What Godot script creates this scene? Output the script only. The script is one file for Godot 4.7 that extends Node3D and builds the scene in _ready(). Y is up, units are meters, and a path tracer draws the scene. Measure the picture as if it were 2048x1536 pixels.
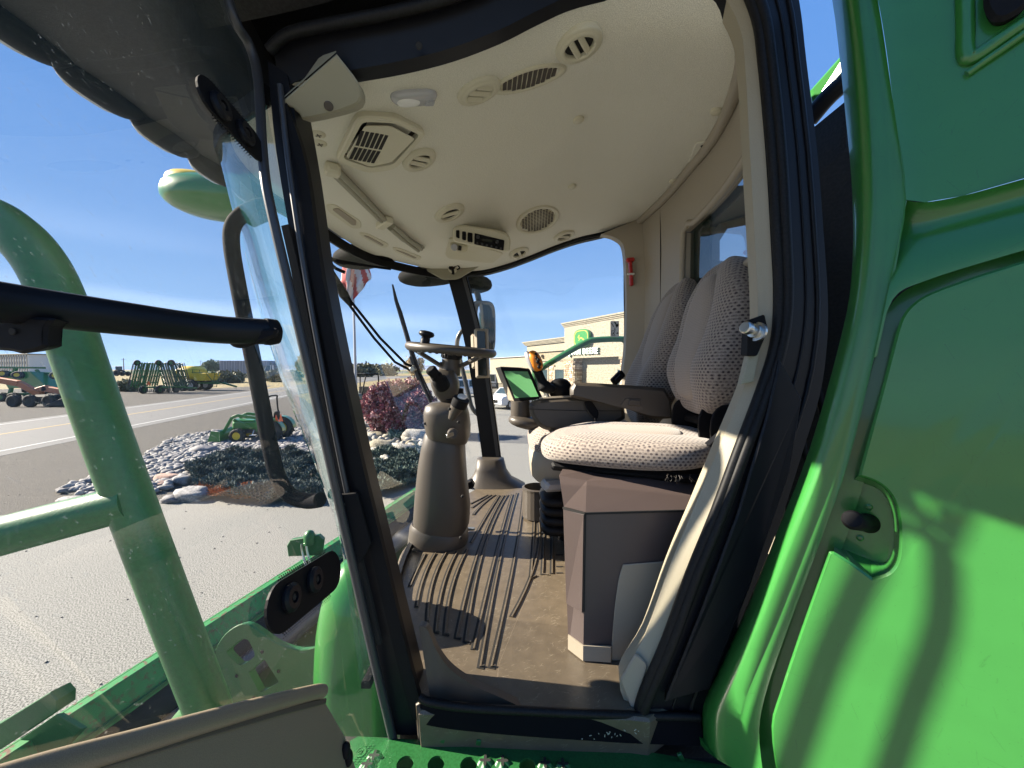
extends Node3D

# ---------------------------------------------------------------- shapes
var O := Vector3.ZERO            # base point of the thing that is being built
var M := {}                      # materials
var rng := RandomNumberGenerator.new()

func mb() -> SurfaceTool:
	var st := SurfaceTool.new()
	st.begin(Mesh.PRIMITIVE_TRIANGLES)
	return st

func tri(st: SurfaceTool, a: Vector3, b: Vector3, c: Vector3, g := -1) -> void:
	for p in [a, b, c]:
		st.set_smooth_group(g)
		st.add_vertex(p - O)

func quad(st: SurfaceTool, a: Vector3, b: Vector3, c: Vector3, d: Vector3, g := -1) -> void:
	tri(st, a, b, c, g)
	tri(st, a, c, d, g)

func loft(st: SurfaceTool, rings: Array, closed := true, caps := true, g := 0) -> void:
	for i in rings.size() - 1:
		var r: Array = rings[i]
		var s: Array = rings[i + 1]
		var n: int = r.size()
		for k in (n if closed else n - 1):
			quad(st, r[k], r[(k + 1) % n], s[(k + 1) % n], s[k], g)
	if caps and closed:
		fan(st, rings[0], true)
		fan(st, rings[-1], false)

func fan(st: SurfaceTool, r: Array, flip: bool) -> void:
	var c := Vector3.ZERO
	for p in r: c += p
	c /= r.size()
	for k in r.size():
		if flip: tri(st, c, r[(k + 1) % r.size()], r[k])
		else: tri(st, c, r[k], r[(k + 1) % r.size()])

func smooth(p: Array, k := 5) -> Array:
	var out := []
	for i in p.size() - 1:
		var a: Vector3 = p[maxi(i - 1, 0)]
		var b: Vector3 = p[i]
		var c: Vector3 = p[i + 1]
		var d: Vector3 = p[mini(i + 2, p.size() - 1)]
		for j in k:
			var t := float(j) / k
			out.append(0.5 * (2.0 * b + (c - a) * t + (2.0 * a - 5.0 * b + 4.0 * c - d) * t * t + (3.0 * b - a - 3.0 * c + d) * t * t * t))
	out.append(p[-1])
	return out

func resample(p: Array, n: int) -> Array:   # Catmull-Rom through all points, n equal parameter steps
	var out := []
	var m := p.size() - 1
	for i in n + 1:
		var t := float(i) / n * m
		var k := mini(int(t), m - 1)
		var f := t - k
		var a: Vector3 = p[maxi(k - 1, 0)]
		var b: Vector3 = p[k]
		var c: Vector3 = p[k + 1]
		var d: Vector3 = p[mini(k + 2, m)]
		out.append(0.5 * (2.0 * b + (c - a) * f + (2.0 * a - 5.0 * b + 4.0 * c - d) * f * f + (3.0 * b - a - 3.0 * c + d) * f * f * f))
	return out

func tube(st: SurfaceTool, p: Array, r, n := 12, flat := 1.0) -> void:   # r: one radius or one per point
	var rings := []
	var up := Vector3.UP
	var d0: Vector3 = (p[1] - p[0]).normalized()
	if absf(d0.y) > 0.9: up = Vector3.RIGHT
	var u := d0.cross(up).normalized()
	for i in p.size():
		var d: Vector3 = (p[mini(i + 1, p.size() - 1)] - p[maxi(i - 1, 0)]).normalized()
		u = (u - d * u.dot(d)).normalized()
		var w := d.cross(u)
		var rad: float = r[i] if r is Array else r
		var ring := []
		for k in n:
			var a := TAU * k / n
			ring.append(p[i] + (u * cos(a) + w * sin(a) * flat) * rad)
		rings.append(ring)
	loft(st, rings)

func strip(st: SurfaceTool, p: Array, w: float, h: float, nrm: Vector3, bev := 0.25) -> void:   # a bar of width w and height h that follows p and lies on a surface with the normal nrm
	var rings := []
	for i in p.size():
		var d: Vector3 = (p[mini(i + 1, p.size() - 1)] - p[maxi(i - 1, 0)]).normalized()
		var s := d.cross(nrm).normalized() * w * 0.5
		var t := nrm * h
		rings.append([p[i] - s, p[i] - s + t * (1 - bev), p[i] - s * (1 - bev) + t, p[i] + s * (1 - bev) + t, p[i] + s + t * (1 - bev), p[i] + s])
	loft(st, rings, true, true, -1)

func ribbon(st: SurfaceTool, a: Array, b: Array, back: Vector3, g := 0) -> void:   # a solid band between two curves, as thick as back
	for i in a.size() - 1:
		quad(st, a[i], a[i + 1], b[i + 1], b[i], g)
		quad(st, a[i] + back, b[i] + back, b[i + 1] + back, a[i + 1] + back, g + 1)
		quad(st, a[i], a[i] + back, a[i + 1] + back, a[i + 1], g + 2)
		quad(st, b[i], b[i + 1], b[i + 1] + back, b[i] + back, g + 3)
	quad(st, a[0], b[0], b[0] + back, a[0] + back)
	quad(st, a[-1], a[-1] + back, b[-1] + back, b[-1])

func rounded(c: Array, r: float, k := 4) -> Array:   # polygon with its corners rounded
	var out := []
	var n := c.size()
	for i in n:
		var p: Vector3 = c[i]
		var a: Vector3 = c[(i + n - 1) % n] - p
		var b: Vector3 = c[(i + 1) % n] - p
		var q := minf(r, 0.45 * minf(a.length(), b.length()))
		var s := p + a.normalized() * q
		var e := p + b.normalized() * q
		for j in k + 1:
			var t := float(j) / k
			out.append(s.lerp(p, t).lerp(p.lerp(e, t), t))
	return out

func face_normal(p: Array) -> Vector3:
	var n := Vector3.ZERO
	for i in p.size():
		n += (p[i] - p[0]).cross(p[(i + 1) % p.size()] - p[0])
	return n.normalized()

func flat2(p: Array, o: Vector3, u: Vector3, w: Vector3) -> PackedVector2Array:
	var q := PackedVector2Array()
	for x in p: q.append(Vector2((x - o).dot(u), (x - o).dot(w)))
	return q

func slab(st: SurfaceTool, p: Array, off: Vector3, bevel := 0.0, holes := [], g := -1) -> void:   # flat outline p is the front; the back lies at + off
	var n := face_normal(p)
	var u: Vector3 = (p[1] - p[0]).normalized()
	u = (u - n * u.dot(n)).normalized()
	var w := n.cross(u)
	var q := flat2(p, p[0], u, w)
	var size := p.size()
	var front := p.duplicate()
	var od := off.normalized()
	if bevel > 0.0:
		var ccw := not Geometry2D.is_polygon_clockwise(q)
		for i in size:
			var a := (q[i] - q[(i + size - 1) % size]).normalized()
			var b := (q[(i + 1) % size] - q[i]).normalized()
			var m := (a + b).normalized()
			var inw := Vector2(-m.y, m.x) * (1.0 if ccw else -1.0)
			var cosh_ := maxf(0.4, m.dot(a))
			inw *= bevel / cosh_
			front[i] = p[i] + u * inw.x + w * inw.y
	var rim := []
	for i in size: rim.append(p[i] + od * bevel)
	var outline := flat2(front, p[0], u, w)
	var all := front.duplicate()
	for h in holes:
		var hq := flat2(h, p[0], u, w)
		if Geometry2D.is_polygon_clockwise(hq) == Geometry2D.is_polygon_clockwise(outline):
			h = h.duplicate(); h.reverse(); hq = flat2(h, p[0], u, w)
		var best := INF
		var bi := 0
		var bj := 0
		for i in outline.size():
			for j in hq.size():
				var dd := outline[i].distance_squared_to(hq[j])
				if dd < best: best = dd; bi = i; bj = j
		var no := PackedVector2Array()
		var na := []
		for i in outline.size():
			no.append(outline[i]); na.append(all[i])
			if i == bi:
				for j in hq.size() + 1:
					no.append(hq[(bj + j) % hq.size()]); na.append(h[(bj + j) % hq.size()])
				no.append(outline[i]); na.append(all[i])
		outline = no
		all = na
	var idx := Geometry2D.triangulate_polygon(outline)
	if idx.is_empty() and holes.is_empty():
		idx = Geometry2D.triangulate_delaunay(outline)
	for i in range(0, idx.size(), 3):
		tri(st, all[idx[i]], all[idx[i + 1]], all[idx[i + 2]])
		var bk := off - (od * 0.0)
		tri(st, all[idx[i]] + bk, all[idx[i + 2]] + bk, all[idx[i + 1]] + bk)
	for i in size:
		var j := (i + 1) % size
		if bevel > 0.0:
			quad(st, front[i], front[j], rim[j], rim[i], g)
			quad(st, rim[i], rim[j], front[j] + off, front[i] + off, g)
		else:
			quad(st, p[i], p[j], p[j] + off, p[i] + off, g)
	for h in holes:
		for i in h.size():
			var j: int = (i + 1) % int(h.size())
			quad(st, h[i], h[j], h[j] + off, h[i] + off)

func block(st: SurfaceTool, c: Vector3, s: Vector3, b := Basis(), bevel := 0.0) -> void:   # box with chamfered edges
	var e := minf(bevel, 0.45 * minf(s.x, minf(s.y, s.z)))
	var h := s * 0.5
	if e <= 0.0:
		var v := []
		for k in 8: v.append(c + b * Vector3(h.x * (1 if k & 1 else -1), h.y * (1 if k & 2 else -1), h.z * (1 if k & 4 else -1)))
		for f in [[0, 1, 3, 2], [4, 6, 7, 5], [0, 4, 5, 1], [2, 3, 7, 6], [0, 2, 6, 4], [1, 5, 7, 3]]:
			quad(st, v[f[0]], v[f[1]], v[f[2]], v[f[3]])
		return
	var rings := []
	for k in 4:
		var z: float = [-h.z, -h.z + e, h.z - e, h.z][k]
		var i: float = [e, 0.0, 0.0, e][k]
		var x := h.x - i
		var y := h.y - i
		var f := e * 0.6
		var ring := []
		for q in [[x - f, y], [x, y - f], [x, -y + f], [x - f, -y], [-x + f, -y], [-x, -y + f], [-x, y - f], [-x + f, y]]:
			ring.append(c + b * Vector3(q[0], q[1], z))
		rings.append(ring)
	loft(st, rings, true, true, -1)

func bar(st: SurfaceTool, a: Vector3, z: Vector3, w: float, h: float, bevel := 0.0) -> void:   # a square bar from a to z
	var d := (z - a).normalized()
	var up := Vector3.UP if absf(d.y) < 0.95 else Vector3.RIGHT
	var x := up.cross(d).normalized()
	block(st, (a + z) * 0.5, Vector3(w, h, a.distance_to(z)), Basis(x, d.cross(x), d), bevel)

func frame_of(axis: Vector3) -> Basis:   # basis whose y is axis
	var y := axis.normalized()
	var x := y.cross(Vector3.BACK if absf(y.z) < 0.9 else Vector3.RIGHT).normalized()
	return Basis(x, y, x.cross(y))

func lathe(st: SurfaceTool, o: Vector3, b: Basis, prof: Array, n := 24, g := 0, sx := 1.0, sz := 1.0, caps := true) -> void:   # prof: [radius, height] pairs turned round the basis' y
	var rings := []
	for q in prof:
		var ring := []
		for k in n:
			var a := TAU * k / n
			ring.append(o + b * Vector3(cos(a) * q[0] * sx, q[1], sin(a) * q[0] * sz))
		rings.append(ring)
	loft(st, rings, true, caps, g)

func disc(st: SurfaceTool, o: Vector3, n: Vector3, r: float, t: float, seg := 24) -> void:   # a chamfered disc standing t proud of o
	lathe(st, o, frame_of(n), [[r, 0.0], [r, t * 0.6], [r - t * 0.4, t]], seg, -1)

func pillow(st: SurfaceTool, c: Vector3, b: Basis, r: Vector3, e := 0.5, nu := 28, nv := 14, warp = null) -> void:   # superellipsoid
	var rings := []
	for j in nv + 1:
		var f := PI * (float(j) / nv - 0.5)
		var cy := signf(cos(f)) * pow(absf(cos(f)), e)
		var sy := signf(sin(f)) * pow(absf(sin(f)), e)
		var ring := []
		for i in nu:
			var a := TAU * i / nu
			var q := Vector3(cy * signf(cos(a)) * pow(absf(cos(a)), e), sy, cy * signf(sin(a)) * pow(absf(sin(a)), e))
			if warp != null: q = warp.call(q)
			ring.append(c + b * (q * r))
		rings.append(ring)
	loft(st, rings, true, false, 0)

func oval(c: Vector3, u: Vector3, w: Vector3, e := 1.0, n := 32) -> Array:   # ring, e < 1 is squarer
	var out := []
	for k in n:
		var a := TAU * k / n
		out.append(c + u * signf(cos(a)) * pow(absf(cos(a)), e) + w * signf(sin(a)) * pow(absf(sin(a)), e))
	return out

func stadium(a: Vector3, z: Vector3, n: Vector3, r: float, k := 8) -> Array:   # outline with round ends
	var d := (z - a).normalized()
	var s := n.cross(d).normalized()
	var out := []
	for i in k + 1:
		var t := PI * i / k
		out.append(a + (s * cos(t) - d * sin(t)) * r)
	for i in k + 1:
		var t := PI * i / k
		out.append(z + (-s * cos(t) + d * sin(t)) * r)
	return out

# ---------------------------------------------------------------- things and parts
func thing(called: String, label: String, category: String, at := Vector3.ZERO, group := "") -> Node3D:
	var o := Node3D.new()
	o.name = called
	o.position = at
	O = at
	o.set_meta("label", label)
	o.set_meta("category", category)
	if group: o.set_meta("group", group)
	add_child(o, true)
	number(o)
	return o

func number(o: Node) -> void:   # chair2 -> chair_001
	var s := String(o.name)
	var k := s.length()
	while k > 0 and s[k - 1] >= "0" and s[k - 1] <= "9": k -= 1
	if k < s.length() and s[k - 1] != "_":
		o.name = "%s_%03d" % [s.substr(0, k), int(s.substr(k)) - 1]

func part(called: String, st: SurfaceTool, m: Material, parent: Node3D, label := "") -> MeshInstance3D:
	st.generate_normals()
	var o := MeshInstance3D.new()
	o.name = called
	o.mesh = st.commit()
	o.material_override = m
	parent.add_child(o, true)
	number(o)
	if label: o.set_meta("label", label)
	return o

func single(called: String, st: SurfaceTool, m: Material, label: String, category: String, at: Vector3, group := "") -> MeshInstance3D:
	var o := part(called, st, m, self)
	o.position = at
	o.set_meta("label", label)
	o.set_meta("category", category)
	if group: o.set_meta("group", group)
	return o

func structure(called: String, st: SurfaceTool, m: Material) -> MeshInstance3D:
	var o := part(called, st, m, self)
	o.set_meta("kind", "structure")
	return o

func copy(o: Node3D, at: Vector3, turn := 0.0, label := "") -> Node3D:
	var c: Node3D = o.duplicate()
	c.name = String(o.name).get_slice("_0", 0)
	add_child(c, true)
	number(c)
	c.position = at
	c.rotation.y = turn
	if label: c.set_meta("label", label)
	return c

# ---------------------------------------------------------------- materials
func lin(r: float, g: float, b: float) -> Color:
	return Color(r, g, b).linear_to_srgb()

func mat(r: float, g: float, b: float, rough := 0.6, metal := 0.0) -> StandardMaterial3D:
	var m := StandardMaterial3D.new()
	m.albedo_color = lin(r, g, b)
	m.roughness = rough
	m.metallic = metal
	return m

func noise_tex(freq: float, a: Color, b: Color, sd: int, size := 512, oct := 4, lo := 0.3, hi := 0.7, type := FastNoiseLite.TYPE_SIMPLEX) -> NoiseTexture2D:
	var n := FastNoiseLite.new()
	n.seed = sd
	n.frequency = freq
	n.noise_type = type
	n.fractal_octaves = oct
	var t := NoiseTexture2D.new()
	t.width = size
	t.height = size
	t.seamless = true
	t.noise = n
	var g := Gradient.new()
	g.offsets = PackedFloat32Array([lo, hi])
	g.colors = PackedColorArray([a, b])
	t.color_ramp = g
	return t

func tri_uv(m: StandardMaterial3D, scale: float, world := true) -> StandardMaterial3D:
	m.uv1_triplanar = true
	m.uv1_world_triplanar = world
	m.uv1_scale = Vector3.ONE * scale
	return m

func grained(m: StandardMaterial3D, tex: Texture2D, scale: float, bump: Texture2D = null, height := 0.05, world := true) -> StandardMaterial3D:
	m.albedo_texture = tex
	if bump:
		m.heightmap_enabled = true
		m.heightmap_texture = bump
		m.heightmap_scale = height
	return tri_uv(m, scale, world)

func glass(r: float, g: float, b: float, a: float) -> StandardMaterial3D:
	var m := mat(r, g, b, 0.0)
	m.albedo_color.a = a
	m.transparency = BaseMaterial3D.TRANSPARENCY_ALPHA
	return m

func make_materials() -> void:
	var W := Color.WHITE
	var grey := func(x): return Color(x, x, x)
	var speck := noise_tex(0.09, grey.call(0.0), W, 3, 512, 3, 0.2, 0.8)
	var soft := noise_tex(0.012, grey.call(0.8), W, 5, 512, 5)
	var fine := noise_tex(0.25, grey.call(0.84), W, 9, 512, 3)
	M.felt = grained(mat(0.80, 0.775, 0.66, 0.95), noise_tex(0.11, grey.call(0.84), W, 7, 512, 4), 5.0, speck, 0.05)
	M.felt.rim_enabled = true
	M.felt.rim = 0.3
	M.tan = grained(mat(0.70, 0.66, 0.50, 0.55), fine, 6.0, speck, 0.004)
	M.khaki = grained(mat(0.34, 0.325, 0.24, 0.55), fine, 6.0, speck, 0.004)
	M.tan_dark = grained(mat(0.36, 0.31, 0.235, 0.5), fine, 6.0, speck, 0.004)
	M.trim = grained(mat(0.40, 0.355, 0.28, 0.55), fine, 6.0, speck, 0.004)
	M.pocket = grained(mat(0.23, 0.185, 0.125, 0.5), fine, 6.0, speck, 0.004)
	M.cream = grained(mat(0.34, 0.305, 0.22, 0.6), noise_tex(0.2, grey.call(0.93), W, 17, 512, 3), 4.0, speck, 0.002)
	M.taupe = grained(mat(0.068, 0.057, 0.046, 0.45), fine, 6.0, speck, 0.004)
	M.taupe_dark = grained(mat(0.085, 0.07, 0.057, 0.5), fine, 6.0, speck, 0.004)
	M.plum = grained(mat(0.092, 0.068, 0.062, 0.48), fine, 6.0, speck, 0.005)
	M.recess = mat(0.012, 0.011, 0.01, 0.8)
	M.black = mat(0.008, 0.0085, 0.011, 0.4)
	M.black.metallic_specular = 0.32
	M.black_matte = mat(0.010, 0.010, 0.011, 0.55)
	M.black_matte.metallic_specular = 0.2
	M.sill = mat(0.006, 0.006, 0.008, 0.8)
	M.sill.metallic_specular = 0.15
	M.rubber = grained(mat(0.011, 0.011, 0.012, 0.5), noise_tex(0.05, grey.call(0.7), W, 21), 4.0, speck, 0.006)
	M.rubber.metallic_specular = 0.32
	M.brush = grained(mat(0.07, 0.06, 0.05, 0.95), noise_tex(0.3, grey.call(0.3), W, 23, 256, 2), 9.0, speck, 0.2)  # grey-brown that stands for brush-like reflections in the post gap
	M.pvc = mat(0.035, 0.036, 0.04, 0.35)
	M.green = grained(mat(0.028, 0.165, 0.03, 0.3), panel_tex(), 1.1)
	M.green.clearcoat_enabled = true
	M.green.clearcoat = 0.45
	M.green.clearcoat_roughness = 0.05
	M.green_worn = grained(mat(0.017, 0.105, 0.028, 0.38), noise_tex(0.03, Color(0.88, 0.9, 0.86), W, 33, 1024, 6, 0.2, 0.6), 3.2, speck, 0.01)
	M.green_rust = grained(mat(1, 1, 1, 0.5), noise_tex(0.012, lin(0.10, 0.045, 0.02), lin(0.024, 0.18, 0.045), 35, 1024, 6, 0.22, 0.36), 1.4, speck, 0.01)
	M.green_far = mat(0.02, 0.12, 0.03, 0.45)
	M.mat_floor = floor_material(speck)
	M.seat = seat_material(false)
	M.seat_fine = seat_material(true)
	M.steel = mat(0.55, 0.55, 0.52, 0.28, 1.0)
	M.zinc = grained(mat(0.5, 0.5, 0.46, 0.42, 0.9), fine, 8.0)
	M.chrome = mat(0.8, 0.8, 0.8, 0.03, 1.0)
	M.screen = mat(0.09, 0.26, 0.105, 0.25)
	M.lcd = mat(0.012, 0.016, 0.015, 0.12)
	M.orange = mat(0.75, 0.23, 0.015, 0.4)
	M.red = mat(0.45, 0.02, 0.02, 0.45)
	M.white = mat(0.75, 0.75, 0.73, 0.5)
	M.label = mat(0.75, 0.75, 0.73, 0.6)
	M.label.backlight_enabled = true
	M.label.backlight = Color(0.8, 0.8, 0.8)
	M.lens = mat(0.42, 0.42, 0.43, 0.12)
	M.sign_yellow = mat(0.36, 0.30, 0.03, 0.5)
	M.yellow = mat(0.6, 0.42, 0.02, 0.45)
	M.glass = glass(0.55, 0.75, 0.72, 0.035)
	M.glass_tint = glass(0.01, 0.24, 0.24, 0.13)
	M.glass_dark = glass(0.01, 0.03, 0.025, 0.5)
	M.dust = dust_material()
	M.roof_under = grained(mat(0.02, 0.019, 0.018, 0.7), noise_tex(0.05, grey.call(0.7), W, 41), 3.0, speck, 0.02)
	# the ground and what grows on it
	M.asphalt = grained(mat(0.235, 0.232, 0.21, 0.95), noise_tex(0.11, grey.call(0.55), W, 51, 1024, 3, 0.28, 0.6), 0.42, noise_tex(0.11, Color.BLACK, W, 51, 1024, 3, 0.25, 0.6), 0.07)
	M.gravel = grained(mat(0.205, 0.185, 0.155, 0.95), noise_tex(0.16, grey.call(0.45), W, 53, 1024, 5, 0.25, 0.65), 0.30, noise_tex(0.16, Color.BLACK, W, 53, 1024, 5, 0.25, 0.65), 3.0)
	M.road = grained(mat(0.115, 0.116, 0.116, 0.85), noise_tex(0.2, grey.call(0.72), W, 55, 1024, 4), 0.30, speck, 0.4)
	M.paint_white = grained(mat(0.5, 0.5, 0.48, 0.7), noise_tex(0.06, grey.call(0.7), W, 57, 512, 5), 0.5)
	M.paint_yellow = grained(mat(0.45, 0.31, 0.09, 0.7), noise_tex(0.06, grey.call(0.7), W, 59, 512, 5), 0.5)
	M.flag_red = mat(0.30, 0.010, 0.013, 0.8)
	M.dry_grass = grained(mat(1, 1, 1, 1.0), noise_tex(0.02, lin(0.10, 0.085, 0.04), lin(0.28, 0.22, 0.10), 61, 1024, 6, 0.3, 0.62), 0.06, speck, 6.0)
	M.field = grained(mat(0.085, 0.13, 0.03, 1.0), noise_tex(0.01, grey.call(0.6), W, 63, 512, 4), 0.01)
	M.kerb = grained(mat(0.28, 0.265, 0.22, 0.9), fine, 1.0)
	M.stucco = grained(mat(0.285, 0.258, 0.195, 0.95), noise_tex(0.03, grey.call(0.78), W, 65, 512, 5), 0.35, speck, 1.2)
	M.stucco_dark = grained(mat(0.26, 0.22, 0.145, 0.95), noise_tex(0.03, grey.call(0.78), W, 65, 512, 5), 0.35, speck, 1.2)
	M.tyre = mat(0.022, 0.021, 0.02, 0.8)
	M.letter_shadow_side = mat(0.02, 0.10, 0.03, 0.5)  # dark green for letter sides and the shadow painted with them
	M.letter = mat(0.72, 0.80, 0.70, 0.5)
	M.window = mat(0.03, 0.05, 0.06, 0.06)
	M.silver = mat(0.55, 0.57, 0.6, 0.25, 0.4)
	M.car_white = mat(0.55, 0.56, 0.57, 0.2)
	M.galv = grained(mat(0.42, 0.43, 0.45, 0.45, 0.3), fine, 2.0)

func panel_tex() -> ImageTexture:   # fine scratches, dust and dried water spots on glossy paint
	var s := 1024
	var im := Image.create(s, s, false, Image.FORMAT_RGB8)
	var n := FastNoiseLite.new()
	n.seed = 31
	n.frequency = 0.008
	n.fractal_octaves = 5
	for y in s:
		for x in s:
			var k := 0.96 + 0.04 * clampf(0.5 + n.get_noise_2d(x, y), 0, 1)
			im.set_pixel(x, y, Color(k, k, k))
	rng.seed = 32
	var pale := Color(1.0, 1.0, 1.0)
	for i in 420:
		var p := Vector2(rng.randf() * s, rng.randf() * s)
		var d := Vector2.from_angle(rng.randf_range(1.0, 2.2) if rng.randf() < 0.7 else rng.randf() * TAU)
		var a := rng.randf_range(0.1, 0.5)
		for k in rng.randi_range(2, 34):
			var q := Vector2i(p + d * k)
			q = Vector2i(posmod(q.x, s), posmod(q.y, s))
			im.set_pixel(q.x, q.y, pale if a > 0.45 else im.get_pixel(q.x, q.y).darkened(a * 0.5))
	for i in 1500:
		var p := Vector2i(rng.randi() % s, rng.randi() % s)
		im.set_pixel(p.x, p.y, im.get_pixel(p.x, p.y).darkened(rng.randf_range(0.1, 0.5)))
	return ImageTexture.create_from_image(im)

func floor_material(speck: Texture2D) -> StandardMaterial3D:
	var m := mat(1, 1, 1, 0.42)
	var im := Image.create(1024, 1024, false, Image.FORMAT_RGB8)
	var n := FastNoiseLite.new()
	n.seed = 71
	n.frequency = 0.012
	n.fractal_octaves = 5
	var base := Color(0.105, 0.083, 0.057)
	for y in 1024:
		for x in 1024:
			var k := clampf(n.get_noise_2d(x, y) * 0.5 + 0.5, 0, 1)
			im.set_pixel(x, y, (base * (0.8 + 0.4 * k)).linear_to_srgb())
	rng.seed = 72
	for i in 3400:   # scuffs that boots left in the dust
		var p := Vector2(rng.randf() * 1024, rng.randf() * 1024)
		if n.get_noise_2d(p.x * 0.7 + 300, p.y * 0.7) < -0.02: continue
		var a := rng.randf_range(-0.9, 0.3) if rng.randf() < 0.7 else rng.randf() * TAU
		var d := Vector2(cos(a), sin(a))
		var s := rng.randf_range(0.10, 0.55)
		for k in rng.randi_range(4, 26):
			var q := Vector2i(p + d * k + Vector2(sin(k * 0.3), 0) * 1.5)
			q = Vector2i(posmod(q.x, 1024), posmod(q.y, 1024))
			im.set_pixel(q.x, q.y, im.get_pixel(q.x, q.y).lerp(Color(0.66, 0.63, 0.55), s))
			var q2 := Vector2i(posmod(q.x + 1, 1024), q.y)
			im.set_pixel(q2.x, q2.y, im.get_pixel(q2.x, q2.y).lerp(Color(0.66, 0.63, 0.55), s * 0.5))
	m.albedo_texture = ImageTexture.create_from_image(im)
	m.heightmap_enabled = true
	m.heightmap_texture = speck
	m.heightmap_scale = 0.012
	return tri_uv(m, 1.3)

func seat_material(thin: bool) -> StandardMaterial3D:
	var m := mat(1, 1, 1, 0.95)
	var s := 240
	var im := Image.create(s, s, false, Image.FORMAT_RGB8)
	var n := FastNoiseLite.new()
	n.seed = 75
	n.frequency = 0.5
	var light := Color(0.31, 0.262, 0.222)
	var dark := Color(0.045, 0.033, 0.037)
	for y in s:
		for x in s:
			var f := 0.9 + 0.22 * n.get_noise_2d(x, y)
			var c := light * f
			# weave: rows of drop-shaped dark stitches, every second row shifted by half
			var px := 24.0 if not thin else 12.0
			var py := 16.0 if not thin else 10.0
			var row := floorf(y / py)
			var u := fposmod(x / px + (0.5 if int(row) % 2 else 0.0), 1.0) - 0.5
			var v := fposmod(y / py, 1.0) - 0.5
			var w := 0.30 + 0.12 * v
			var e := pow(absf(u) / (w if not thin else 0.26), 2.0) + pow(absf(v) / (0.37 if not thin else 0.26), 2.0)
			if e < 1.0: c = c.lerp(dark * f, clampf((1.0 - e) * 3.0, 0, 1) * (1.0 if not thin else 0.62))
			elif e < 1.7 and v < 0: c = c * 1.12
			im.set_pixel(x, y, c.linear_to_srgb())
	m.albedo_texture = ImageTexture.create_from_image(im)
	m.heightmap_enabled = true
	m.heightmap_texture = m.albedo_texture
	m.heightmap_scale = 0.12
	m.rim_enabled = true
	m.rim = 0.4
	m.rim_tint = 0.5
	return tri_uv(m, 6.6, false)

func dust_material() -> StandardMaterial3D:   # dust and fine scratches that lie on the door pane
	var m := mat(0.82, 0.82, 0.78, 1.0)
	var s := 1024
	var im := Image.create(s, s, false, Image.FORMAT_RGBA8)
	var n := FastNoiseLite.new()
	n.seed = 81
	n.frequency = 0.006
	n.fractal_octaves = 5
	for y in s:
		for x in s:
			var k := clampf(0.5 + 0.9 * n.get_noise_2d(x, y), 0, 1)
			im.set_pixel(x, y, Color(1, 1, 1, 0.001 + 0.007 * k))
	rng.seed = 82
	for i in 14000:
		var p := Vector2(rng.randf() * s, rng.randf() * s)
		if rng.randf() > clampf(0.5 + 1.2 * n.get_noise_2d(p.x, p.y), 0.15, 1.0): continue
		var a := rng.randf_range(0.05, 0.24)
		var len := rng.randi_range(1, 3) if rng.randf() < 0.93 else rng.randi_range(4, 12)
		var d := Vector2.from_angle(rng.randf_range(0.5, 1.2))
		for j in len:
			var q := Vector2i(p + d * j)
			im.set_pixel(posmod(q.x, s), posmod(q.y, s), Color(1, 1, 1, a * 1.3))
	m.albedo_texture = ImageTexture.create_from_image(im)
	m.transparency = BaseMaterial3D.TRANSPARENCY_ALPHA
	return tri_uv(m, 0.8)

# ---------------------------------------------------------------- the scene
func _ready() -> void:
	var cam := Camera3D.new()
	cam.name = "camera"
	cam.position = Vector3(0, 2.75, 0)
	cam.rotation_degrees = Vector3(-2.1625, 0, 0)
	cam.fov = 90.0
	cam.near = 0.02
	cam.far = 60000.0
	add_child(cam)
	cam.current = true

	var sky_mat := ProceduralSkyMaterial.new()
	sky_mat.sky_top_color = lin(0.095, 0.255, 0.63)
	sky_mat.sky_horizon_color = lin(0.40, 0.62, 0.88)
	sky_mat.sky_curve = 0.16
	sky_mat.ground_bottom_color = lin(0.22, 0.20, 0.17)
	sky_mat.ground_horizon_color = lin(0.40, 0.40, 0.36)
	sky_mat.sun_angle_max = 12.0
	sky_mat.sky_cover = cirrus()
	sky_mat.sky_cover_modulate = Color(1, 1, 1)
	var sky := Sky.new()
	sky.sky_material = sky_mat
	var env := Environment.new()
	env.background_mode = Environment.BG_SKY
	env.sky = sky
	env.background_energy_multiplier = 0.29
	env.tonemap_mode = Environment.TONE_MAPPER_LINEAR
	env.tonemap_exposure = 4.4
	env.sdfgi_enabled = true
	env.ssao_enabled = true
	env.ssil_enabled = true
	env.fog_enabled = true
	env.fog_density = 0.00006
	env.fog_light_color = Color(0.62, 0.74, 0.92)
	var we := WorldEnvironment.new()
	we.name = "environment"
	we.environment = env
	add_child(we)

	var sun := DirectionalLight3D.new()
	sun.name = "sun"
	sun.light_energy = 1.6
	sun.light_color = Color(1.0, 0.955, 0.88)
	sun.light_angular_distance = 0.5
	sun.shadow_enabled = true
	var el := deg_to_rad(28.0)
	var az := deg_to_rad(7.0)
	sun.basis = Basis.looking_at(Vector3(cos(el) * cos(az), -sin(el), cos(el) * sin(az)))
	add_child(sun)

	make_materials()
	build_ground()
	build_dealership()
	build_combine()
	build_header()
	build_yard()

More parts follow.
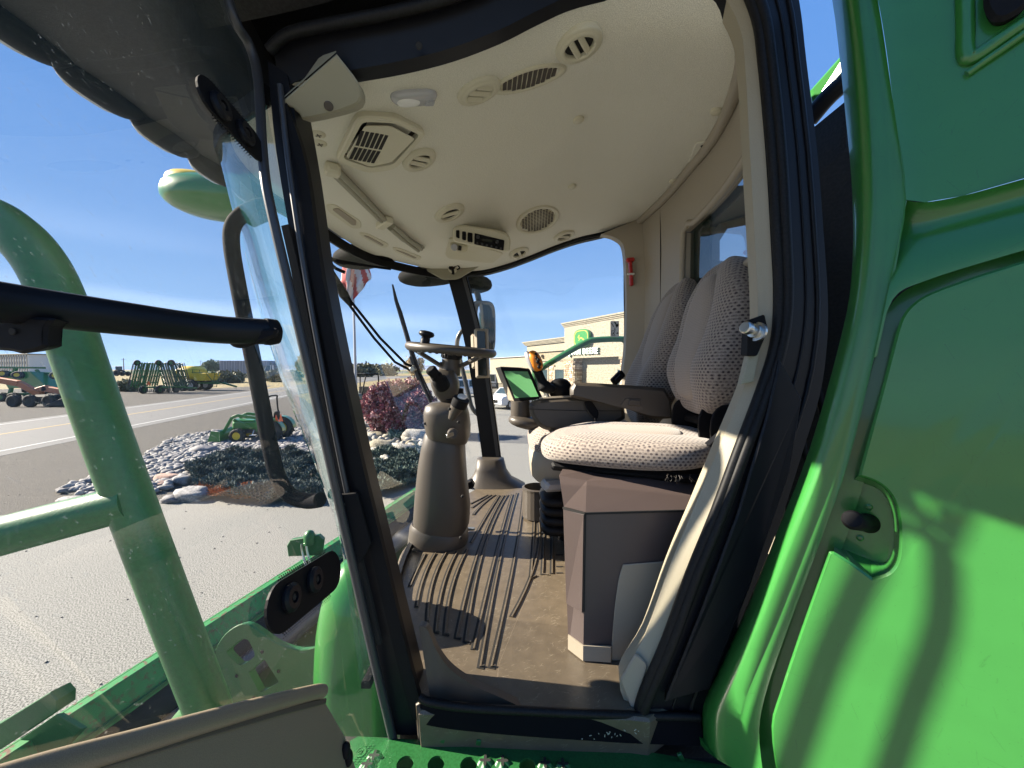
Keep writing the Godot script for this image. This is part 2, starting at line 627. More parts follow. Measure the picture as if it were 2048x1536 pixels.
func cirrus() -> ImageTexture:   # thin streaks of high cloud
	var im := Image.create(1024, 512, false, Image.FORMAT_RGBA8)
	var n := FastNoiseLite.new()
	n.seed = 12
	n.frequency = 0.011
	n.fractal_octaves = 5
	for y in 512:
		var up := (256.0 - y) / 256.0 * 90.0
		for x in 1024:
			var a := 0.0
			if up > 0.0:
				var k := clampf(n.get_noise_3d(cos(x / 1024.0 * TAU) * 90.0, y * 4.5, sin(x / 1024.0 * TAU) * 90.0) * 1.7 + 0.1, 0, 1)
				a = k * 0.22 * exp(-pow((up - 5.0) / 6.5, 2.0)) + 0.03 * k * exp(-up / 35.0)
			im.set_pixel(x, y, Color(1, 1, 1, a))
	return ImageTexture.create_from_image(im)

# ---------------------------------------------------------------- the combine harvester
func headliner_point(n: Array, f: Array, a: Array, b: Array, i: int, j: int) -> Vector3:
	var u := i / 40.0
	var v := j / 40.0
	var p: Vector3 = (1 - v) * n[i] + v * f[i] + (1 - u) * a[j] + u * b[j] - ((1 - u) * (1 - v) * n[0] + u * (1 - v) * n[40] + (1 - u) * v * f[0] + u * v * f[40])
	p.y += 0.07 * smoothstep(0.22, 0.5, u) * smoothstep(0.0, 0.3, 1 - u) * smoothstep(0.12, 0.4, v) * smoothstep(0.05, 0.4, 1 - v)
	return p

func build_combine() -> void:
	var c := thing("combine_harvester", "green combine harvester with its cab door open, filling the foreground", "combine harvester", Vector3(0.3, 0, -1.8))
	build_cab_shell(c)
	build_headliner_fittings(c)
	build_floor(c)
	build_steering(c)
	build_seats(c)
	build_console(c)
	build_door(c)
	build_side_shield(c)
	build_outside(c)

func build_cab_shell(c: Node3D) -> void:
	# headliner
	var near := resample([Vector3(-0.533, 3.454, -0.97), Vector3(-0.389, 3.465, -0.95), Vector3(-0.266, 3.478, -0.94), Vector3(-0.147, 3.507, -0.94), Vector3(-0.028, 3.551, -0.94), Vector3(0.067, 3.606, -0.95), Vector3(0.164, 3.654, -0.96), Vector3(0.314, 3.7, -0.98), Vector3(0.459, 3.704, -1), Vector3(0.583, 3.668, -1.03)], 40)
	var far := resample([Vector3(-0.43, 3.455, -2.78), Vector3(-0.229, 3.459, -2.78), Vector3(-0.05, 3.499, -2.77), Vector3(0.127, 3.556, -2.75), Vector3(0.302, 3.62, -2.73), Vector3(0.472, 3.668, -2.7), Vector3(0.652, 3.699, -2.66), Vector3(0.844, 3.746, -2.6)], 40)
	var front := resample([Vector3(-0.533, 3.454, -0.97), Vector3(-0.86, 3.47, -1.2), Vector3(-0.955, 3.46, -1.5), Vector3(-0.92, 3.455, -1.85), Vector3(-0.86, 3.45, -2.33), Vector3(-0.61, 3.45, -2.66), Vector3(-0.43, 3.455, -2.78)], 40)
	var rear := resample([Vector3(0.583, 3.668, -1.03), Vector3(0.655, 3.639, -1.12), Vector3(0.765, 3.68, -1.4), Vector3(0.816, 3.696, -1.62), Vector3(0.845, 3.72, -1.86), Vector3(0.861, 3.731, -2.2), Vector3(0.844, 3.746, -2.6)], 40)
	var st := mb()
	var rows := []
	for i in 41:
		var row := []
		for j in 41: row.append(headliner_point(near, far, front, rear, i, j))
		rows.append(row)
	loft(st, rows, false, false, 0)
	var up := []
	for row in rows:
		var r := []
		for p in row: r.append(p + Vector3(0, 0.03, 0))
		up.append(r)
	loft(st, up, false, false, 1)
	var hl := part("headliner", st, M.felt, c, "tan felt headliner with a raised dome")
	hl.set_meta("label", "tan felt cab ceiling lining")

	# roof: shell, front visor and eaves
	st = mb()
	var plan := [Vector3(-1.08, 3.91, -0.68), Vector3(-1.28, 3.91, -0.95), Vector3(-1.31, 3.91, -1.3), Vector3(-1.33, 3.91, -2), Vector3(-1.3, 3.91, -2.5), Vector3(-1.05, 3.91, -2.95), Vector3(-0.6, 3.91, -3.15), Vector3(0.3, 3.91, -3), Vector3(0.68, 3.91, -2.9), Vector3(0.6, 3.91, -1.6), Vector3(0.57, 3.91, -0.75), Vector3(0.3, 3.91, -0.55), Vector3(-0.8, 3.91, -0.48)]
	slab(st, rounded(plan, 0.12), Vector3(0, 0.14, 0), 0.04)
	part("roof", st, M.roof_under, c)
	st = mb()   # visor: wedge that hangs from the front of the roof
	var vis := []
	for q in [Vector3(-0.8, 3.9, -0.5), Vector3(-1.08, 3.9, -0.7), Vector3(-1.27, 3.9, -0.95), Vector3(-1.3, 3.9, -1.4), Vector3(-1.3, 3.9, -2), Vector3(-1.22, 3.9, -2.5), Vector3(-0.92, 3.9, -2.95), Vector3(-0.55, 3.9, -3.1)]:
		vis.append(q)
	vis = smooth(vis, 4)
	var inner := smooth([Vector3(-0.66, 3.9, -0.6), Vector3(-0.7, 3.9, -0.8), Vector3(-0.76, 3.9, -1), Vector3(-0.88, 3.9, -1.4), Vector3(-0.93, 3.9, -2), Vector3(-0.86, 3.9, -2.45), Vector3(-0.62, 3.9, -2.72), Vector3(-0.43, 3.9, -2.82)], 4)
	var rings := []
	for i in vis.size():
		var o: Vector3 = vis[i]
		var n: Vector3 = inner[i]
		rings.append([n, o, o - Vector3(0.012, 0.12, 0), o - Vector3(0, 0.26, 0), n.lerp(o, 0.9) - Vector3(0, 0.275, 0), n.lerp(o, 0.3) - Vector3(0, 0.33, 0), n - Vector3(0, 0.40, 0)])
	loft(st, rings, true, true, 0)
	part("visor", st, M.roof_under, c, "black roof overhang above the windscreen")
	st = mb()   # eave above the door
	var e1 := smooth([Vector3(-0.92, 3.65, -0.62), Vector3(-0.6, 3.68, -0.56), Vector3(0, 3.75, -0.55), Vector3(0.45, 3.8, -0.6), Vector3(0.6, 3.81, -0.8)], 4)
	var e2 := smooth([Vector3(-0.75, 3.58, -0.97), Vector3(-0.42, 3.62, -0.94), Vector3(-0.02, 3.74, -0.94), Vector3(0.3, 3.81, -0.96), Vector3(0.58, 3.77, -1.05)], 4)
	ribbon(st, e1, e2, Vector3(0, 0.14, 0), 0)
	part("eave", st, M.roof_under, c)
	st = mb()   # work lamps along the visor
	for q in [Vector3(-1.285, 3.65, -1.02), Vector3(-1.295, 3.65, -1.25), Vector3(-1.3, 3.645, -1.48), Vector3(-1.3, 3.64, -1.72), Vector3(-1.29, 3.635, -1.95)]:
		var lamp := mb()
		pillow(lamp, q, Basis(), Vector3(0.055, 0.06, 0.135), 0.8, 20, 10)
		var w := part("work_lamp", lamp, M.black_matte, c)
		var lens := mb()
		pillow(lens, q - Vector3(0.028, 0.005, 0), Basis(), Vector3(0.032, 0.05, 0.1), 0.7, 16, 8)
		part("lens", lens, M.lens, w)
	# satellite receiver on the roof's nose
	st = mb()
	var g0 := Vector3(-1.78, 3.775, -2.35)
	pillow(st, g0, Basis(Vector3.BACK, -0.12), Vector3(0.30, 0.12, 0.17), 0.85, 28, 12)
	var rec := part("satellite_receiver", st, M.green, c, "green and yellow domed receiver at the front of the roof")
	st = mb()
	pillow(st, g0 + Vector3(-0.10, 0.075, 0), Basis(Vector3.BACK, -0.12), Vector3(0.17, 0.07, 0.13), 0.85, 24, 10)
	part("dome", st, M.yellow, rec)
	# far end of the visor seen through the windscreen
	for q in [[Vector3(-0.96, 3.495, -2.55), 0.28, -0.6], [Vector3(-0.62, 3.455, -2.93), 0.27, -0.45], [Vector3(-0.33, 3.435, -3.12), 0.17, -0.1]]:
		st = mb()
		pillow(st, q[0], Basis(Vector3.UP, q[2]), Vector3(q[1], 0.065, 0.14), 0.8, 24, 10)
		part("work_lamp", st, M.sill, c)

	# posts
	var A := [[Vector3(-0.599, 3.508, -0.97), Vector3(-0.583, 3.292, -0.97), Vector3(-0.535, 2.974, -0.97), Vector3(-0.477, 2.622, -0.97), Vector3(-0.412, 2.26, -0.97), Vector3(-0.344, 1.888, -0.97), Vector3(-0.327, 1.794, -0.97)], [Vector3(-0.551, 3.472, -0.97), Vector3(-0.516, 3.256, -0.97), Vector3(-0.479, 2.974, -0.97), Vector3(-0.412, 2.622, -0.97), Vector3(-0.343, 2.306, -0.97), Vector3(-0.268, 1.976, -0.97), Vector3(-0.228, 1.794, -0.97)]]
	st = mb()
	ribbon(st, smooth(A[0], 4), smooth(A[1], 4), Vector3(0, 0, -0.09), 0)
	var pa := part("front_post", st, M.black, c, "black front door post, leaning forward")
	st = mb()   # face towards the cab
	ribbon(st, smooth([Vector3(-0.566, 3.376, -0.955), Vector3(-0.526, 3.248, -0.955), Vector3(-0.493, 2.97, -0.955), Vector3(-0.43, 2.624, -0.955), Vector3(-0.363, 2.313, -0.955), Vector3(-0.292, 1.988, -0.955), Vector3(-0.257, 1.849, -0.955)], 4), smooth([Vector3(-0.547, 3.396, -0.955), Vector3(-0.503, 3.248, -0.955), Vector3(-0.466, 2.97, -0.955), Vector3(-0.4, 2.624, -0.955), Vector3(-0.331, 2.313, -0.955), Vector3(-0.259, 1.988, -0.955), Vector3(-0.221, 1.849, -0.955)], 4), Vector3(0, 0, -0.02), 0)
	part("inner_flange", st, M.black_matte, pa)
	st = mb()
	ribbon(st, smooth([Vector3(-0.563, 3.1, -0.95), Vector3(-0.537, 2.969, -0.95), Vector3(-0.495, 2.724, -0.95), Vector3(-0.441, 2.436, -0.95)], 3), smooth([Vector3(-0.546, 3.104, -0.95), Vector3(-0.517, 2.969, -0.95), Vector3(-0.474, 2.724, -0.95), Vector3(-0.418, 2.436, -0.95)], 3), Vector3(0, 0, -0.012), 0)
	part("brush_seal", st, M.brush, pa)  # strip by the seal; its tone paints reflections in the gap
	st = mb()
	ribbon(st, smooth([Vector3(-0.405, 2.271, -0.948), Vector3(-0.381, 2.169, -0.948), Vector3(-0.355, 2.052, -0.948)], 3), smooth([Vector3(-0.38, 2.278, -0.948), Vector3(-0.356, 2.169, -0.948), Vector3(-0.332, 2.052, -0.948)], 3), Vector3(0, 0, -0.012), 0)
	part("brush_seal", st, M.brush, pa)  # lower strip, same painted reflection tone
	st = mb()   # hinge bracket bolted to the post
	slab(st, rounded([Vector3(-0.439, 2.441, -0.935), Vector3(-0.382, 2.447, -0.935), Vector3(-0.349, 2.316, -0.935), Vector3(-0.377, 2.268, -0.935), Vector3(-0.402, 2.278, -0.935)], 0.008, 3), Vector3(0, 0, -0.02), 0.002)
	var hb := part("hinge_bracket", st, M.black_matte, pa)
	st = mb()
	disc(st, Vector3(-0.424, 2.413, -0.934), Vector3(0, 0, 1), 0.014, 0.006, 6)
	disc(st, Vector3(-0.421, 2.415, -0.928), Vector3(0, 0, 1), 0.009, 0.006, 6)
	part("bolt", st, M.zinc, hb)
	st = mb()
	slab(st, [Vector3(-0.429, 2.384, -0.933), Vector3(-0.412, 2.387, -0.933), Vector3(-0.407, 2.372, -0.933), Vector3(-0.422, 2.354, -0.933)], Vector3(0, 0, -0.002))
	part("latch_slot", st, M.white, hb)
	st = mb()
	tube(st, smooth([Vector3(-0.559, 3.435, -0.952), Vector3(-0.542, 3.246, -0.952), Vector3(-0.506, 2.97, -0.952), Vector3(-0.448, 2.624, -0.952), Vector3(-0.386, 2.295, -0.952)], 3), 0.007, 8)
	part("seal", st, M.pvc, pa)

	var F := [[Vector3(-0.475, 3.45, -2.8), Vector3(-0.33, 2.85, -2.84), Vector3(-0.205, 1.95, -2.86)], [Vector3(-0.335, 3.45, -2.8), Vector3(-0.19, 2.85, -2.84), Vector3(-0.065, 1.95, -2.86)]]
	st = mb()
	ribbon(st, smooth(F[0], 5), smooth(F[1], 5), Vector3(0, 0, -0.08), 0)
	var pf := part("far_front_post", st, M.black, c, "slim black far front post")
	st = mb()
	ribbon(st, smooth([Vector3(-0.37, 3.45, -2.79), Vector3(-0.225, 2.85, -2.83), Vector3(-0.1, 1.95, -2.85)], 5), smooth([Vector3(-0.345, 3.45, -2.79), Vector3(-0.2, 2.85, -2.83), Vector3(-0.075, 1.95, -2.85)], 5), Vector3(0, 0, -0.008), 0)
	part("seal", st, M.pvc, pf)
	st = mb()   # flared boot at its foot
	rings = []
	for q in [[0.02, -0.855, 0.23, 0.14], [0.0, -0.80, 0.15, 0.10], [-0.005, -0.74, 0.115, 0.085], [-0.01, -0.66, 0.10, 0.075], [-0.012, -0.655, 0.07, 0.05]]:
		rings.append(oval(Vector3(-0.15, 2.75, -2.83) + Vector3(q[0], q[1], 0), Vector3(q[2], 0, 0), Vector3(0, 0, q[3]), 0.7))
	loft(st, rings, true, true, 0)
	part("post_boot", st, M.taupe, c)

	# windscreen, ruled between the headliner's front edge and the floor
	st = mb()
	var wt := resample([Vector3(-0.62, 3.47, -1), Vector3(-0.9, 3.47, -1.2), Vector3(-0.985, 3.46, -1.5), Vector3(-0.95, 3.46, -1.85), Vector3(-0.88, 3.45, -2.33), Vector3(-0.63, 3.45, -2.68), Vector3(-0.43, 3.45, -2.82)], 24)
	var wm := resample([Vector3(-0.5, 2.75, -1), Vector3(-0.72, 2.75, -1.2), Vector3(-0.84, 2.75, -1.5), Vector3(-0.84, 2.75, -1.85), Vector3(-0.77, 2.75, -2.33), Vector3(-0.55, 2.75, -2.7), Vector3(-0.3, 2.75, -2.86)], 24)
	var wb := resample([Vector3(-0.385, 1.91, -0.98), Vector3(-0.39, 1.91, -1.2), Vector3(-0.455, 1.91, -1.5), Vector3(-0.48, 1.91, -1.85), Vector3(-0.44, 1.91, -2.33), Vector3(-0.34, 1.91, -2.7), Vector3(-0.19, 1.91, -2.88)], 24)
	rings = []
	for i in 25: rings.append(smooth([wt[i], wm[i], wb[i]], 6))
	loft(st, rings, false, false, 0)
	part("windscreen", st, M.glass, c, "curved windscreen")
	st = mb()   # tinted edge of the pane by the door
	rings = []
	for i in 7:
		var r := []
		for p in rings_row(wt[i], wm[i], wb[i]): r.append(p + Vector3(-0.012, 0, 0))
		rings.append(r)
	loft(st, rings, false, false, 0)
	part("tinted_edge", st, M.glass_tint, c)
	st = mb()
	strip(st, wt, 0.02, 0.05, Vector3.DOWN)
	part("windscreen_header", st, M.black_matte, c)
	st = mb()
	strip(st, wb, 0.025, 0.02, Vector3.UP)
	part("windscreen_seal", st, M.rubber, c)

	# far side window
	st = mb()
	var fg := smooth([Vector3(-0.324, 3.444, -2.82), Vector3(-0.05, 3.503, -2.8), Vector3(0.129, 3.561, -2.78), Vector3(0.305, 3.626, -2.76), Vector3(0.477, 3.675, -2.73), Vector3(0.645, 3.696, -2.7), Vector3(0.737, 3.634, -2.68), Vector3(0.77, 3.536, -2.67)], 4) + [Vector3(0.798, 2.885, -2.66), Vector3(0.626, 1.912, -2.7), Vector3(-0.034, 1.9, -2.86)]
	var fgr := []
	var foot := smooth([Vector3(-0.034, 1.9, -2.86), Vector3(0.134, 1.875, -2.82), Vector3(0.349, 1.875, -2.76), Vector3(0.762, 1.9, -2.68)], 8)
	var head := smooth([Vector3(-0.343, 3.446, -2.83), Vector3(-0.05, 3.503, -2.8), Vector3(0.129, 3.561, -2.78), Vector3(0.305, 3.626, -2.76), Vector3(0.477, 3.675, -2.73), Vector3(0.645, 3.703, -2.7), Vector3(0.813, 3.695, -2.66)], 4)
	foot = resample(foot, 24)
	head = resample(head, 24)
	for i in 25: fgr.append([head[i], head[i].lerp(foot[i], 0.5) + Vector3(0, 0, -0.04), foot[i]])
	loft(st, fgr, false, false, 0)
	var fw := part("far_window", st, M.glass, c, "far side window of the cab")
	st = mb()
	tube(st, smooth([Vector3(-0.321, 3.432, -2.8), Vector3(-0.05, 3.487, -2.78), Vector3(0.128, 3.545, -2.76), Vector3(0.303, 3.609, -2.74), Vector3(0.473, 3.658, -2.71), Vector3(0.625, 3.679, -2.69), Vector3(0.702, 3.655, -2.68), Vector3(0.752, 3.597, -2.67), Vector3(0.77, 3.516, -2.66), Vector3(0.774, 3.226, -2.65), Vector3(0.785, 2.884, -2.65)], 5), 0.009, 8)
	part("window_seal", st, M.rubber, fw)
	st = mb()
	var hf := resample([Vector3(-0.43, 3.455, -2.78), Vector3(-0.229, 3.459, -2.78), Vector3(-0.05, 3.499, -2.77), Vector3(0.127, 3.556, -2.75), Vector3(0.302, 3.62, -2.73), Vector3(0.472, 3.668, -2.7), Vector3(0.652, 3.699, -2.66), Vector3(0.844, 3.746, -2.6)], 24)
	var hf1 := []
	var hf2 := []
	for p in hf:
		hf1.append(p + Vector3(0, 0.05, -0.02))
		hf2.append(p + Vector3(0, -0.022, -0.035))
	ribbon(st, hf1, hf2, Vector3(0, 0, -0.05), 0)
	part("window_header", st, M.black_matte, fw)
	# emergency exit label on that window
	st = mb()
	slab(st, [Vector3(0.675, 3.082, -2.645), Vector3(0.733, 3.082, -2.645), Vector3(0.734, 2.973, -2.645), Vector3(0.676, 2.973, -2.645)], Vector3(0, 0, -0.002))
	var ex := part("exit_label", st, M.label, fw, "white label with hammer and running man pictograms")
	exit_marks(ex)

	# rear far corner trim
	st = mb()
	ribbon(st, smooth([Vector3(0.602, 3.661, -2.62), Vector3(0.697, 3.631, -2.61), Vector3(0.752, 3.549, -2.6), Vector3(0.769, 3.25, -2.6), Vector3(0.769, 2.915, -2.6), Vector3(0.745, 2.679, -2.6), Vector3(0.671, 1.926, -2.6)], 5), smooth([Vector3(0.853, 3.752, -2.58), Vector3(0.874, 3.692, -2.56), Vector3(0.882, 3.53, -2.54), Vector3(0.889, 3.235, -2.52), Vector3(0.896, 2.91, -2.52), Vector3(0.892, 2.682, -2.5), Vector3(0.903, 1.891, -2.5)], 5), Vector3(0, 0, -0.06), 0)
	part("rear_far_post_trim", st, M.trim, c)
	# emergency hammer
	st = mb()
	bar(st, Vector3(0.778, 3.465, -2.56), Vector3(0.79, 3.301, -2.56), 0.028, 0.02, 0.006)
	bar(st, Vector3(0.75, 3.467, -2.555), Vector3(0.806, 3.473, -2.555), 0.03, 0.026, 0.008)
	var hm := part("emergency_hammer", st, M.red, c, "red emergency hammer clipped to the far rear post")
	st = mb()
	bar(st, Vector3(0.755, 3.376, -2.545), Vector3(0.804, 3.376, -2.545), 0.012, 0.012, 0.003)
	part("clip", st, M.white, hm)

	# rear wall with its window
	var wallp := resample([Vector3(0.865, 2.75, -2.6), Vector3(0.885, 2.75, -2.2), Vector3(0.868, 2.75, -1.86), Vector3(0.842, 2.75, -1.62), Vector3(0.8, 2.75, -1.4), Vector3(0.73, 2.75, -1.12), Vector3(0.75, 2.75, -1.04)], 30)
	var top := resample([Vector3(0.583, 3.668, -1.03), Vector3(0.655, 3.639, -1.12), Vector3(0.765, 3.68, -1.4), Vector3(0.816, 3.696, -1.62), Vector3(0.845, 3.72, -1.86), Vector3(0.861, 3.731, -2.2), Vector3(0.844, 3.746, -2.6)], 30)
	top.reverse()
	top = resample(top, 30)
	st = mb()
	for i in 30:
		var ys := []
		for k in 2:
			var q: Vector3 = wallp[i + k]
			var t := maxf(top[i + k].y + 0.02, 3.55)
			ys.append([Vector3(q.x, 1.88, q.z), Vector3(q.x, 3.09, q.z), Vector3(q.x, 3.45, q.z), Vector3(lerpf(q.x, top[i + k].x, 0.2), lerpf(3.45, t, 0.5), q.z), Vector3(top[i + k].x + 0.01, t, top[i + k].z)])
		for r in 4:
			if r == 1 and i >= 8: continue
			quad(st, ys[0][r], ys[1][r], ys[1][r + 1], ys[0][r + 1], 0)
	var rw := part("rear_wall", st, M.trim, c, "moulded tan rear wall of the cab")
	st = mb()   # deep reveal of the rear window
	var lo := []
	var hi := []
	for i in range(8, 31):
		lo.append(Vector3(wallp[i].x, 3.09, wallp[i].z))
		hi.append(Vector3(wallp[i].x, 3.45, wallp[i].z))
	for i in lo.size() - 1:
		var b := Vector3(0.04, 0, 0)
		quad(st, lo[i], lo[i + 1], lo[i + 1] + b, lo[i] + b, 0)
		quad(st, hi[i], hi[i] + b, hi[i + 1] + b, hi[i + 1], 1)
	quad(st, lo[0], lo[0] + Vector3(0.04, 0.01, 0.01), hi[0] + Vector3(0.04, -0.01, 0.01), hi[0])
	part("window_reveal", st, M.trim, rw)
	st = mb()
	tube(st, smooth([lo[0] + Vector3(-0.004, 0, 0)] + [hi[0] + Vector3(-0.004, 0, 0)] + hi.slice(2, 18), 2), 0.016, 8)
	tube(st, smooth([lo[0] + Vector3(-0.004, 0, 0)] + lo.slice(2, 18), 2), 0.016, 8)
	part("window_bead", st, M.trim, rw)
	st = mb()
	for i in lo.size() - 1:
		var b := Vector3(0.03, 0, 0)
		quad(st, lo[i] + b, lo[i + 1] + b, hi[i + 1] + b, hi[i] + b, 0)
	part("rear_window", st, M.glass_dark, rw, "dark tinted rear window")
	st = mb()   # dark frame print on the pane
	ribbon(st, [lo[0] + Vector3(0.034, 0, 0), hi[0] + Vector3(0.034, 0, 0)], [lo[4] + Vector3(0.034, 0, 0), hi[4] + Vector3(0.034, 0, 0)], Vector3(0.01, 0, 0))
	part("frit", st, M.black_matte, rw)
	st = mb()   # rounded rail where wall and ceiling meet
	var rail := []
	for p in top: rail.append(p + Vector3(0.0, -0.015, 0))
	tube(st, rail, 0.022, 10)
	part("ceiling_rail", st, M.trim, c)

	# door frame: header over the door
	st = mb()
	var dh := smooth([Vector3(-0.579, 3.435, -0.985), Vector3(-0.52, 3.462, -0.97), Vector3(-0.385, 3.461, -0.94), Vector3(-0.263, 3.474, -0.93), Vector3(-0.145, 3.503, -0.93), Vector3(-0.028, 3.546, -0.93), Vector3(0.066, 3.6, -0.94), Vector3(0.162, 3.648, -0.95), Vector3(0.311, 3.694, -0.97), Vector3(0.454, 3.701, -0.99), Vector3(0.522, 3.687, -1), Vector3(0.577, 3.652, -1.01)], 4)
	var dh2 := []
	for p in dh: dh2.append(p + Vector3(0, 0.085, 0.02))
	ribbon(st, dh, dh2, Vector3(0, 0.0, -0.04), 0)
	var dhp := part("door_header", st, M.black, c, "glossy black frame above the door opening")
	st = mb()
	var sl := []
	for p in dh2: sl.append(p + Vector3(0, -0.01, 0.02))
	tube(st, sl, 0.013, 8)
	part("seal", st, M.rubber, dhp)
	st = mb()
	disc(st, Vector3(-0.212, 3.488, -0.905), Vector3(0, -0.3, 1), 0.008, 0.003, 16)
	part("hole", st, M.recess, dhp)

	# rear door post: trim, double seal, black post
	var t1 := smooth([Vector3(0.522, 3.707, -1), Vector3(0.571, 3.617, -1), Vector3(0.588, 3.531, -1), Vector3(0.606, 3.309, -1), Vector3(0.624, 3.083, -1), Vector3(0.635, 2.93, -1), Vector3(0.633, 2.814, -1), Vector3(0.607, 2.71, -1), Vector3(0.545, 2.552, -1), Vector3(0.478, 2.396, -0.99), Vector3(0.411, 2.242, -0.98), Vector3(0.345, 2.062, -0.97), Vector3(0.278, 1.948, -0.96), Vector3(0.306, 1.868, -0.955)], 4)
	var t2 := smooth([Vector3(0.548, 3.706, -0.98), Vector3(0.589, 3.611, -0.98), Vector3(0.606, 3.515, -0.98), Vector3(0.632, 3.298, -0.98), Vector3(0.651, 3.076, -0.98), Vector3(0.661, 2.926, -0.98), Vector3(0.654, 2.812, -0.98), Vector3(0.623, 2.704, -0.98), Vector3(0.561, 2.545, -0.97), Vector3(0.502, 2.394, -0.96), Vector3(0.441, 2.242, -0.955), Vector3(0.378, 2.064, -0.95), Vector3(0.325, 1.943, -0.945), Vector3(0.311, 1.866, -0.945)], 4)
	var t3 := smooth([Vector3(0.573, 3.692, -0.96), Vector3(0.611, 3.605, -0.96), Vector3(0.632, 3.5, -0.96), Vector3(0.663, 3.286, -0.96), Vector3(0.682, 3.069, -0.96), Vector3(0.69, 2.922, -0.96), Vector3(0.678, 2.811, -0.96), Vector3(0.646, 2.692, -0.96), Vector3(0.583, 2.537, -0.95), Vector3(0.526, 2.389, -0.94), Vector3(0.464, 2.24, -0.935), Vector3(0.403, 2.072, -0.93), Vector3(0.348, 1.937, -0.93), Vector3(0.318, 1.872, -0.93)], 4)
	var t4 := smooth([Vector3(0.688, 3.702, -0.97), Vector3(0.706, 3.614, -0.97), Vector3(0.721, 3.508, -0.97), Vector3(0.754, 3.292, -0.97), Vector3(0.778, 3.073, -0.97), Vector3(0.792, 2.924, -0.97), Vector3(0.793, 2.812, -0.97), Vector3(0.779, 2.686, -0.97), Vector3(0.726, 2.522, -0.96), Vector3(0.675, 2.373, -0.95), Vector3(0.616, 2.222, -0.945), Vector3(0.551, 2.058, -0.94), Vector3(0.501, 1.915, -0.94), Vector3(0.477, 1.797, -0.94)], 4)
	st = mb()
	ribbon(st, t1, t2, Vector3(0.01, 0, -0.05), 0)
	var tr := part("rear_post_trim", st, M.cream, c, "cream padded trim of the rear door post")
	st = mb()
	slab(st, rounded([Vector3(0.275, 1.958, -0.948), Vector3(0.316, 2.027, -0.952), Vector3(0.345, 2.003, -0.944), Vector3(0.305, 1.887, -0.935)], 0.01, 3), Vector3(0, 0, -0.01), 0.003)
	part("trim_foot", st, M.tan_dark, tr)
	st = mb()   # seal in two rolls
	var s1 := []
	var s2 := []
	for i in t2.size():
		s1.append(t2[i].lerp(t3[i], 0.28) + Vector3(0, 0, 0.008))
		s2.append(t2[i].lerp(t3[i], 0.72) + Vector3(0, 0, 0.010))
	tube(st, s1, 0.0135, 10)
	tube(st, s2, 0.0125, 10)
	var bk2 := []
	var bk3 := []
	for i in t2.size():
		bk2.append(t2[i] + Vector3(0, 0, -0.004))
		bk3.append(t3[i] + Vector3(0, 0, -0.004))
	ribbon(st, bk2, bk3, Vector3(0, 0, -0.02), 2)
	part("door_seal", st, M.rubber, c, "black rubber door seal")
	st = mb()
	ribbon(st, t3, t4, Vector3(0.02, 0, -0.12), 0)
	var rp := part("rear_post", st, M.black, c, "wide black rear door post")
	for f in [0.42, 0.72]:
		st = mb()
		var ln := []
		for i in range(0, t3.size(), 2): ln.append(t3[i].lerp(t4[i], f) + Vector3(0, 0, 0.001))
		tube(st, ln, 0.0035 if f < 0.7 else 0.006, 6)
		part("crease", st, M.black, rp)
	st = mb()   # raised lower plate of the post
	slab(st, [Vector3(0.654, 2.776, -0.938), Vector3(0.709, 2.676, -0.935), Vector3(0.676, 2.494, -0.925), Vector3(0.579, 2.214, -0.915), Vector3(0.484, 1.967, -0.91), Vector3(0.375, 1.935, -0.91), Vector3(0.459, 2.151, -0.915), Vector3(0.551, 2.395, -0.925), Vector3(0.624, 2.639, -0.935)], Vector3(0, 0, -0.02), 0.004)
	part("lower_plate", st, M.black, rp)
	st = mb()
	slab(st, [Vector3(0.596, 2.796, -0.966), Vector3(0.623, 2.799, -0.966), Vector3(0.609, 2.719, -0.966), Vector3(0.577, 2.712, -0.966)], Vector3(0, 0, -0.02), 0.002)
	part("trim_cover", st, M.khaki, tr)
	# striker bolt
	st = mb()
	slab(st, rounded([Vector3(0.586, 2.872, -0.955), Vector3(0.625, 2.887, -0.955), Vector3(0.635, 2.848, -0.955), Vector3(0.609, 2.783, -0.955), Vector3(0.583, 2.783, -0.955)], 0.006, 3), Vector3(0, 0, -0.03), 0.002)
	var sk := part("striker_bracket", st, M.black_matte, rp)
	st = mb()
	lathe(st, Vector3(0.609, 2.842, -0.955), frame_of(Vector3(-0.9, 0.2, 0.42)), [[0.024, 0], [0.024, 0.008], [0.017, 0.009], [0.017, 0.02], [0.0105, 0.021], [0.0105, 0.036], [0.015, 0.037], [0.015, 0.05], [0.012, 0.053]], 20, -1)
	part("striker_bolt", st, M.steel, sk)

func rings_row(a: Vector3, b: Vector3, d: Vector3) -> Array:
	return smooth([a, b, d], 6)

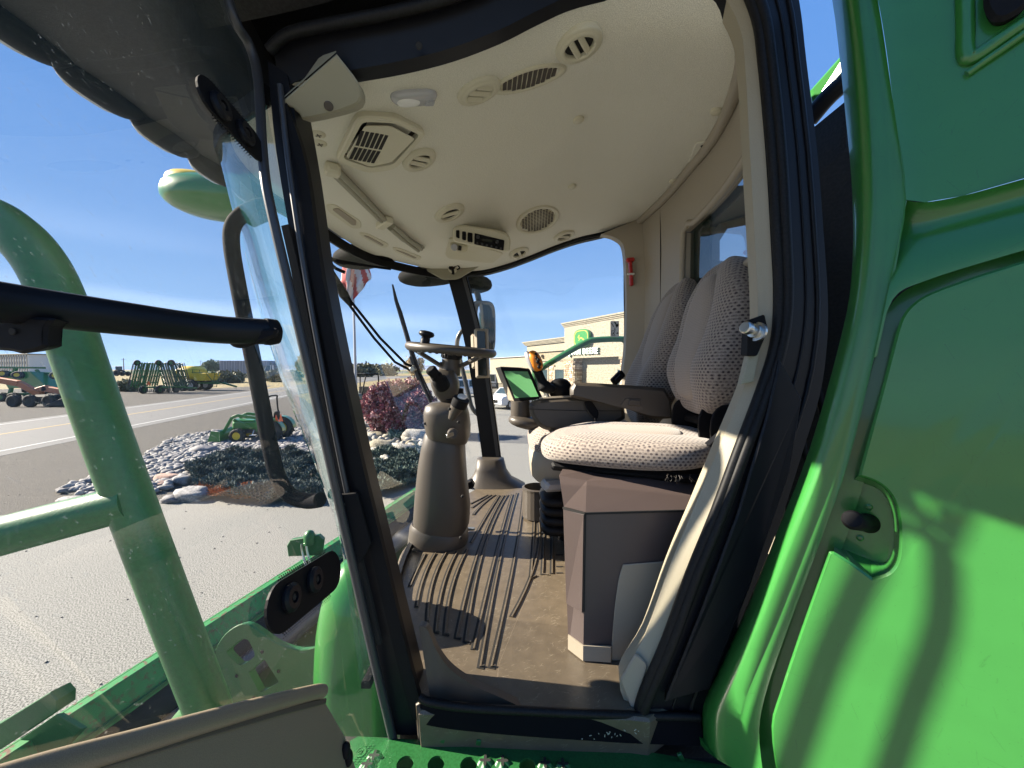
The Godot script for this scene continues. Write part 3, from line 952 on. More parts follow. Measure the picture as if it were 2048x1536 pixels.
func exit_marks(ex: Node3D) -> void:
	var st := mb()
	# hammer breaking a pane, arrow down, running man through a door
	slab(st, [Vector3(0.698, 3.075, -2.642), Vector3(0.705, 3.078, -2.642), Vector3(0.722, 3.051, -2.642), Vector3(0.715, 3.048, -2.642)], Vector3(0, 0, -0.001))
	slab(st, [Vector3(0.708, 3.054, -2.642), Vector3(0.729, 3.065, -2.642), Vector3(0.729, 3.048, -2.642), Vector3(0.716, 3.037, -2.642)], Vector3(0, 0, -0.001))
	slab(st, [Vector3(0.678, 3.068, -2.642), Vector3(0.681, 3.071, -2.642), Vector3(0.698, 3.044, -2.642), Vector3(0.695, 3.041, -2.642)], Vector3(0, 0, -0.001))
	slab(st, [Vector3(0.703, 3.037, -2.642), Vector3(0.706, 3.037, -2.642), Vector3(0.706, 3.027, -2.642), Vector3(0.71, 3.027, -2.642), Vector3(0.704, 3.02, -2.642), Vector3(0.699, 3.027, -2.642), Vector3(0.703, 3.027, -2.642)], Vector3(0, 0, -0.001))
	for q in [[Vector3(0.681, 3.017, -2.642), Vector3(0.709, 3.017, -2.642), Vector3(0.709, 3.014, -2.642), Vector3(0.682, 3.014, -2.642)], [Vector3(0.682, 3.014, -2.642), Vector3(0.685, 3.014, -2.642), Vector3(0.685, 2.983, -2.642), Vector3(0.682, 2.983, -2.642)], [Vector3(0.685, 2.986, -2.642), Vector3(0.709, 2.986, -2.642), Vector3(0.709, 2.983, -2.642), Vector3(0.685, 2.983, -2.642)], [Vector3(0.712, 3, -2.642), Vector3(0.723, 3, -2.642), Vector3(0.723, 2.996, -2.642), Vector3(0.713, 2.996, -2.642)], [Vector3(0.723, 3.007, -2.642), Vector3(0.731, 2.998, -2.642), Vector3(0.723, 2.99, -2.642)], [Vector3(0.694, 3.005, -2.642), Vector3(0.702, 3.003, -2.642), Vector3(0.699, 2.993, -2.642), Vector3(0.692, 2.995, -2.642)], [Vector3(0.699, 2.996, -2.642), Vector3(0.704, 2.988, -2.642), Vector3(0.702, 2.986, -2.642), Vector3(0.695, 2.994, -2.642)], [Vector3(0.693, 2.996, -2.642), Vector3(0.689, 2.988, -2.642), Vector3(0.687, 2.99, -2.642), Vector3(0.691, 2.998, -2.642)]]:
		slab(st, q, Vector3(0, 0, -0.001))
	disc(st, Vector3(0.702, 3.008, -2.643), Vector3(0, 0, 1), 0.0032, 0.001, 10)
	part("pictogram", st, M.recess, ex)

func vent(c: Node3D, o: Vector3, n: Vector3, r: float, turn: float, slats := 2) -> void:
	var b := Basis(n, turn) * frame_of(n)
	var st := mb()
	lathe(st, o - n * 0.01, b, [[r * 0.60, 0.0], [r * 0.62, 0.020], [r * 0.67, 0.026], [r * 0.80, 0.021], [r * 0.84, 0.019], [r * 0.97, 0.020], [r, 0.014], [r, 0.0]], 28, 0, 1.0, 1.0, false)
	var v := part("air_vent", st, M.tan, c)
	st = mb()
	disc(st, o - n * 0.004, n, r * 0.64, 0.006)
	part("throat", st, M.recess, v)
	for k in slats:
		st = mb()
		var off: float = (k - (slats - 1) * 0.5) * r * 0.42
		var h := sqrt(maxf(0.05, 0.40 - pow(off / r, 2.0))) * r * 0.96
		block(st, o + n * 0.008 + b.x * off, Vector3(r * 0.24, 0.010, h * 2.0), b * Basis(Vector3.BACK, 0.5), 0.003)
		part("louvre", st, M.tan, v)

func plug(c: Node3D, o: Vector3, n: Vector3, r: float) -> void:
	var st := mb()
	lathe(st, o - n * 0.003, frame_of(n), [[r, 0], [r * 0.98, 0.010], [r * 0.85, 0.0125], [0.001, 0.0135]], 20, 0)
	part("headliner_plug", st, M.tan, c)

func build_headliner_fittings(c: Node3D) -> void:
	vent(c, Vector3(0.185, 3.653, -1.1), Vector3(0.209, -0.975, -0.08), 0.066, 0.5)
	vent(c, Vector3(-0.1, 3.587, -1.183), Vector3(0.314, -0.927, -0.206), 0.068, 0.9, 3)
	vent(c, Vector3(-0.349, 3.539, -1.471), Vector3(0.369, -0.929, -0.028), 0.066, 0.7)
	vent(c, Vector3(-0.312, 3.534, -1.95), Vector3(0.383, -0.923, 0.027), 0.078, 1.3, 1)
	vent(c, Vector3(0.346, 3.641, -2.592), Vector3(0.259, -0.963, 0.078), 0.072, 1.0, 1)
	vent(c, Vector3(0.048, 3.544, -2.638), Vector3(0.282, -0.949, 0.139), 0.07, 0.2, 1)
	plug(c, Vector3(0.261, 3.733, -1.546), Vector3(0.161, -0.986, 0.033), 0.021)
	plug(c, Vector3(0.318, 3.721, -2.071), Vector3(0.151, -0.978, 0.142), 0.022)
	plug(c, Vector3(0.741, 3.686, -1.425), Vector3(-0.143, -0.981, -0.134), 0.022)
	plug(c, Vector3(0.833, 3.725, -2.02), Vector3(0.055, -0.998, -0.021), 0.022)
	# two cross-headed screws
	for q in [[Vector3(-0.597, 3.476, -1.213), Vector3(0.056, -0.998, -0.012)], [Vector3(-0.615, 3.475, -1.259), Vector3(0.056, -0.998, 0.001)]]:
		var st := mb()
		lathe(st, q[0] - q[1] * 0.003, frame_of(q[1]), [[0.021, 0], [0.020, 0.005], [0.012, 0.008], [0.001, 0.0085]], 20, 0)
		var s := part("screw", st, M.tan, c)
		st = mb()
		var b := frame_of(q[1])
		block(st, q[0] + q[1] * 0.006, Vector3(0.018, 0.0015, 0.003), b)
		block(st, q[0] + q[1] * 0.0062, Vector3(0.003, 0.0015, 0.018), b)
		part("cross_slot", st, M.taupe_dark, s)
	# round loudspeaker at the far side, oval one at the near side
	speaker(c, Vector3(0.152, 3.64, -2.323), Vector3(0.22, -0.95, 0.22), 0.135, 1.0)
	speaker(c, Vector3(0.052, 3.639, -1.206), Vector3(0.26, -0.946, -0.194), 0.12, 0.5)
	# dome light
	var st := mb()
	var L := [[Vector3(-0.274, 3.516, -1.103), Vector3(0.234, -0.954, -0.185)]]
	var b := frame_of(L[0][1])
	var ax: Vector3 = ([Vector3(-0.217, 3.537, -1.128)][0] - [Vector3(-0.327, 3.5, -1.079)][0]).normalized()
	var az: Vector3 = ax.cross(L[0][1]).normalized()
	var rings := []
	for q in [[0.066, 0.031, -0.004], [0.066, 0.031, 0.006], [0.058, 0.026, 0.016], [0.04, 0.016, 0.020]]:
		rings.append(oval(L[0][0] + L[0][1] * q[2], ax * q[0], az * q[1], 0.8))
	loft(st, rings, true, true, 0)
	var dl := part("dome_light", st, M.lens, c, "clear oval dome light")
	st = mb()
	block(st, L[0][0] + L[0][1] * 0.019 + ax * 0.04, Vector3(0.026, 0.012, 0.022), Basis(ax, L[0][1], az), 0.003)
	part("light_switch", st, M.galv, dl)
	st = mb()
	rings = []
	for q in [[0.034, 0.02, 0.016], [0.03, 0.017, 0.022], [0.012, 0.006, 0.024]]:
		rings.append(oval(L[0][0] + L[0][1] * q[2] - ax * 0.02, ax * q[0], az * q[1], 0.85))
	loft(st, rings, true, true, 0)
	part("lamp_cover", st, M.white, dl)
	# recirculation grille
	st = mb()
	var go := [Vector3(-0.442, 3.486, -1.116), Vector3(-0.345, 3.509, -1.161), Vector3(-0.284, 3.548, -1.3), Vector3(-0.432, 3.508, -1.447), Vector3(-0.528, 3.484, -1.432), Vector3(-0.605, 3.475, -1.334)]
	var gi := [Vector3(-0.438, 3.489, -1.143), Vector3(-0.357, 3.509, -1.181), Vector3(-0.307, 3.539, -1.291), Vector3(-0.432, 3.507, -1.412), Vector3(-0.511, 3.487, -1.397), Vector3(-0.574, 3.478, -1.318)]
	var n := face_normal(go)
	if n.y > 0: n = -n
	var lift := n * 0.02
	var ro := rounded(go, 0.03)
	var ri := rounded(gi, 0.02)
	for i in ro.size(): ro[i] += lift
	for i in ri.size(): ri[i] += lift
	slab(st, ro, -lift * 1.6, 0.004, [ri])
	var gr := part("air_grille", st, M.tan, c, "square return air grille with twelve slots")
	st = mb()
	slab(st, rounded([Vector3(-0.438, 3.488, -1.143), Vector3(-0.356, 3.508, -1.181), Vector3(-0.307, 3.538, -1.291), Vector3(-0.432, 3.506, -1.412), Vector3(-0.511, 3.486, -1.397), Vector3(-0.574, 3.477, -1.318)], 0.02), -n * 0.004)
	part("throat", st, M.recess, gr)
	st = mb()
	var cover := rounded([Vector3(-0.434, 3.469, -1.163), Vector3(-0.367, 3.486, -1.193), Vector3(-0.32, 3.512, -1.3), Vector3(-0.426, 3.485, -1.392), Vector3(-0.502, 3.466, -1.388), Vector3(-0.556, 3.458, -1.312)], 0.014)
	var slots := []
	for k in 6:
		var f := k / 5.0
		var a: Vector3 = [Vector3(-0.45, 3.468, -1.184)][0].lerp([Vector3(-0.392, 3.484, -1.231)][0], f)
		var m: Vector3 = [Vector3(-0.498, 3.465, -1.259)][0].lerp([Vector3(-0.44, 3.478, -1.304)][0], f)
		var z: Vector3 = [Vector3(-0.553, 3.458, -1.333)][0].lerp([Vector3(-0.495, 3.468, -1.378)][0], f)
		var s: Vector3 = ([Vector3(-0.392, 3.484, -1.231)][0] - [Vector3(-0.45, 3.468, -1.184)][0]) / 5.0 * 0.36
		slots.append([a - s, a + s, m + s + (a - m) * 0.06, m - s + (a - m) * 0.06])
		slots.append([m - s - (m - z) * 0.06, m + s - (m - z) * 0.06, z + s + (m - z) * 0.16, z - s + (m - z) * 0.16])
	slab(st, cover, -n * 0.004, 0.0015)
	var cv := part("grille_cover", st, M.tan, gr)
	for q in slots:
		st = mb()
		var qq := []
		for p in q: qq.append(p + n * 0.0012)
		slab(st, qq, -n * 0.001)
		part("slot", st, M.recess, cv)
	# blind: two chromed rods in a channel
	st = mb()
	strip(st, [Vector3(-0.641, 3.47, -1.386), Vector3(-0.627, 3.467, -1.612), Vector3(-0.611, 3.463, -1.841), Vector3(-0.579, 3.461, -2.128), Vector3(-0.531, 3.462, -2.268)], 0.05, 0.012, Vector3(0.05, -1, 0).normalized())
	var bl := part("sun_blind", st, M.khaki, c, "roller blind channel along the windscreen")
	for q in [[Vector3(-0.634, 3.451, -1.399), Vector3(-0.622, 3.448, -1.578), Vector3(-0.609, 3.443, -1.819)], [Vector3(-0.615, 3.45, -1.389), Vector3(-0.602, 3.448, -1.566), Vector3(-0.589, 3.443, -1.801)], [Vector3(-0.598, 3.443, -1.915), Vector3(-0.575, 3.442, -2.099), Vector3(-0.545, 3.441, -2.262)], [Vector3(-0.573, 3.444, -1.884), Vector3(-0.552, 3.443, -2.076), Vector3(-0.521, 3.442, -2.237)]]:
		st = mb()
		tube(st, q, 0.011, 10)
		part("rod", st, M.khaki, bl)
	st = mb()
	var bc := [[Vector3(-0.608, 3.465, -1.854), Vector3(0.081, -0.997, 0.017)]]
	block(st, bc[0][0] + bc[0][1] * 0.02, Vector3(0.10, 0.03, 0.045), Basis(([Vector3(-0.642, 3.462, -1.895)][0] - [Vector3(-0.572, 3.469, -1.828)][0]).normalized(), bc[0][1], ([Vector3(-0.642, 3.462, -1.895)][0] - [Vector3(-0.572, 3.469, -1.828)][0]).normalized().cross(bc[0][1])), 0.006)
	part("blind_catch", st, M.tan, bl)
	st = mb()
	block(st, [Vector3(-0.632, 3.453, -1.38)][0], Vector3(0.05, 0.04, 0.05), Basis(Vector3.UP, 0.6), 0.01)
	part("blind_housing", st, M.tan, bl)
	# flush map lights / defrost slots
	for q in [[[Vector3(-0.798, 3.456, -1.676), Vector3(-0.761, 3.457, -1.678), Vector3(-0.721, 3.455, -1.862), Vector3(-0.754, 3.452, -1.946), Vector3(-0.798, 3.452, -1.944), Vector3(-0.822, 3.454, -1.734)], [Vector3(-0.791, 3.452, -1.715), Vector3(-0.761, 3.453, -1.707), Vector3(-0.739, 3.451, -1.848), Vector3(-0.758, 3.45, -1.895), Vector3(-0.777, 3.45, -1.894)]], [[Vector3(-0.785, 3.451, -1.998), Vector3(-0.748, 3.452, -2.015), Vector3(-0.691, 3.451, -2.187), Vector3(-0.718, 3.45, -2.235), Vector3(-0.746, 3.449, -2.233), Vector3(-0.797, 3.45, -2.055)], [Vector3(-0.778, 3.448, -2.034), Vector3(-0.758, 3.448, -2.042), Vector3(-0.719, 3.447, -2.184), Vector3(-0.735, 3.447, -2.2)]], [[Vector3(-0.69, 3.45, -2.237), Vector3(-0.65, 3.451, -2.259), Vector3(-0.563, 3.45, -2.433), Vector3(-0.594, 3.448, -2.48), Vector3(-0.629, 3.447, -2.467), Vector3(-0.7, 3.449, -2.307)], [Vector3(-0.681, 3.447, -2.273), Vector3(-0.66, 3.447, -2.293), Vector3(-0.594, 3.446, -2.429), Vector3(-0.615, 3.445, -2.437)]]]:
		st = mb()
		slab(st, rounded(q[0], 0.03), Vector3(0, 0.012, 0), 0.002)
		var bz := part("defrost_bezel", st, M.tan, c)
		st = mb()
		slab(st, rounded(q[1], 0.012), Vector3(0, 0.004, 0))
		part("slot", st, M.tan_dark, bz)
	# radio console
	st = mb()
	var r0 := [Vector3(-0.321, 3.53, -2.12), Vector3(-0.267, 3.538, -2.12), Vector3(-0.065, 3.503, -2.12), Vector3(-0.005, 3.471, -2.12), Vector3(-0.011, 3.396, -2.12), Vector3(-0.033, 3.39, -2.12), Vector3(-0.327, 3.444, -2.12)]
	slab(st, rounded(r0, 0.03), Vector3(0, 0.10, -0.24), 0.008)
	var rc := part("radio_console", st, M.tan, c, "overhead console with radio and rocker switches")
	st = mb()
	slab(st, rounded([Vector3(-0.203, 3.49, -2.112), Vector3(-0.041, 3.452, -2.112), Vector3(-0.046, 3.396, -2.112), Vector3(-0.206, 3.431, -2.112)], 0.006, 3), Vector3(0, 0, -0.01), 0.002)
	var radio := part("radio", st, M.black_matte, rc)
	st = mb()
	slab(st, [Vector3(-0.16, 3.462, -2.109), Vector3(-0.106, 3.451, -2.109), Vector3(-0.108, 3.435, -2.109), Vector3(-0.16, 3.446, -2.109)], Vector3(0, 0, -0.002))
	part("radio_display", st, M.lcd, radio)
	st = mb()
	for k in 6:
		disc(st, Vector3(-0.187, 3.435, -2.108).lerp(Vector3(-0.06, 3.406, -2.108), k / 5.0), Vector3(0, 0, 1), 0.006, 0.004, 10)
	disc(st, Vector3(-0.184, 3.467, -2.108), Vector3(0, 0, 1), 0.010, 0.006, 12)
	disc(st, Vector3(-0.081, 3.44, -2.108), Vector3(0, 0, 1), 0.010, 0.006, 12)
	part("radio_buttons", st, M.pvc, radio)
	for q in [[Vector3(-0.304, 3.506, -2.112), Vector3(-0.285, 3.506, -2.112), Vector3(-0.285, 3.46, -2.112), Vector3(-0.304, 3.468, -2.112)], [Vector3(-0.271, 3.5, -2.112), Vector3(-0.249, 3.498, -2.112), Vector3(-0.25, 3.45, -2.112), Vector3(-0.271, 3.455, -2.112)], [Vector3(-0.241, 3.495, -2.112), Vector3(-0.214, 3.49, -2.112), Vector3(-0.214, 3.439, -2.112), Vector3(-0.242, 3.444, -2.112)]]:
		st = mb()
		slab(st, rounded(q, 0.006, 3), Vector3(0, 0, -0.008), 0.002)
		part("rocker_switch", st, M.black_matte, rc)
	st = mb()
	slab(st, rounded([Vector3(-0.36, 3.466, -2.22), Vector3(-0.311, 3.471, -2.22), Vector3(-0.251, 3.449, -2.22), Vector3(-0.257, 3.421, -2.22), Vector3(-0.297, 3.415, -2.22), Vector3(-0.354, 3.438, -2.22)], 0.02), Vector3(0, 0.02, -0.02), 0.004)
	var sk := part("socket_plate", st, M.tan, rc)
	st = mb()
	disc(st, Vector3(-0.327, 3.446, -2.212), Vector3(0, -0.4, 1), 0.02, 0.012, 20)
	part("power_socket", st, M.galv, sk)
	st = mb()
	slab(st, [Vector3(-0.304, 3.455, -2.212), Vector3(-0.287, 3.452, -2.212), Vector3(-0.29, 3.427, -2.212), Vector3(-0.307, 3.429, -2.212)], Vector3(0, 0, -0.004))
	part("socket_switch", st, M.recess, sk)
	st = mb()   # moulded base plate below the radio
	slab(st, rounded([Vector3(-0.356, 3.496, -2.209), Vector3(-0.416, 3.462, -2.416), Vector3(-0.409, 3.457, -2.484), Vector3(-0.134, 3.482, -2.69), Vector3(-0.052, 3.518, -2.582)], 0.03), Vector3(0, 0.012, 0), 0.003)
	part("console_plate", st, M.tan, rc)
	# far front corner cover with hook
	st = mb()
	slab(st, rounded([Vector3(-0.685, 3.487, -2.7), Vector3(-0.605, 3.514, -2.7), Vector3(-0.309, 3.514, -2.7), Vector3(-0.24, 3.49, -2.7), Vector3(-0.223, 3.469, -2.7), Vector3(-0.383, 3.376, -2.7), Vector3(-0.481, 3.373, -2.7)], 0.02), Vector3(0, 0.02, -0.10), 0.006)
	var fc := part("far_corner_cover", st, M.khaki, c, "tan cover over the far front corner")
	st = mb()
	disc(st, Vector3(-0.41, 3.454, -2.695), Vector3(0, -0.2, 1), 0.035, 0.006, 20)
	part("hook_base", st, M.tan, fc)
	st = mb()
	lathe(st, Vector3(-0.416, 3.46, -2.69), frame_of(Vector3(0, -0.3, 1)), [[0.022, 0], [0.022, 0.02], [0.014, 0.028], [0.014, 0.045]], 14, 0)
	tube(st, smooth([Vector3(-0.411, 3.445, -2.66), Vector3(-0.401, 3.413, -2.64), Vector3(-0.402, 3.396, -2.64)], 3), 0.010, 8)
	tube(st, smooth([Vector3(-0.397, 3.452, -2.66), Vector3(-0.371, 3.457, -2.64), Vector3(-0.357, 3.44, -2.64), Vector3(-0.376, 3.432, -2.65)], 4), 0.005, 6)
	part("coat_hook", st, M.black_matte, fc)
	st = mb()
	disc(st, Vector3(-0.354, 3.441, -2.695), Vector3(0, 0, 1), 0.012, 0.004, 12)
	disc(st, Vector3(-0.6, 3.482, -2.695), Vector3(0, 0, 1), 0.010, 0.004, 12)
	part("screw_plug", st, M.tan_dark, fc)
	# near front corner cover
	st = mb()
	slab(st, [Vector3(-0.561, 3.398, -0.955), Vector3(-0.502, 3.424, -0.935), Vector3(-0.444, 3.449, -0.915), Vector3(-0.4, 3.468, -0.9), Vector3(-0.376, 3.447, -0.936), Vector3(-0.369, 3.438, -0.949), Vector3(-0.368, 3.43, -0.961), Vector3(-0.372, 3.421, -0.972), Vector3(-0.383, 3.412, -0.981), Vector3(-0.4, 3.406, -0.986), Vector3(-0.431, 3.398, -0.988), Vector3(-0.483, 3.387, -0.99), Vector3(-0.528, 3.379, -0.99), Vector3(-0.53, 3.386, -0.98), Vector3(-0.539, 3.392, -0.97)], Vector3(0, 0.012, -0.04), 0.004)
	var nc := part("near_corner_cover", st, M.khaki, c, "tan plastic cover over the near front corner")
	st = mb()
	slab(st, [Vector3(-0.559, 3.4, -0.954), Vector3(-0.522, 3.458, -0.975), Vector3(-0.53, 3.495, -0.985), Vector3(-0.478, 3.501, -0.96), Vector3(-0.401, 3.471, -0.902)], Vector3(0, 0.01, -0.006), 0.001)
	part("cover_top", st, M.khaki, nc)
	st = mb()
	var hn := Vector3(0.1, -0.8, 0.5).normalized()
	disc(st, Vector3(-0.454, 3.402, -0.976), Vector3(0.148, -0.799, 0.583), 0.011, 0.003, 20)
	part("screw_hole", st, M.taupe_dark, nc)
	# grab plate at the ceiling's rear edge
	st = mb()
	slab(st, rounded([Vector3(0.769, 3.693, -1.643), Vector3(0.812, 3.687, -1.613), Vector3(0.822, 3.691, -1.657), Vector3(0.842, 3.709, -1.829), Vector3(0.816, 3.708, -1.818)], 0.012), Vector3(0, 0.012, 0), 0.002)
	var gp := part("grab_plate", st, M.felt, c)
	st = mb()
	disc(st, [Vector3(0.802, 3.69, -1.652)][0], Vector3(0, -1, 0), 0.008, 0.003, 14)
	disc(st, [Vector3(0.827, 3.703, -1.774)][0], Vector3(0, -1, 0), 0.008, 0.003, 14)
	part("hole", st, M.recess, gp)

func speaker(c: Node3D, o: Vector3, n: Vector3, r: float, squash: float) -> void:
	var b := frame_of(n)
	var st := mb()
	lathe(st, o - n * 0.004, b, [[r * 0.78, 0.0], [r * 0.80, 0.010], [r * 0.97, 0.012], [r, 0.0]], 36, 0, 1.0, squash)
	var s := part("speaker", st, M.tan, c)
	st = mb()
	lathe(st, o - n * 0.004, b, [[r * 0.79, 0.0], [r * 0.79, 0.006], [0.001, 0.008]], 36, 0, 1.0, squash)
	part("speaker_cloth", st, M.tan, s)
	st = mb()
	var rows := 15
	for i in rows:
		var y := (float(i) / (rows - 1) - 0.5) * 1.44 * r
		var half := sqrt(maxf(0.0, pow(r * 0.76, 2.0) - y * y))
		var cols := int(half / (r * 0.13))
		for k in range(-cols, cols + 1):
			if absf(k * r * 0.13) > half - r * 0.04: continue
			block(st, o + n * 0.004 + b * Vector3(k * r * 0.13, 0, y * squash), Vector3(r * 0.10, 0.004, r * 0.034 * squash), b)
	var g := part("grille_holes", st, M.taupe_dark, s)
	g.set_meta("kind", "stuff")

func build_floor(c: Node3D) -> void:
	var st := mb()
	var edge := smooth([Vector3(-0.231, 1.9, -0.921), Vector3(-0.332, 1.9, -1.133), Vector3(-0.447, 1.9, -1.45), Vector3(-0.514, 1.9, -1.73), Vector3(-0.485, 1.9, -1.973), Vector3(-0.389, 1.9, -2.38), Vector3(-0.263, 1.9, -2.703)], 4)
	var outline := edge + [Vector3(0.058, 1.9, -2.774), Vector3(0.643, 1.9, -2.774), Vector3(1.551, 1.9, -2.473), Vector3(0.722, 1.9, -1.133), Vector3(0.335, 1.9, -0.9), Vector3(0.29, 1.9, -0.906), Vector3(0.044, 1.9, -0.914), Vector3(-0.117, 1.9, -0.922)]
	slab(st, outline, Vector3(0, -0.10, 0), 0.006)
	var f := part("floor_mat", st, M.mat_floor, c, "ribbed brown rubber floor mat, scuffed and dusty")
	# ribs
	var ribs := [
		[Vector3(-0.405, 1.901, -1.739), Vector3(-0.407, 1.901, -1.597), Vector3(-0.405, 1.901, -1.473)],
		[Vector3(-0.36, 1.901, -1.743), Vector3(-0.366, 1.901, -1.531), Vector3(-0.346, 1.901, -1.34)],
		[Vector3(-0.311, 1.901, -1.753), Vector3(-0.323, 1.901, -1.531), Vector3(-0.291, 1.901, -1.262)],
		[Vector3(-0.26, 1.901, -1.768), Vector3(-0.277, 1.901, -1.531), Vector3(-0.271, 1.901, -1.367), Vector3(-0.252, 1.901, -1.208), Vector3(-0.235, 1.901, -1.205)],
		[Vector3(-0.215, 1.901, -1.783), Vector3(-0.235, 1.901, -1.565), Vector3(-0.237, 1.901, -1.367), Vector3(-0.221, 1.901, -1.198), Vector3(-0.201, 1.901, -1.194)],
		[Vector3(-0.091, 1.901, -2.561), Vector3(-0.134, 1.901, -2.37), Vector3(-0.183, 1.901, -2.01), Vector3(-0.206, 1.901, -1.851)],
		[Vector3(-0.061, 1.901, -2.561), Vector3(-0.109, 1.901, -2.293), Vector3(-0.144, 1.901, -1.978), Vector3(-0.193, 1.901, -1.531), Vector3(-0.182, 1.901, -1.182), Vector3(-0.161, 1.901, -1.178)],
		[Vector3(-0.034, 1.901, -2.571), Vector3(-0.088, 1.901, -2.16), Vector3(-0.15, 1.901, -1.565), Vector3(-0.151, 1.901, -1.165), Vector3(-0.13, 1.901, -1.158)],
		[Vector3(-0.003, 1.901, -2.581), Vector3(-0.019, 1.901, -2.397), Vector3(-0.069, 1.901, -1.873), Vector3(-0.121, 1.901, -1.34), Vector3(-0.123, 1.901, -1.133)],
		[Vector3(0.031, 1.901, -2.613), Vector3(-0.025, 1.901, -1.895), Vector3(-0.083, 1.901, -1.318), Vector3(-0.097, 1.901, -1.062), Vector3(-0.08, 1.901, -1.06)],
		[Vector3(0.073, 1.901, -2.646), Vector3(0.023, 1.901, -1.895), Vector3(-0.012, 1.901, -1.52), Vector3(-0.036, 1.901, -1.232), Vector3(-0.066, 1.901, -1.062), Vector3(-0.048, 1.901, -1.06)],
		[Vector3(0.108, 1.901, -2.571), Vector3(0.068, 1.901, -1.895), Vector3(0.044, 1.901, -1.443), Vector3(-0.007, 1.901, -1.288)],
		[Vector3(0.146, 1.901, -2.571), Vector3(0.098, 1.901, -1.851), Vector3(0.069, 1.901, -1.52), Vector3(0.095, 1.901, -1.554)],
		[Vector3(0.193, 1.901, -2.327), Vector3(0.149, 1.901, -1.851), Vector3(0.12, 1.901, -1.558), Vector3(0.148, 1.901, -1.565)],
		[Vector3(0.236, 1.901, -2.26), Vector3(0.16, 1.901, -1.565)],
		[Vector3(-0.169, 1.901, -2.571), Vector3(-0.269, 1.901, -2.397)],
		[Vector3(-0.146, 1.901, -2.571), Vector3(-0.206, 1.901, -2.443), Vector3(-0.252, 1.901, -2.327)],
		[Vector3(-0.119, 1.901, -2.571), Vector3(-0.186, 1.901, -2.397), Vector3(-0.231, 1.901, -2.213)]]
	for r in ribs:
		st = mb()
		r = even_rib(r)
		strip(st, r, 0.0075, 0.0010, Vector3.UP, 0.1)
		part("rib_groove", st, M.recess, f)
		st = mb()
		var lip := offset(r, 0.0075)
		strip(st, lip, 0.006, 0.0045, Vector3.UP, 0.35)
		part("mat_rib", st, M.mat_floor, f)
	for k in 4:
		st = mb()
		strip(st, [Vector3(0.201, 1.901, -1.728).lerp(Vector3(0.184, 1.901, -1.572), k / 3.0), Vector3(0.234, 1.901, -1.728).lerp(Vector3(0.213, 1.901, -1.572), k / 3.0)], 0.007, 0.002, Vector3.UP)
		part("rib_groove", st, M.recess, f)
	st = mb()   # raised smooth pad of the mat by the door
	slab(st, rounded([Vector3(-0.048, 1.901, -1.045), Vector3(-0.006, 1.901, -1.197), Vector3(0.07, 1.901, -1.465), Vector3(0.158, 1.901, -1.564), Vector3(0.264, 1.901, -1.575), Vector3(0.508, 1.901, -1.384), Vector3(0.463, 1.901, -1.131), Vector3(0.285, 1.901, -0.915), Vector3(0.119, 1.901, -0.921), Vector3(-0.018, 1.901, -0.938)], 0.05), Vector3(0, -0.003, 0), 0.002)
	part("mat_pad", st, M.mat_floor, f)
	# upturned lip at the door's front corner
	st = mb()
	var hi := smooth([Vector3(-0.245, 2.076, -0.985), Vector3(-0.222, 2.071, -0.98), Vector3(-0.198, 2.019, -0.975), Vector3(-0.16, 1.98, -0.96), Vector3(-0.101, 1.946, -0.95), Vector3(-0.03, 1.922, -0.94), Vector3(0.048, 1.893, -0.93)], 4)
	var lo := smooth([Vector3(-0.208, 1.891, -0.955), Vector3(-0.198, 1.89, -0.955), Vector3(-0.172, 1.887, -0.955), Vector3(-0.12, 1.888, -0.95), Vector3(-0.075, 1.888, -0.945), Vector3(-0.018, 1.889, -0.94), Vector3(0.05, 1.888, -0.93)], 4)
	ribbon(st, hi, lo, Vector3(0, -0.005, -0.028), 0)
	part("mat_lip", st, M.taupe, f)
	# black sill
	st = mb()
	var a := smooth([Vector3(-0.231, 1.919, -0.935), Vector3(-0.202, 1.915, -0.925), Vector3(-0.116, 1.911, -0.915), Vector3(0.044, 1.906, -0.91), Vector3(0.191, 1.899, -0.91), Vector3(0.303, 1.89, -0.915), Vector3(0.466, 1.882, -0.92)], 4)
	var b := smooth([Vector3(-0.231, 1.866, -0.93), Vector3(-0.201, 1.866, -0.92), Vector3(-0.115, 1.863, -0.91), Vector3(0.044, 1.858, -0.9), Vector3(0.19, 1.848, -0.9), Vector3(0.301, 1.836, -0.905), Vector3(0.475, 1.825, -0.91)], 4)
	ribbon(st, a, b, Vector3(0, -0.012, -0.014), 0)
	var sill := part("door_sill", st, M.sill, c, "black scuffed door sill")
	st = mb()
	var roll := []
	for p in a: roll.append(p + Vector3(0, 0.004, -0.004))
	tube(st, roll, 0.010, 8)
	part("sill_seal", st, M.rubber, sill)
	st = mb()
	rng.seed = 5
	for k in 16:
		var p: Vector3 = Vector3(0.322, 1.888, -0.897).lerp(Vector3(0.164, 1.867, -0.896), rng.randf()) + Vector3(0, rng.randf_range(-0.006, 0.012), 0)
		block(st, p + Vector3(0, 0, 0.012), Vector3(rng.randf_range(0.002, 0.006), 0.0015, 0.001), Basis(Vector3.BACK, rng.randf() * 3.0))
	var chips := part("paint_chips", st, M.galv, sill)
	chips.set_meta("kind", "stuff")
	# underside wall below the sill
	st = mb()
	ribbon(st, smooth([Vector3(-0.302, 1.798, -1), Vector3(-0.032, 1.789, -0.98), Vector3(0.233, 1.77, -0.98), Vector3(0.524, 1.759, -0.98)], 3), smooth([Vector3(-0.303, 1.666, -1), Vector3(-0.032, 1.674, -0.98), Vector3(0.234, 1.66, -0.98), Vector3(0.553, 1.646, -0.98)], 3), Vector3(0, 0, -0.1), 0)
	part("under_sill", st, M.roof_under, c)
	# cab body under the floor
	st = mb()
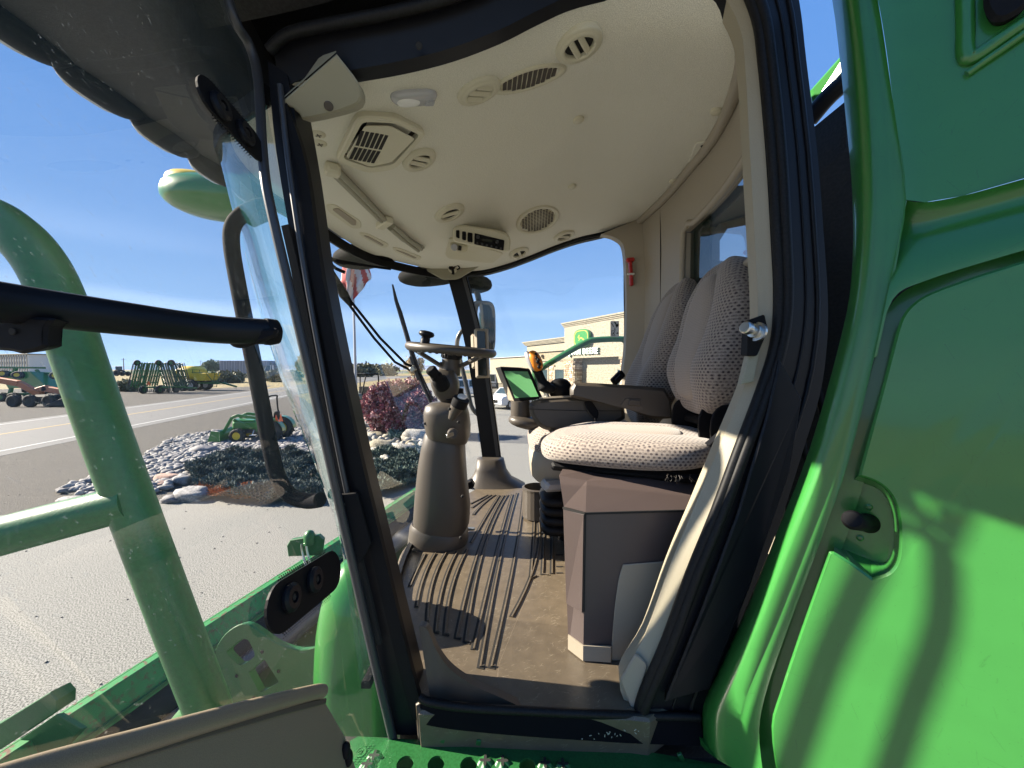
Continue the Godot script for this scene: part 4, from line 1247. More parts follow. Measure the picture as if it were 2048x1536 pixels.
	slab(st, [Vector3(-0.34, 1.798, -1.05), Vector3(-0.42, 1.798, -1.5), Vector3(-0.44, 1.798, -1.9), Vector3(-0.36, 1.798, -2.4), Vector3(-0.14, 1.798, -2.86), Vector3(0.85, 1.798, -2.72), Vector3(0.9, 1.798, -2), Vector3(0.7, 1.798, -1.05)], Vector3(0, -0.45, 0))
	part("cab_base", st, M.green, c)

func even_rib(r: Array) -> Array:   # one even sweep, with the short foot that some ribs have
	if r.size() < 3: return r
	var foot: bool = r[-1].distance_to(r[-2]) < 0.045
	var m: Array = r.slice(0, -1) if foot else r
	var a: Vector3 = m[0]
	var c: Vector3 = m[-1]
	var b: Vector3 = m[m.size() / 2]
	var t := a.distance_to(b) / (a.distance_to(b) + b.distance_to(c))
	var k := (b - a * (1 - t) * (1 - t) - c * t * t) / (2 * t * (1 - t))
	var out := []
	for i in 17:
		var f := i / 16.0
		out.append(a * (1 - f) * (1 - f) + k * 2 * f * (1 - f) + c * f * f)
	if foot: out.append(r[-1])
	return out

func offset(p: Array, d: float) -> Array:
	var out := []
	for i in p.size():
		var t: Vector3 = (p[mini(i + 1, p.size() - 1)] - p[maxi(i - 1, 0)]).normalized()
		out.append(p[i] + t.cross(Vector3.UP).normalized() * d * signf(-t.z if absf(t.z) > 0.1 else 1.0) + Vector3(0, 0.0005, 0))
	return out

func ringset(rows: Array, d: float, deep: float, e := 0.75) -> Array:   # rows: [Vector3 left, Vector3 right]
	var rings := []
	for q in rows:
		var m: Vector3 = (q[0] + q[1]) * 0.5
		var u: Vector3 = (q[1] - q[0]) * 0.5
		rings.append(oval(m, u, Vector3(0, 0, u.length() * deep), e, 36))
	return rings

func build_steering(c: Node3D) -> void:
	var st := mb()
	loft(st, ringset([[Vector3(-0.513, 1.872, -1.88), Vector3(-0.224, 1.877, -1.88)], [Vector3(-0.512, 1.902, -1.88), Vector3(-0.219, 1.907, -1.88)], [Vector3(-0.499, 1.987, -1.87), Vector3(-0.218, 1.952, -1.87)], [Vector3(-0.489, 2.007, -1.87), Vector3(-0.232, 1.967, -1.87)]], 0, 0.85), true, true, 0)
	var col := part("steering_column", st, M.taupe, c, "brown moulded steering column")
	st = mb()
	loft(st, ringset([[Vector3(-0.477, 1.981, -1.86), Vector3(-0.236, 1.951, -1.86)], [Vector3(-0.479, 2.026, -1.86), Vector3(-0.211, 1.996, -1.86)], [Vector3(-0.47, 2.148, -1.86), Vector3(-0.206, 2.086, -1.86)], [Vector3(-0.452, 2.286, -1.85), Vector3(-0.219, 2.213, -1.85)], [Vector3(-0.437, 2.372, -1.85), Vector3(-0.226, 2.323, -1.85)], [Vector3(-0.419, 2.439, -1.84), Vector3(-0.227, 2.41, -1.84)], [Vector3(-0.409, 2.454, -1.84), Vector3(-0.236, 2.425, -1.84)]], 0, 0.85), true, true, 0)
	part("column_shroud", st, M.taupe, col)
	st = mb()
	loft(st, ringset([[Vector3(-0.403, 2.431, -1.83), Vector3(-0.216, 2.398, -1.83)], [Vector3(-0.407, 2.457, -1.82), Vector3(-0.2, 2.433, -1.82)], [Vector3(-0.412, 2.499, -1.81), Vector3(-0.197, 2.487, -1.81)], [Vector3(-0.412, 2.546, -1.8), Vector3(-0.202, 2.541, -1.8)], [Vector3(-0.404, 2.579, -1.8), Vector3(-0.212, 2.579, -1.8)], [Vector3(-0.381, 2.595, -1.8), Vector3(-0.244, 2.597, -1.8)], [Vector3(-0.338, 2.6, -1.8), Vector3(-0.28, 2.6, -1.8)]], 0, 0.9), true, true, 0)
	var cover := part("column_cover", st, M.taupe, col)
	st = mb()   # ignition boss and key
	lathe(st, Vector3(-0.259, 2.47, -1.66), frame_of(Vector3(0.15, 0.1, 1)), [[0.024, -0.03], [0.024, 0.004], [0.018, 0.008], [0.018, 0.003], [0.010, 0.003], [0.010, 0.012]], 20, -1)
	part("ignition", st, M.taupe_dark, cover)
	st = mb()
	bar(st, Vector3(-0.252, 2.474, -1.645), Vector3(-0.277, 2.467, -1.615), 0.006, 0.016, 0.002)
	part("key", st, M.steel, cover)
	st = mb()   # knob with white button
	tube(st, [Vector3(-0.271, 2.53, -1.7), Vector3(-0.252, 2.567, -1.69), Vector3(-0.23, 2.605, -1.68)], [0.014, 0.026, 0.036], 16)
	part("knob_boss", st, M.taupe, cover)
	st = mb()
	tube(st, [Vector3(-0.234, 2.59, -1.675), Vector3(-0.219, 2.624, -1.665)], 0.036, 18)
	part("dash_knob", st, M.black_matte, cover)
	st = mb()
	lathe(st, Vector3(-0.217, 2.629, -1.664), frame_of(Vector3(0.25, 0.9, 0.3)), [[0.020, 0], [0.020, 0.008], [0.016, 0.010]], 16, -1)
	part("button", st, M.white, cover)
	for q in [Vector3(-0.27, 2.579, -1.655), Vector3(-0.232, 2.521, -1.655), Vector3(-0.396, 2.504, -1.74), Vector3(-0.219, 2.188, -1.68), Vector3(-0.23, 1.997, -1.69)]:
		st = mb()
		disc(st, q + Vector3(0, 0, -0.004), Vector3(0, 0.1, 1), 0.007, 0.006, 12)
		part("screw_hole", st, M.recess, col)
	# tilting head
	st = mb()
	loft(st, ringset([[Vector3(-0.327, 2.594, -1.79), Vector3(-0.276, 2.594, -1.79)], [Vector3(-0.357, 2.631, -1.79), Vector3(-0.248, 2.626, -1.79)], [Vector3(-0.371, 2.674, -1.78), Vector3(-0.244, 2.66, -1.78)], [Vector3(-0.376, 2.708, -1.78), Vector3(-0.248, 2.697, -1.78)], [Vector3(-0.361, 2.738, -1.78), Vector3(-0.257, 2.725, -1.78)], [Vector3(-0.333, 2.752, -1.78), Vector3(-0.269, 2.743, -1.78)]], 0, 0.95, 0.6), true, true, 0)
	var head := part("column_head", st, M.taupe, col)
	st = mb()
	tube(st, [Vector3(-0.28, 2.607, -1.8), Vector3(-0.272, 2.666, -1.8)], [0.055, 0.045], 16)
	part("tilt_gaiter", st, M.black_matte, head)
	st = mb()
	tube(st, [Vector3(-0.306, 2.677, -1.7), Vector3(-0.315, 2.702, -1.67), Vector3(-0.318, 2.711, -1.66), Vector3(-0.331, 2.733, -1.63), Vector3(-0.339, 2.748, -1.61), Vector3(-0.342, 2.754, -1.605)], [0.034, 0.034, 0.022, 0.022, 0.024, 0.016], 18)
	tube(st, [Vector3(-0.322, 2.718, -1.648), Vector3(-0.327, 2.727, -1.64)], 0.0255, 18)
	part("multifunction_lever", st, M.black_matte, head)
	st = mb()
	loft(st, ringset([[Vector3(-0.327, 2.724, -1.82), Vector3(-0.246, 2.719, -1.82)], [Vector3(-0.329, 2.752, -1.82), Vector3(-0.244, 2.748, -1.82)], [Vector3(-0.331, 2.79, -1.82), Vector3(-0.244, 2.785, -1.82)], [Vector3(-0.331, 2.8, -1.82), Vector3(-0.244, 2.795, -1.82)]], 0, 1.0, 1.0), true, true, 0)
	part("hub_sleeve", st, M.taupe, head)
	st = mb()
	var hn := Vector3(0.10, 1, 0.06).normalized()
	lathe(st, Vector3(-0.286, 2.804, -1.82), frame_of(hn), [[0.044, -0.005], [0.047, 0.0], [0.047, 0.022], [0.042, 0.026]], 28, 0)
	for k in 18:
		var a := TAU * k / 18.0
		block(st, Vector3(-0.286, 2.804, -1.82) + frame_of(hn) * Vector3(cos(a) * 0.047, 0.011, sin(a) * 0.047), Vector3(0.007, 0.018, 0.007), frame_of(hn) * Basis(Vector3.UP, -a), 0.001)
	part("telescope_ring", st, M.black, head)
	# wheel
	var w0 := Vector3(-0.289, 2.846, -1.84)
	var b := frame_of(hn)
	st = mb()
	var ring := []
	var R := 0.198
	for k in 73:
		var a := TAU * k / 72.0
		ring.append(w0 + b * Vector3(cos(a) * R, 0, sin(a) * R))
	tube(st, ring, 0.0185, 14)
	var wh := part("steering_wheel", st, M.taupe, col, "brown steering wheel seen nearly edge on")
	for k in 40:   # finger grips under the rim
		if k % 10 == 0: continue
		st = mb()
		var a := TAU * k / 40.0
		pillow(st, w0 + b * Vector3(cos(a) * (R - 0.002), -0.013, sin(a) * (R - 0.002)), b * Basis(Vector3.UP, -a), Vector3(0.013, 0.009, 0.012), 1.0, 8, 6)
		part("finger_grip", st, M.taupe, wh)
	for a in [0.55, 2.55, 4.7]:
		st = mb()
		var p: Vector3 = w0 + b * Vector3(cos(a) * R, -0.006, sin(a) * R)
		bar(st, w0 + b * Vector3(cos(a) * 0.04, -0.085, sin(a) * 0.04), p, 0.028, 0.016, 0.005)
		part("spoke", st, M.taupe, wh)
	st = mb()
	lathe(st, w0 + b * Vector3(0, -0.10, 0), b, [[0.05, 0], [0.054, 0.02], [0.05, 0.035], [0.02, 0.04]], 28, 0)
	part("wheel_hub", st, M.taupe, wh)
	st = mb()   # spinner knob
	lathe(st, Vector3(-0.4, 2.862, -1.76), frame_of(Vector3(0.22, 1, 0.05)), [[0.022, 0], [0.021, 0.025], [0.019, 0.035], [0.033, 0.043], [0.036, 0.052], [0.030, 0.062], [0.012, 0.066]], 24, 0)
	part("spinner_knob", st, M.black, wh)
	st = mb()
	bar(st, Vector3(-0.4, 2.838, -1.73), Vector3(-0.423, 2.824, -1.73), 0.03, 0.008, 0.002)
	bar(st, Vector3(-0.413, 2.838, -1.73), Vector3(-0.416, 2.815, -1.72), 0.008, 0.008, 0.002)
	part("knob_clamp", st, M.steel, wh)
	# pedals to the right of the column
	st = mb()
	bar(st, Vector3(-0.232, 2.17, -1.98), Vector3(-0.214, 2.135, -1.98), 0.05, 0.05, 0.006)
	bar(st, Vector3(-0.24, 2.129, -2), Vector3(-0.232, 1.982, -2), 0.02, 0.02, 0.003)
	part("pedal", st, M.black_matte, c)
	st = mb()
	bar(st, Vector3(-0.246, 1.915, -1.982), Vector3(-0.194, 1.915, -1.982), 0.02, 0.012, 0.003)
	part("tilt_pedal", st, M.zinc, c)
	# corner post display
	st = mb()
	block(st, Vector3(-0.256, 2.876, -2.7), Vector3(0.055, 0.24, 0.10), Basis(Vector3.UP, 0.15) * Basis(Vector3.BACK, 0.03), 0.012)
	block(st, Vector3(-0.204, 2.859, -2.62), Vector3(0.095, 0.335, 0.05), Basis(Vector3.UP, 0.2) * Basis(Vector3.BACK, 0.03), 0.012)
	var pdisp := part("post_display", st, M.tan_dark, c, "narrow upright display on the far front post")
	st = mb()
	slab(st, rounded([Vector3(-0.238, 3.011, -2.588), Vector3(-0.181, 3.008, -2.588), Vector3(-0.168, 2.706, -2.588), Vector3(-0.226, 2.71, -2.588)], 0.008, 3), Vector3(0.001, 0, -0.006), 0.002)
	part("display_glass", st, M.lcd, pdisp)

func build_seats(c: Node3D) -> void:
	# near seat
	var st := mb()
	var bend := func(q: Vector3) -> Vector3:
		var t := q
		if t.y > 0.0: t.y *= 1.0 - 0.32 * exp(-pow(q.z / 0.42, 2.0)) * smoothstep(-0.9, 0.2, q.x)   # dished between its bolsters
		t.y += 0.10 * q.x * q.x - 0.25 * smoothstep(0.4, 1.0, -q.x)
		return t
	pillow(st, Vector3(0.43, 2.474, -1.44), Basis(Vector3.BACK, 0.02) * Basis(Vector3.UP, -0.36), Vector3(0.31, 0.062, 0.255), 0.66, 40, 20, bend)
	var s := part("near_seat", st, M.seat, c, "near seat in mauve fabric woven with dark dots")
	st = mb()
	var bend2 := func(q: Vector3) -> Vector3:
		var t := q
		t.y = q.y * 1.02 - 0.05 + 0.06 * exp(-pow(q.z / 0.5, 2.0)) * signf(q.y)
		return t
	pillow(st, Vector3(0.445, 2.486, -1.46), Basis(Vector3.BACK, 0.02) * Basis(Vector3.UP, -0.36), Vector3(0.20, 0.046, 0.11), 0.5, 30, 14, bend2)
	part("cushion_insert", st, M.seat_fine, s)
	st = mb()
	block(st, Vector3(0.44, 2.405, -1.45), Vector3(0.50, 0.03, 0.40), Basis(Vector3.UP, -0.36), 0.012)
	part("cushion_pan", st, M.black_matte, s)
	st = mb()   # frayed threads at the front edge
	rng.seed = 9
	for k in 14:
		var p := Vector3(0.5, 2.428, -1.16) + Vector3(rng.randf_range(-0.03, 0.05), rng.randf_range(-0.004, 0.004), 0)
		tube(st, [p, p + Vector3(rng.randf_range(-0.006, 0.006), -0.008, 0.006), p + Vector3(rng.randf_range(-0.014, 0.014), rng.randf_range(-0.022, -0.012), 0.006)], 0.0006, 4)
	part("frayed_threads", st, M.taupe, s).set_meta("kind", "stuff")
	# its back
	var lean := Basis(Vector3.UP, -0.12) * Basis(Vector3.BACK, -0.16)
	var backw := func(q: Vector3) -> Vector3:
		var t := q
		var w := 1.0 - 0.28 * smoothstep(0.35, 1.0, q.y) - 0.08 * smoothstep(0.2, 1.0, -q.y)
		t.z = q.z * w
		if q.x < 0.0: t.x = q.x * (1.0 - 0.42 * exp(-pow(q.z / 0.45, 2.0))) - 0.35 * exp(-pow((q.y + 0.45) / 0.35, 2.0))
		return t
	st = mb()
	pillow(st, Vector3(0.745, 2.865, -1.42), lean, Vector3(0.085, 0.285, 0.265), 0.66, 40, 30, backw)
	var nb := part("near_seat_back", st, M.seat, c, "near seat's backrest in dotted mauve fabric")
	st = mb()
	pillow(st, Vector3(0.722, 2.865, -1.44), lean, Vector3(0.062, 0.235, 0.145), 0.5, 30, 20, func(q: Vector3) -> Vector3:
		var t := q
		t.z = q.z * (1.0 - 0.45 * smoothstep(0.3, 1.0, q.y))
		if q.x < 0.0: t.x = q.x * 0.9 - 0.25 * exp(-pow((q.y + 0.45) / 0.35, 2.0))
		return t)
	part("back_insert", st, M.seat_fine, nb)
	st = mb()
	pillow(st, Vector3(0.8, 2.81, -1.43), lean, Vector3(0.03, 0.18, 0.17), 0.6, 30, 16)
	part("back_shell", st, M.black_matte, nb)
	st = mb()   # recliner brackets
	for z in [1.22, 1.30, 1.52]:
		slab(st, oval(Vector3(0.7, 2.555, 0) + Vector3(0, 0, -z), Vector3(0.065, 0, 0), Vector3(0, 0.085, 0), 0.8, 20), Vector3(0, 0, -0.012), 0.002)
	tube(st, [Vector3(0.7, 2.56, -1.2), Vector3(0.7, 2.56, -1.55)], 0.018, 12)
	part("recliner", st, M.black_matte, nb)
	st = mb()
	slab(st, rounded([Vector3(0.547, 2.54, -1.06), Vector3(0.586, 2.574, -1.06), Vector3(0.592, 2.549, -1.06), Vector3(0.564, 2.526, -1.06)], 0.004, 3), Vector3(0, 0, -0.03), 0.002)
	var bk := part("belt_buckle", st, M.black_matte, c)
	st = mb()
	slab(st, [Vector3(0.561, 2.55, -1.055), Vector3(0.582, 2.568, -1.055), Vector3(0.585, 2.552, -1.055), Vector3(0.57, 2.537, -1.055)], Vector3(0, 0, -0.004))
	part("release_button", st, M.red, bk)
	# storage box under the near seat
	var low := [Vector3(0.171, 1.905, -1.133), Vector3(0.207, 1.905, -1.087), Vector3(0.278, 1.905, -1.083), Vector3(0.444, 1.905, -1.083)]
	var xs := [low[0], low[1], Vector3(0.62, 1.905, -1.115), Vector3(0.66, 1.905, -1.62), Vector3(0.26, 1.905, -1.64)]
	var top := []
	for p in xs: top.append(Vector3(p.x, 2.75 - 0.415, p.z))
	top[0] += Vector3(-0.016, 0, 0)
	top[1] += Vector3(0.004, 0, 0)
	st = mb()
	loft(st, [xs, top], true, true, -1)
	var boxp := part("seat_box", st, M.plum, c, "brown storage box under the near seat")
	st = mb()
	var lid := []
	var lid2 := []
	for i in top.size():
		lid.append(top[i] + Vector3(0, 0.006, 0))
	lid2 = [lid[0] + Vector3(0.0, 0.06, -0.12), lid[1] + Vector3(0.03, 0.05, -0.14), lid[2] + Vector3(0, 0.055, -0.14), lid[3] + Vector3(0, 0.06, 0), lid[4] + Vector3(0, 0.06, 0)]
	loft(st, [lid, lid2], true, true, -1)
	part("box_lid", st, M.plum, boxp)
	st = mb()   # chamfer strip with catch
	var q0: Vector3 = top[0] + Vector3(-0.003, 0.0, 0.004)
	var q1: Vector3 = top[1] + Vector3(-0.006, 0.0, 0.004)
	var p0: Vector3 = xs[0].lerp(top[0], 0.33) + Vector3(-0.003, 0, 0.004)
	var p1: Vector3 = xs[1].lerp(top[1], 0.33) + Vector3(-0.006, 0, 0.004)
	slab(st, [q0, q1, p1, p0], Vector3(0.003, 0, -0.004), 0.001)
	part("box_corner", st, M.plum, boxp)
	st = mb()
	var e0: Vector3 = top[1] + Vector3(-0.001, 0, 0.002)
	bar(st, e0, xs[1].lerp(top[1], 0.34) + Vector3(-0.001, 0, 0.002), 0.005, 0.005)
	bar(st, xs[1].lerp(top[1], 0.34) + Vector3(-0.001, 0, 0.002), xs[0].lerp(top[0], 0.37) + Vector3(0.002, 0, 0.003), 0.005, 0.005)
	bar(st, top[1] + Vector3(0, 0.003, 0.0015), Vector3(0.62, 2.339, -1.113), 0.005, 0.006)
	bar(st, top[1] + Vector3(-0.002, 0.003, 0.003), top[0] + Vector3(-0.003, 0.003, 0.003), 0.005, 0.006)
	part("panel_gap", st, M.recess, boxp)
	st = mb()
	bar(st, Vector3(0.186, 2.026, -1.125), Vector3(0.202, 2.018, -1.115), 0.006, 0.022, 0.002)
	part("catch", st, M.plum, boxp)
	st = mb()
	var sk := [xs[0] + Vector3(-0.002, 0, 0.003), xs[1] + Vector3(-0.001, 0, 0.004), Vector3(0.285, 1.905, -1.081) + Vector3(0, 0, 0.004)]
	var sk2 := []
	for p in sk: sk2.append(p + Vector3(0, 0.045, 0))
	ribbon(st, sk, sk2, Vector3(0.004, 0, -0.006), -1)
	part("box_skirt", st, M.tan_dark, boxp)
	st = mb()   # pale panel let into the near side
	var pp := smooth([Vector3(0.288, 1.902, -1.087), Vector3(0.292, 1.979, -1.087), Vector3(0.299, 2.068, -1.088), Vector3(0.309, 2.142, -1.089), Vector3(0.321, 2.186, -1.089)], 3) + [Vector3(0.549, 2.197, -1.102), Vector3(0.555, 1.89, -1.102)]
	slab(st, pp, Vector3(0, 0, -0.006), 0.002)
	part("box_side_panel", st, M.tan_dark, boxp)

	# far seat
	st = mb()
	pillow(st, Vector3(0.375, 2.405, -2), Basis(Vector3.UP, 0.04), Vector3(0.29, 0.095, 0.26), 0.6, 40, 18, bend)
	var fs := part("driver_seat", st, M.seat, c, "driver's seat behind the near one, in the same dotted fabric")
	st = mb()
	pillow(st, Vector3(0.39, 2.425, -2), Basis(Vector3.UP, 0.04), Vector3(0.2, 0.068, 0.12), 0.5, 28, 12, bend2)
	part("cushion_insert", st, M.seat_fine, fs)
	var lean2 := Basis(Vector3.UP, -0.1) * Basis(Vector3.BACK, -0.29)
	st = mb()
	pillow(st, Vector3(0.79, 2.83, -2.03), lean2, Vector3(0.09, 0.40, 0.28), 0.66, 36, 28, backw)
	var fb := part("driver_seat_back", st, M.seat, c, "driver's backrest in dotted mauve fabric")
	st = mb()
	pillow(st, Vector3(0.775, 2.83, -2.05), lean2, Vector3(0.06, 0.33, 0.14), 0.5, 30, 20)
	part("back_insert", st, M.seat_fine, fb)
	st = mb()
	pillow(st, Vector3(0.36, 2.29, -2), Basis(), Vector3(0.27, 0.10, 0.24), 0.4, 28, 10)
	part("seat_pan", st, M.tan_dark, fs)
	st = mb()
	block(st, Vector3(0.42, 2.03, -2.05), Vector3(0.38, 0.36, 0.36), Basis(), 0.03)
	part("seat_pedestal", st, M.black_matte, fs)
	st = mb()
	for k in 4:
		pillow(st, Vector3(0.235, 2.75, -1.86) + Vector3(0, -0.62 - k * 0.045, 0), Basis(), Vector3(0.10, 0.028, 0.12), 0.6, 24, 8)
	part("suspension_bellows", st, M.rubber, fs)
	st = mb()
	block(st, Vector3(0.187, 2.214, -1.78), Vector3(0.09, 0.05, 0.10), Basis(Vector3.UP, 0.2), 0.014)
	part("suspension_handle", st, M.galv, fs)
	st = mb()
	lathe(st, Vector3(0.145, 1.91, -2.18), Basis(), [[0.085, 0], [0.085, 0.15], [0.088, 0.165], [0.075, 0.17], [0.072, 0.10], [0.001, 0.10]], 24, -1)
	part("cup_holder", st, M.taupe, c)

func build_console(c: Node3D) -> void:
	var st := mb()   # console body beside the driver's seat
	var pr := smooth([Vector3(0.078, 2.582, -1.76), Vector3(0.096, 2.603, -1.76), Vector3(0.152, 2.617, -1.76), Vector3(0.289, 2.626, -1.76), Vector3(0.439, 2.624, -1.76), Vector3(0.519, 2.61, -1.76)], 3) + smooth([Vector3(0.525, 2.522, -1.76), Vector3(0.44, 2.481, -1.76), Vector3(0.29, 2.462, -1.76), Vector3(0.166, 2.467, -1.76), Vector3(0.115, 2.495, -1.76), Vector3(0.083, 2.545, -1.76)], 3)
	slab(st, pr, Vector3(0.01, 0, -0.24), 0.02, [], 0)
	var cs := part("armrest_console", st, M.taupe, c, "brown armrest console between the seats")
	st = mb()
	slab(st, rounded([Vector3(0.118, 2.612, -1.77), Vector3(0.291, 2.621, -1.77), Vector3(0.397, 2.613, -1.95), Vector3(0.249, 2.607, -1.99), Vector3(0.181, 2.605, -1.95)], 0.03), Vector3(0, 0.008, 0), 0.003)
	part("console_top", st, M.tan_dark, cs)
	st = mb()   # seam
	var seam := [Vector3(0.08, 2.569, -1.758), Vector3(0.175, 2.564, -1.758), Vector3(0.358, 2.56, -1.758), Vector3(0.519, 2.56, -1.758)]
	strip(st, seam, 0.003, 0.001, Vector3(0, 0, 1))
	part("seam", st, M.recess, cs)
	st = mb()   # folding armrest
	var ar := smooth([Vector3(0.25, 2.667, -1.64), Vector3(0.263, 2.688, -1.64), Vector3(0.291, 2.694, -1.64), Vector3(0.483, 2.684, -1.64), Vector3(0.658, 2.669, -1.64)], 3) + smooth([Vector3(0.685, 2.62, -1.64), Vector3(0.69, 2.551, -1.64), Vector3(0.678, 2.538, -1.64), Vector3(0.596, 2.538, -1.64)], 3) + smooth([Vector3(0.527, 2.568, -1.64), Vector3(0.463, 2.594, -1.64), Vector3(0.355, 2.611, -1.64), Vector3(0.261, 2.628, -1.64), Vector3(0.25, 2.645, -1.64)], 3)
	slab(st, ar, Vector3(0.0, 0, -0.11), 0.014, [], 0)
	var arm := part("armrest", st, M.taupe, c, "brown folding armrest")
	st = mb()
	slab(st, rounded([Vector3(0.487, 2.628, -1.637), Vector3(0.553, 2.624, -1.637), Vector3(0.56, 2.577, -1.637), Vector3(0.53, 2.57, -1.637), Vector3(0.462, 2.594, -1.637)], 0.008, 3), Vector3(0, 0, -0.004), 0.001)
	part("latch_recess", st, M.taupe_dark, arm)
	st = mb()
	slab(st, rounded([Vector3(0.502, 2.622, -1.63), Vector3(0.547, 2.618, -1.63), Vector3(0.551, 2.593, -1.63), Vector3(0.494, 2.597, -1.63)], 0.006, 3), Vector3(0, 0, -0.008), 0.002)
	part("latch", st, M.taupe, arm)
	st = mb()   # buckle hanging on the console
	slab(st, rounded([Vector3(0.326, 2.605, -1.735), Vector3(0.362, 2.607, -1.735), Vector3(0.394, 2.557, -1.735), Vector3(0.39, 2.526, -1.735), Vector3(0.372, 2.526, -1.735), Vector3(0.345, 2.557, -1.735)], 0.01, 3), Vector3(0, 0, -0.02), 0.003)
	tube(st, smooth([Vector3(0.377, 2.53, -1.735), Vector3(0.384, 2.51, -1.735), Vector3(0.406, 2.498, -1.735), Vector3(0.427, 2.48, -1.735)], 3), 0.005, 6)
	part("belt_buckle", st, M.black_matte, c)
	# monitor
	st = mb()
	slab(st, rounded([Vector3(-0.062, 2.766, -2), Vector3(0.088, 2.758, -1.93), Vector3(0.156, 2.606, -1.9), Vector3(0.013, 2.578, -1.97)], 0.012, 3), Vector3(-0.035, 0.0, -0.07), 0.006)
	var mon := part("monitor", st, M.tan_dark, c, "tilted touch monitor with a green screen")
	st = mb()
	slab(st, rounded([Vector3(-0.06, 2.763, -1.992), Vector3(0.088, 2.755, -1.922), Vector3(0.153, 2.608, -1.892), Vector3(0.015, 2.581, -1.962)], 0.010, 3), Vector3(-0.004, 0, -0.007), 0.002)
	part("bezel", st, M.black_matte, mon)
	st = mb()
	slab(st, [Vector3(-0.041, 2.742, -1.983), Vector3(0.078, 2.74, -1.922), Vector3(0.131, 2.617, -1.889), Vector3(0.018, 2.605, -1.949)], Vector3(-0.002, 0, -0.003))
	part("monitor_screen", st, M.screen, mon)
	st = mb()
	tube(st, [Vector3(0.042, 2.592, -1.99), Vector3(0.047, 2.507, -2)], [0.05, 0.055], 14)
	pillow(st, Vector3(0.099, 2.47, -2), Basis(Vector3.UP, 0.1) * Basis(Vector3.BACK, -0.2), Vector3(0.12, 0.035, 0.09), 0.8, 24, 10)
	part("monitor_arm", st, M.taupe, mon)
	# joystick with orange head
	st = mb()
	tube(st, [Vector3(0.155, 2.662, -1.83), Vector3(0.174, 2.597, -1.83)], 0.012, 12)
	var js := part("drive_lever", st, M.steel, c, "drive lever with orange multi-button grip")
	st = mb()
	var gr := [Vector3(0.111, 2.767, -1.82), Vector3(0.128, 2.729, -1.82), Vector3(0.145, 2.688, -1.82), Vector3(0.159, 2.66, -1.82)]
	tube(st, smooth(gr, 4), [0.026, 0.025, 0.024, 0.022, 0.021, 0.02, 0.021, 0.022, 0.024, 0.03, 0.034, 0.036, 0.02], 16)
	pillow(st, Vector3(0.166, 2.662, -1.82), Basis(Vector3.BACK, -0.15), Vector3(0.042, 0.025, 0.035), 0.9, 20, 10)
	part("grip", st, M.black_matte, js)
	st = mb()
	var bo := Basis(Vector3.BACK, 0.45)
	pillow(st, Vector3(0.108, 2.79, -1.81), bo, Vector3(0.032, 0.052, 0.045), 0.85, 26, 16)
	part("lever_head", st, M.orange, js)
	st = mb()
	pillow(st, Vector3(0.087, 2.79, -1.81), bo, Vector3(0.018, 0.05, 0.036), 0.85, 22, 12)
	part("head_back", st, M.galv, js)
	for q in [Vector3(0.113, 2.803, -1.768), Vector3(0.122, 2.794, -1.765), Vector3(0.117, 2.784, -1.764), Vector3(0.128, 2.775, -1.764), Vector3(0.124, 2.761, -1.766), Vector3(0.111, 2.819, -1.775)]:
		st = mb()
		pillow(st, q, bo, Vector3(0.007, 0.009, 0.006), 0.8, 10, 6)
		part("button", st, M.black, js)
	st = mb()   # hand grip block by the lever
	pillow(st, Vector3(0.244, 2.651, -1.95), Basis(Vector3.BACK, 0.1), Vector3(0.06, 0.055, 0.06), 0.9, 24, 12)
	part("rotary_controls", st, M.black_matte, c)
	st = mb()
	bar(st, Vector3(0.629, 2.666, -2.4), Vector3(0.699, 2.731, -2.42), 0.03, 0.05, 0.008)
	bar(st, Vector3(0.639, 2.679, -2.36), Vector3(0.673, 2.716, -2.36), 0.02, 0.02, 0.004)
	part("window_latch", st, M.black_matte, c)

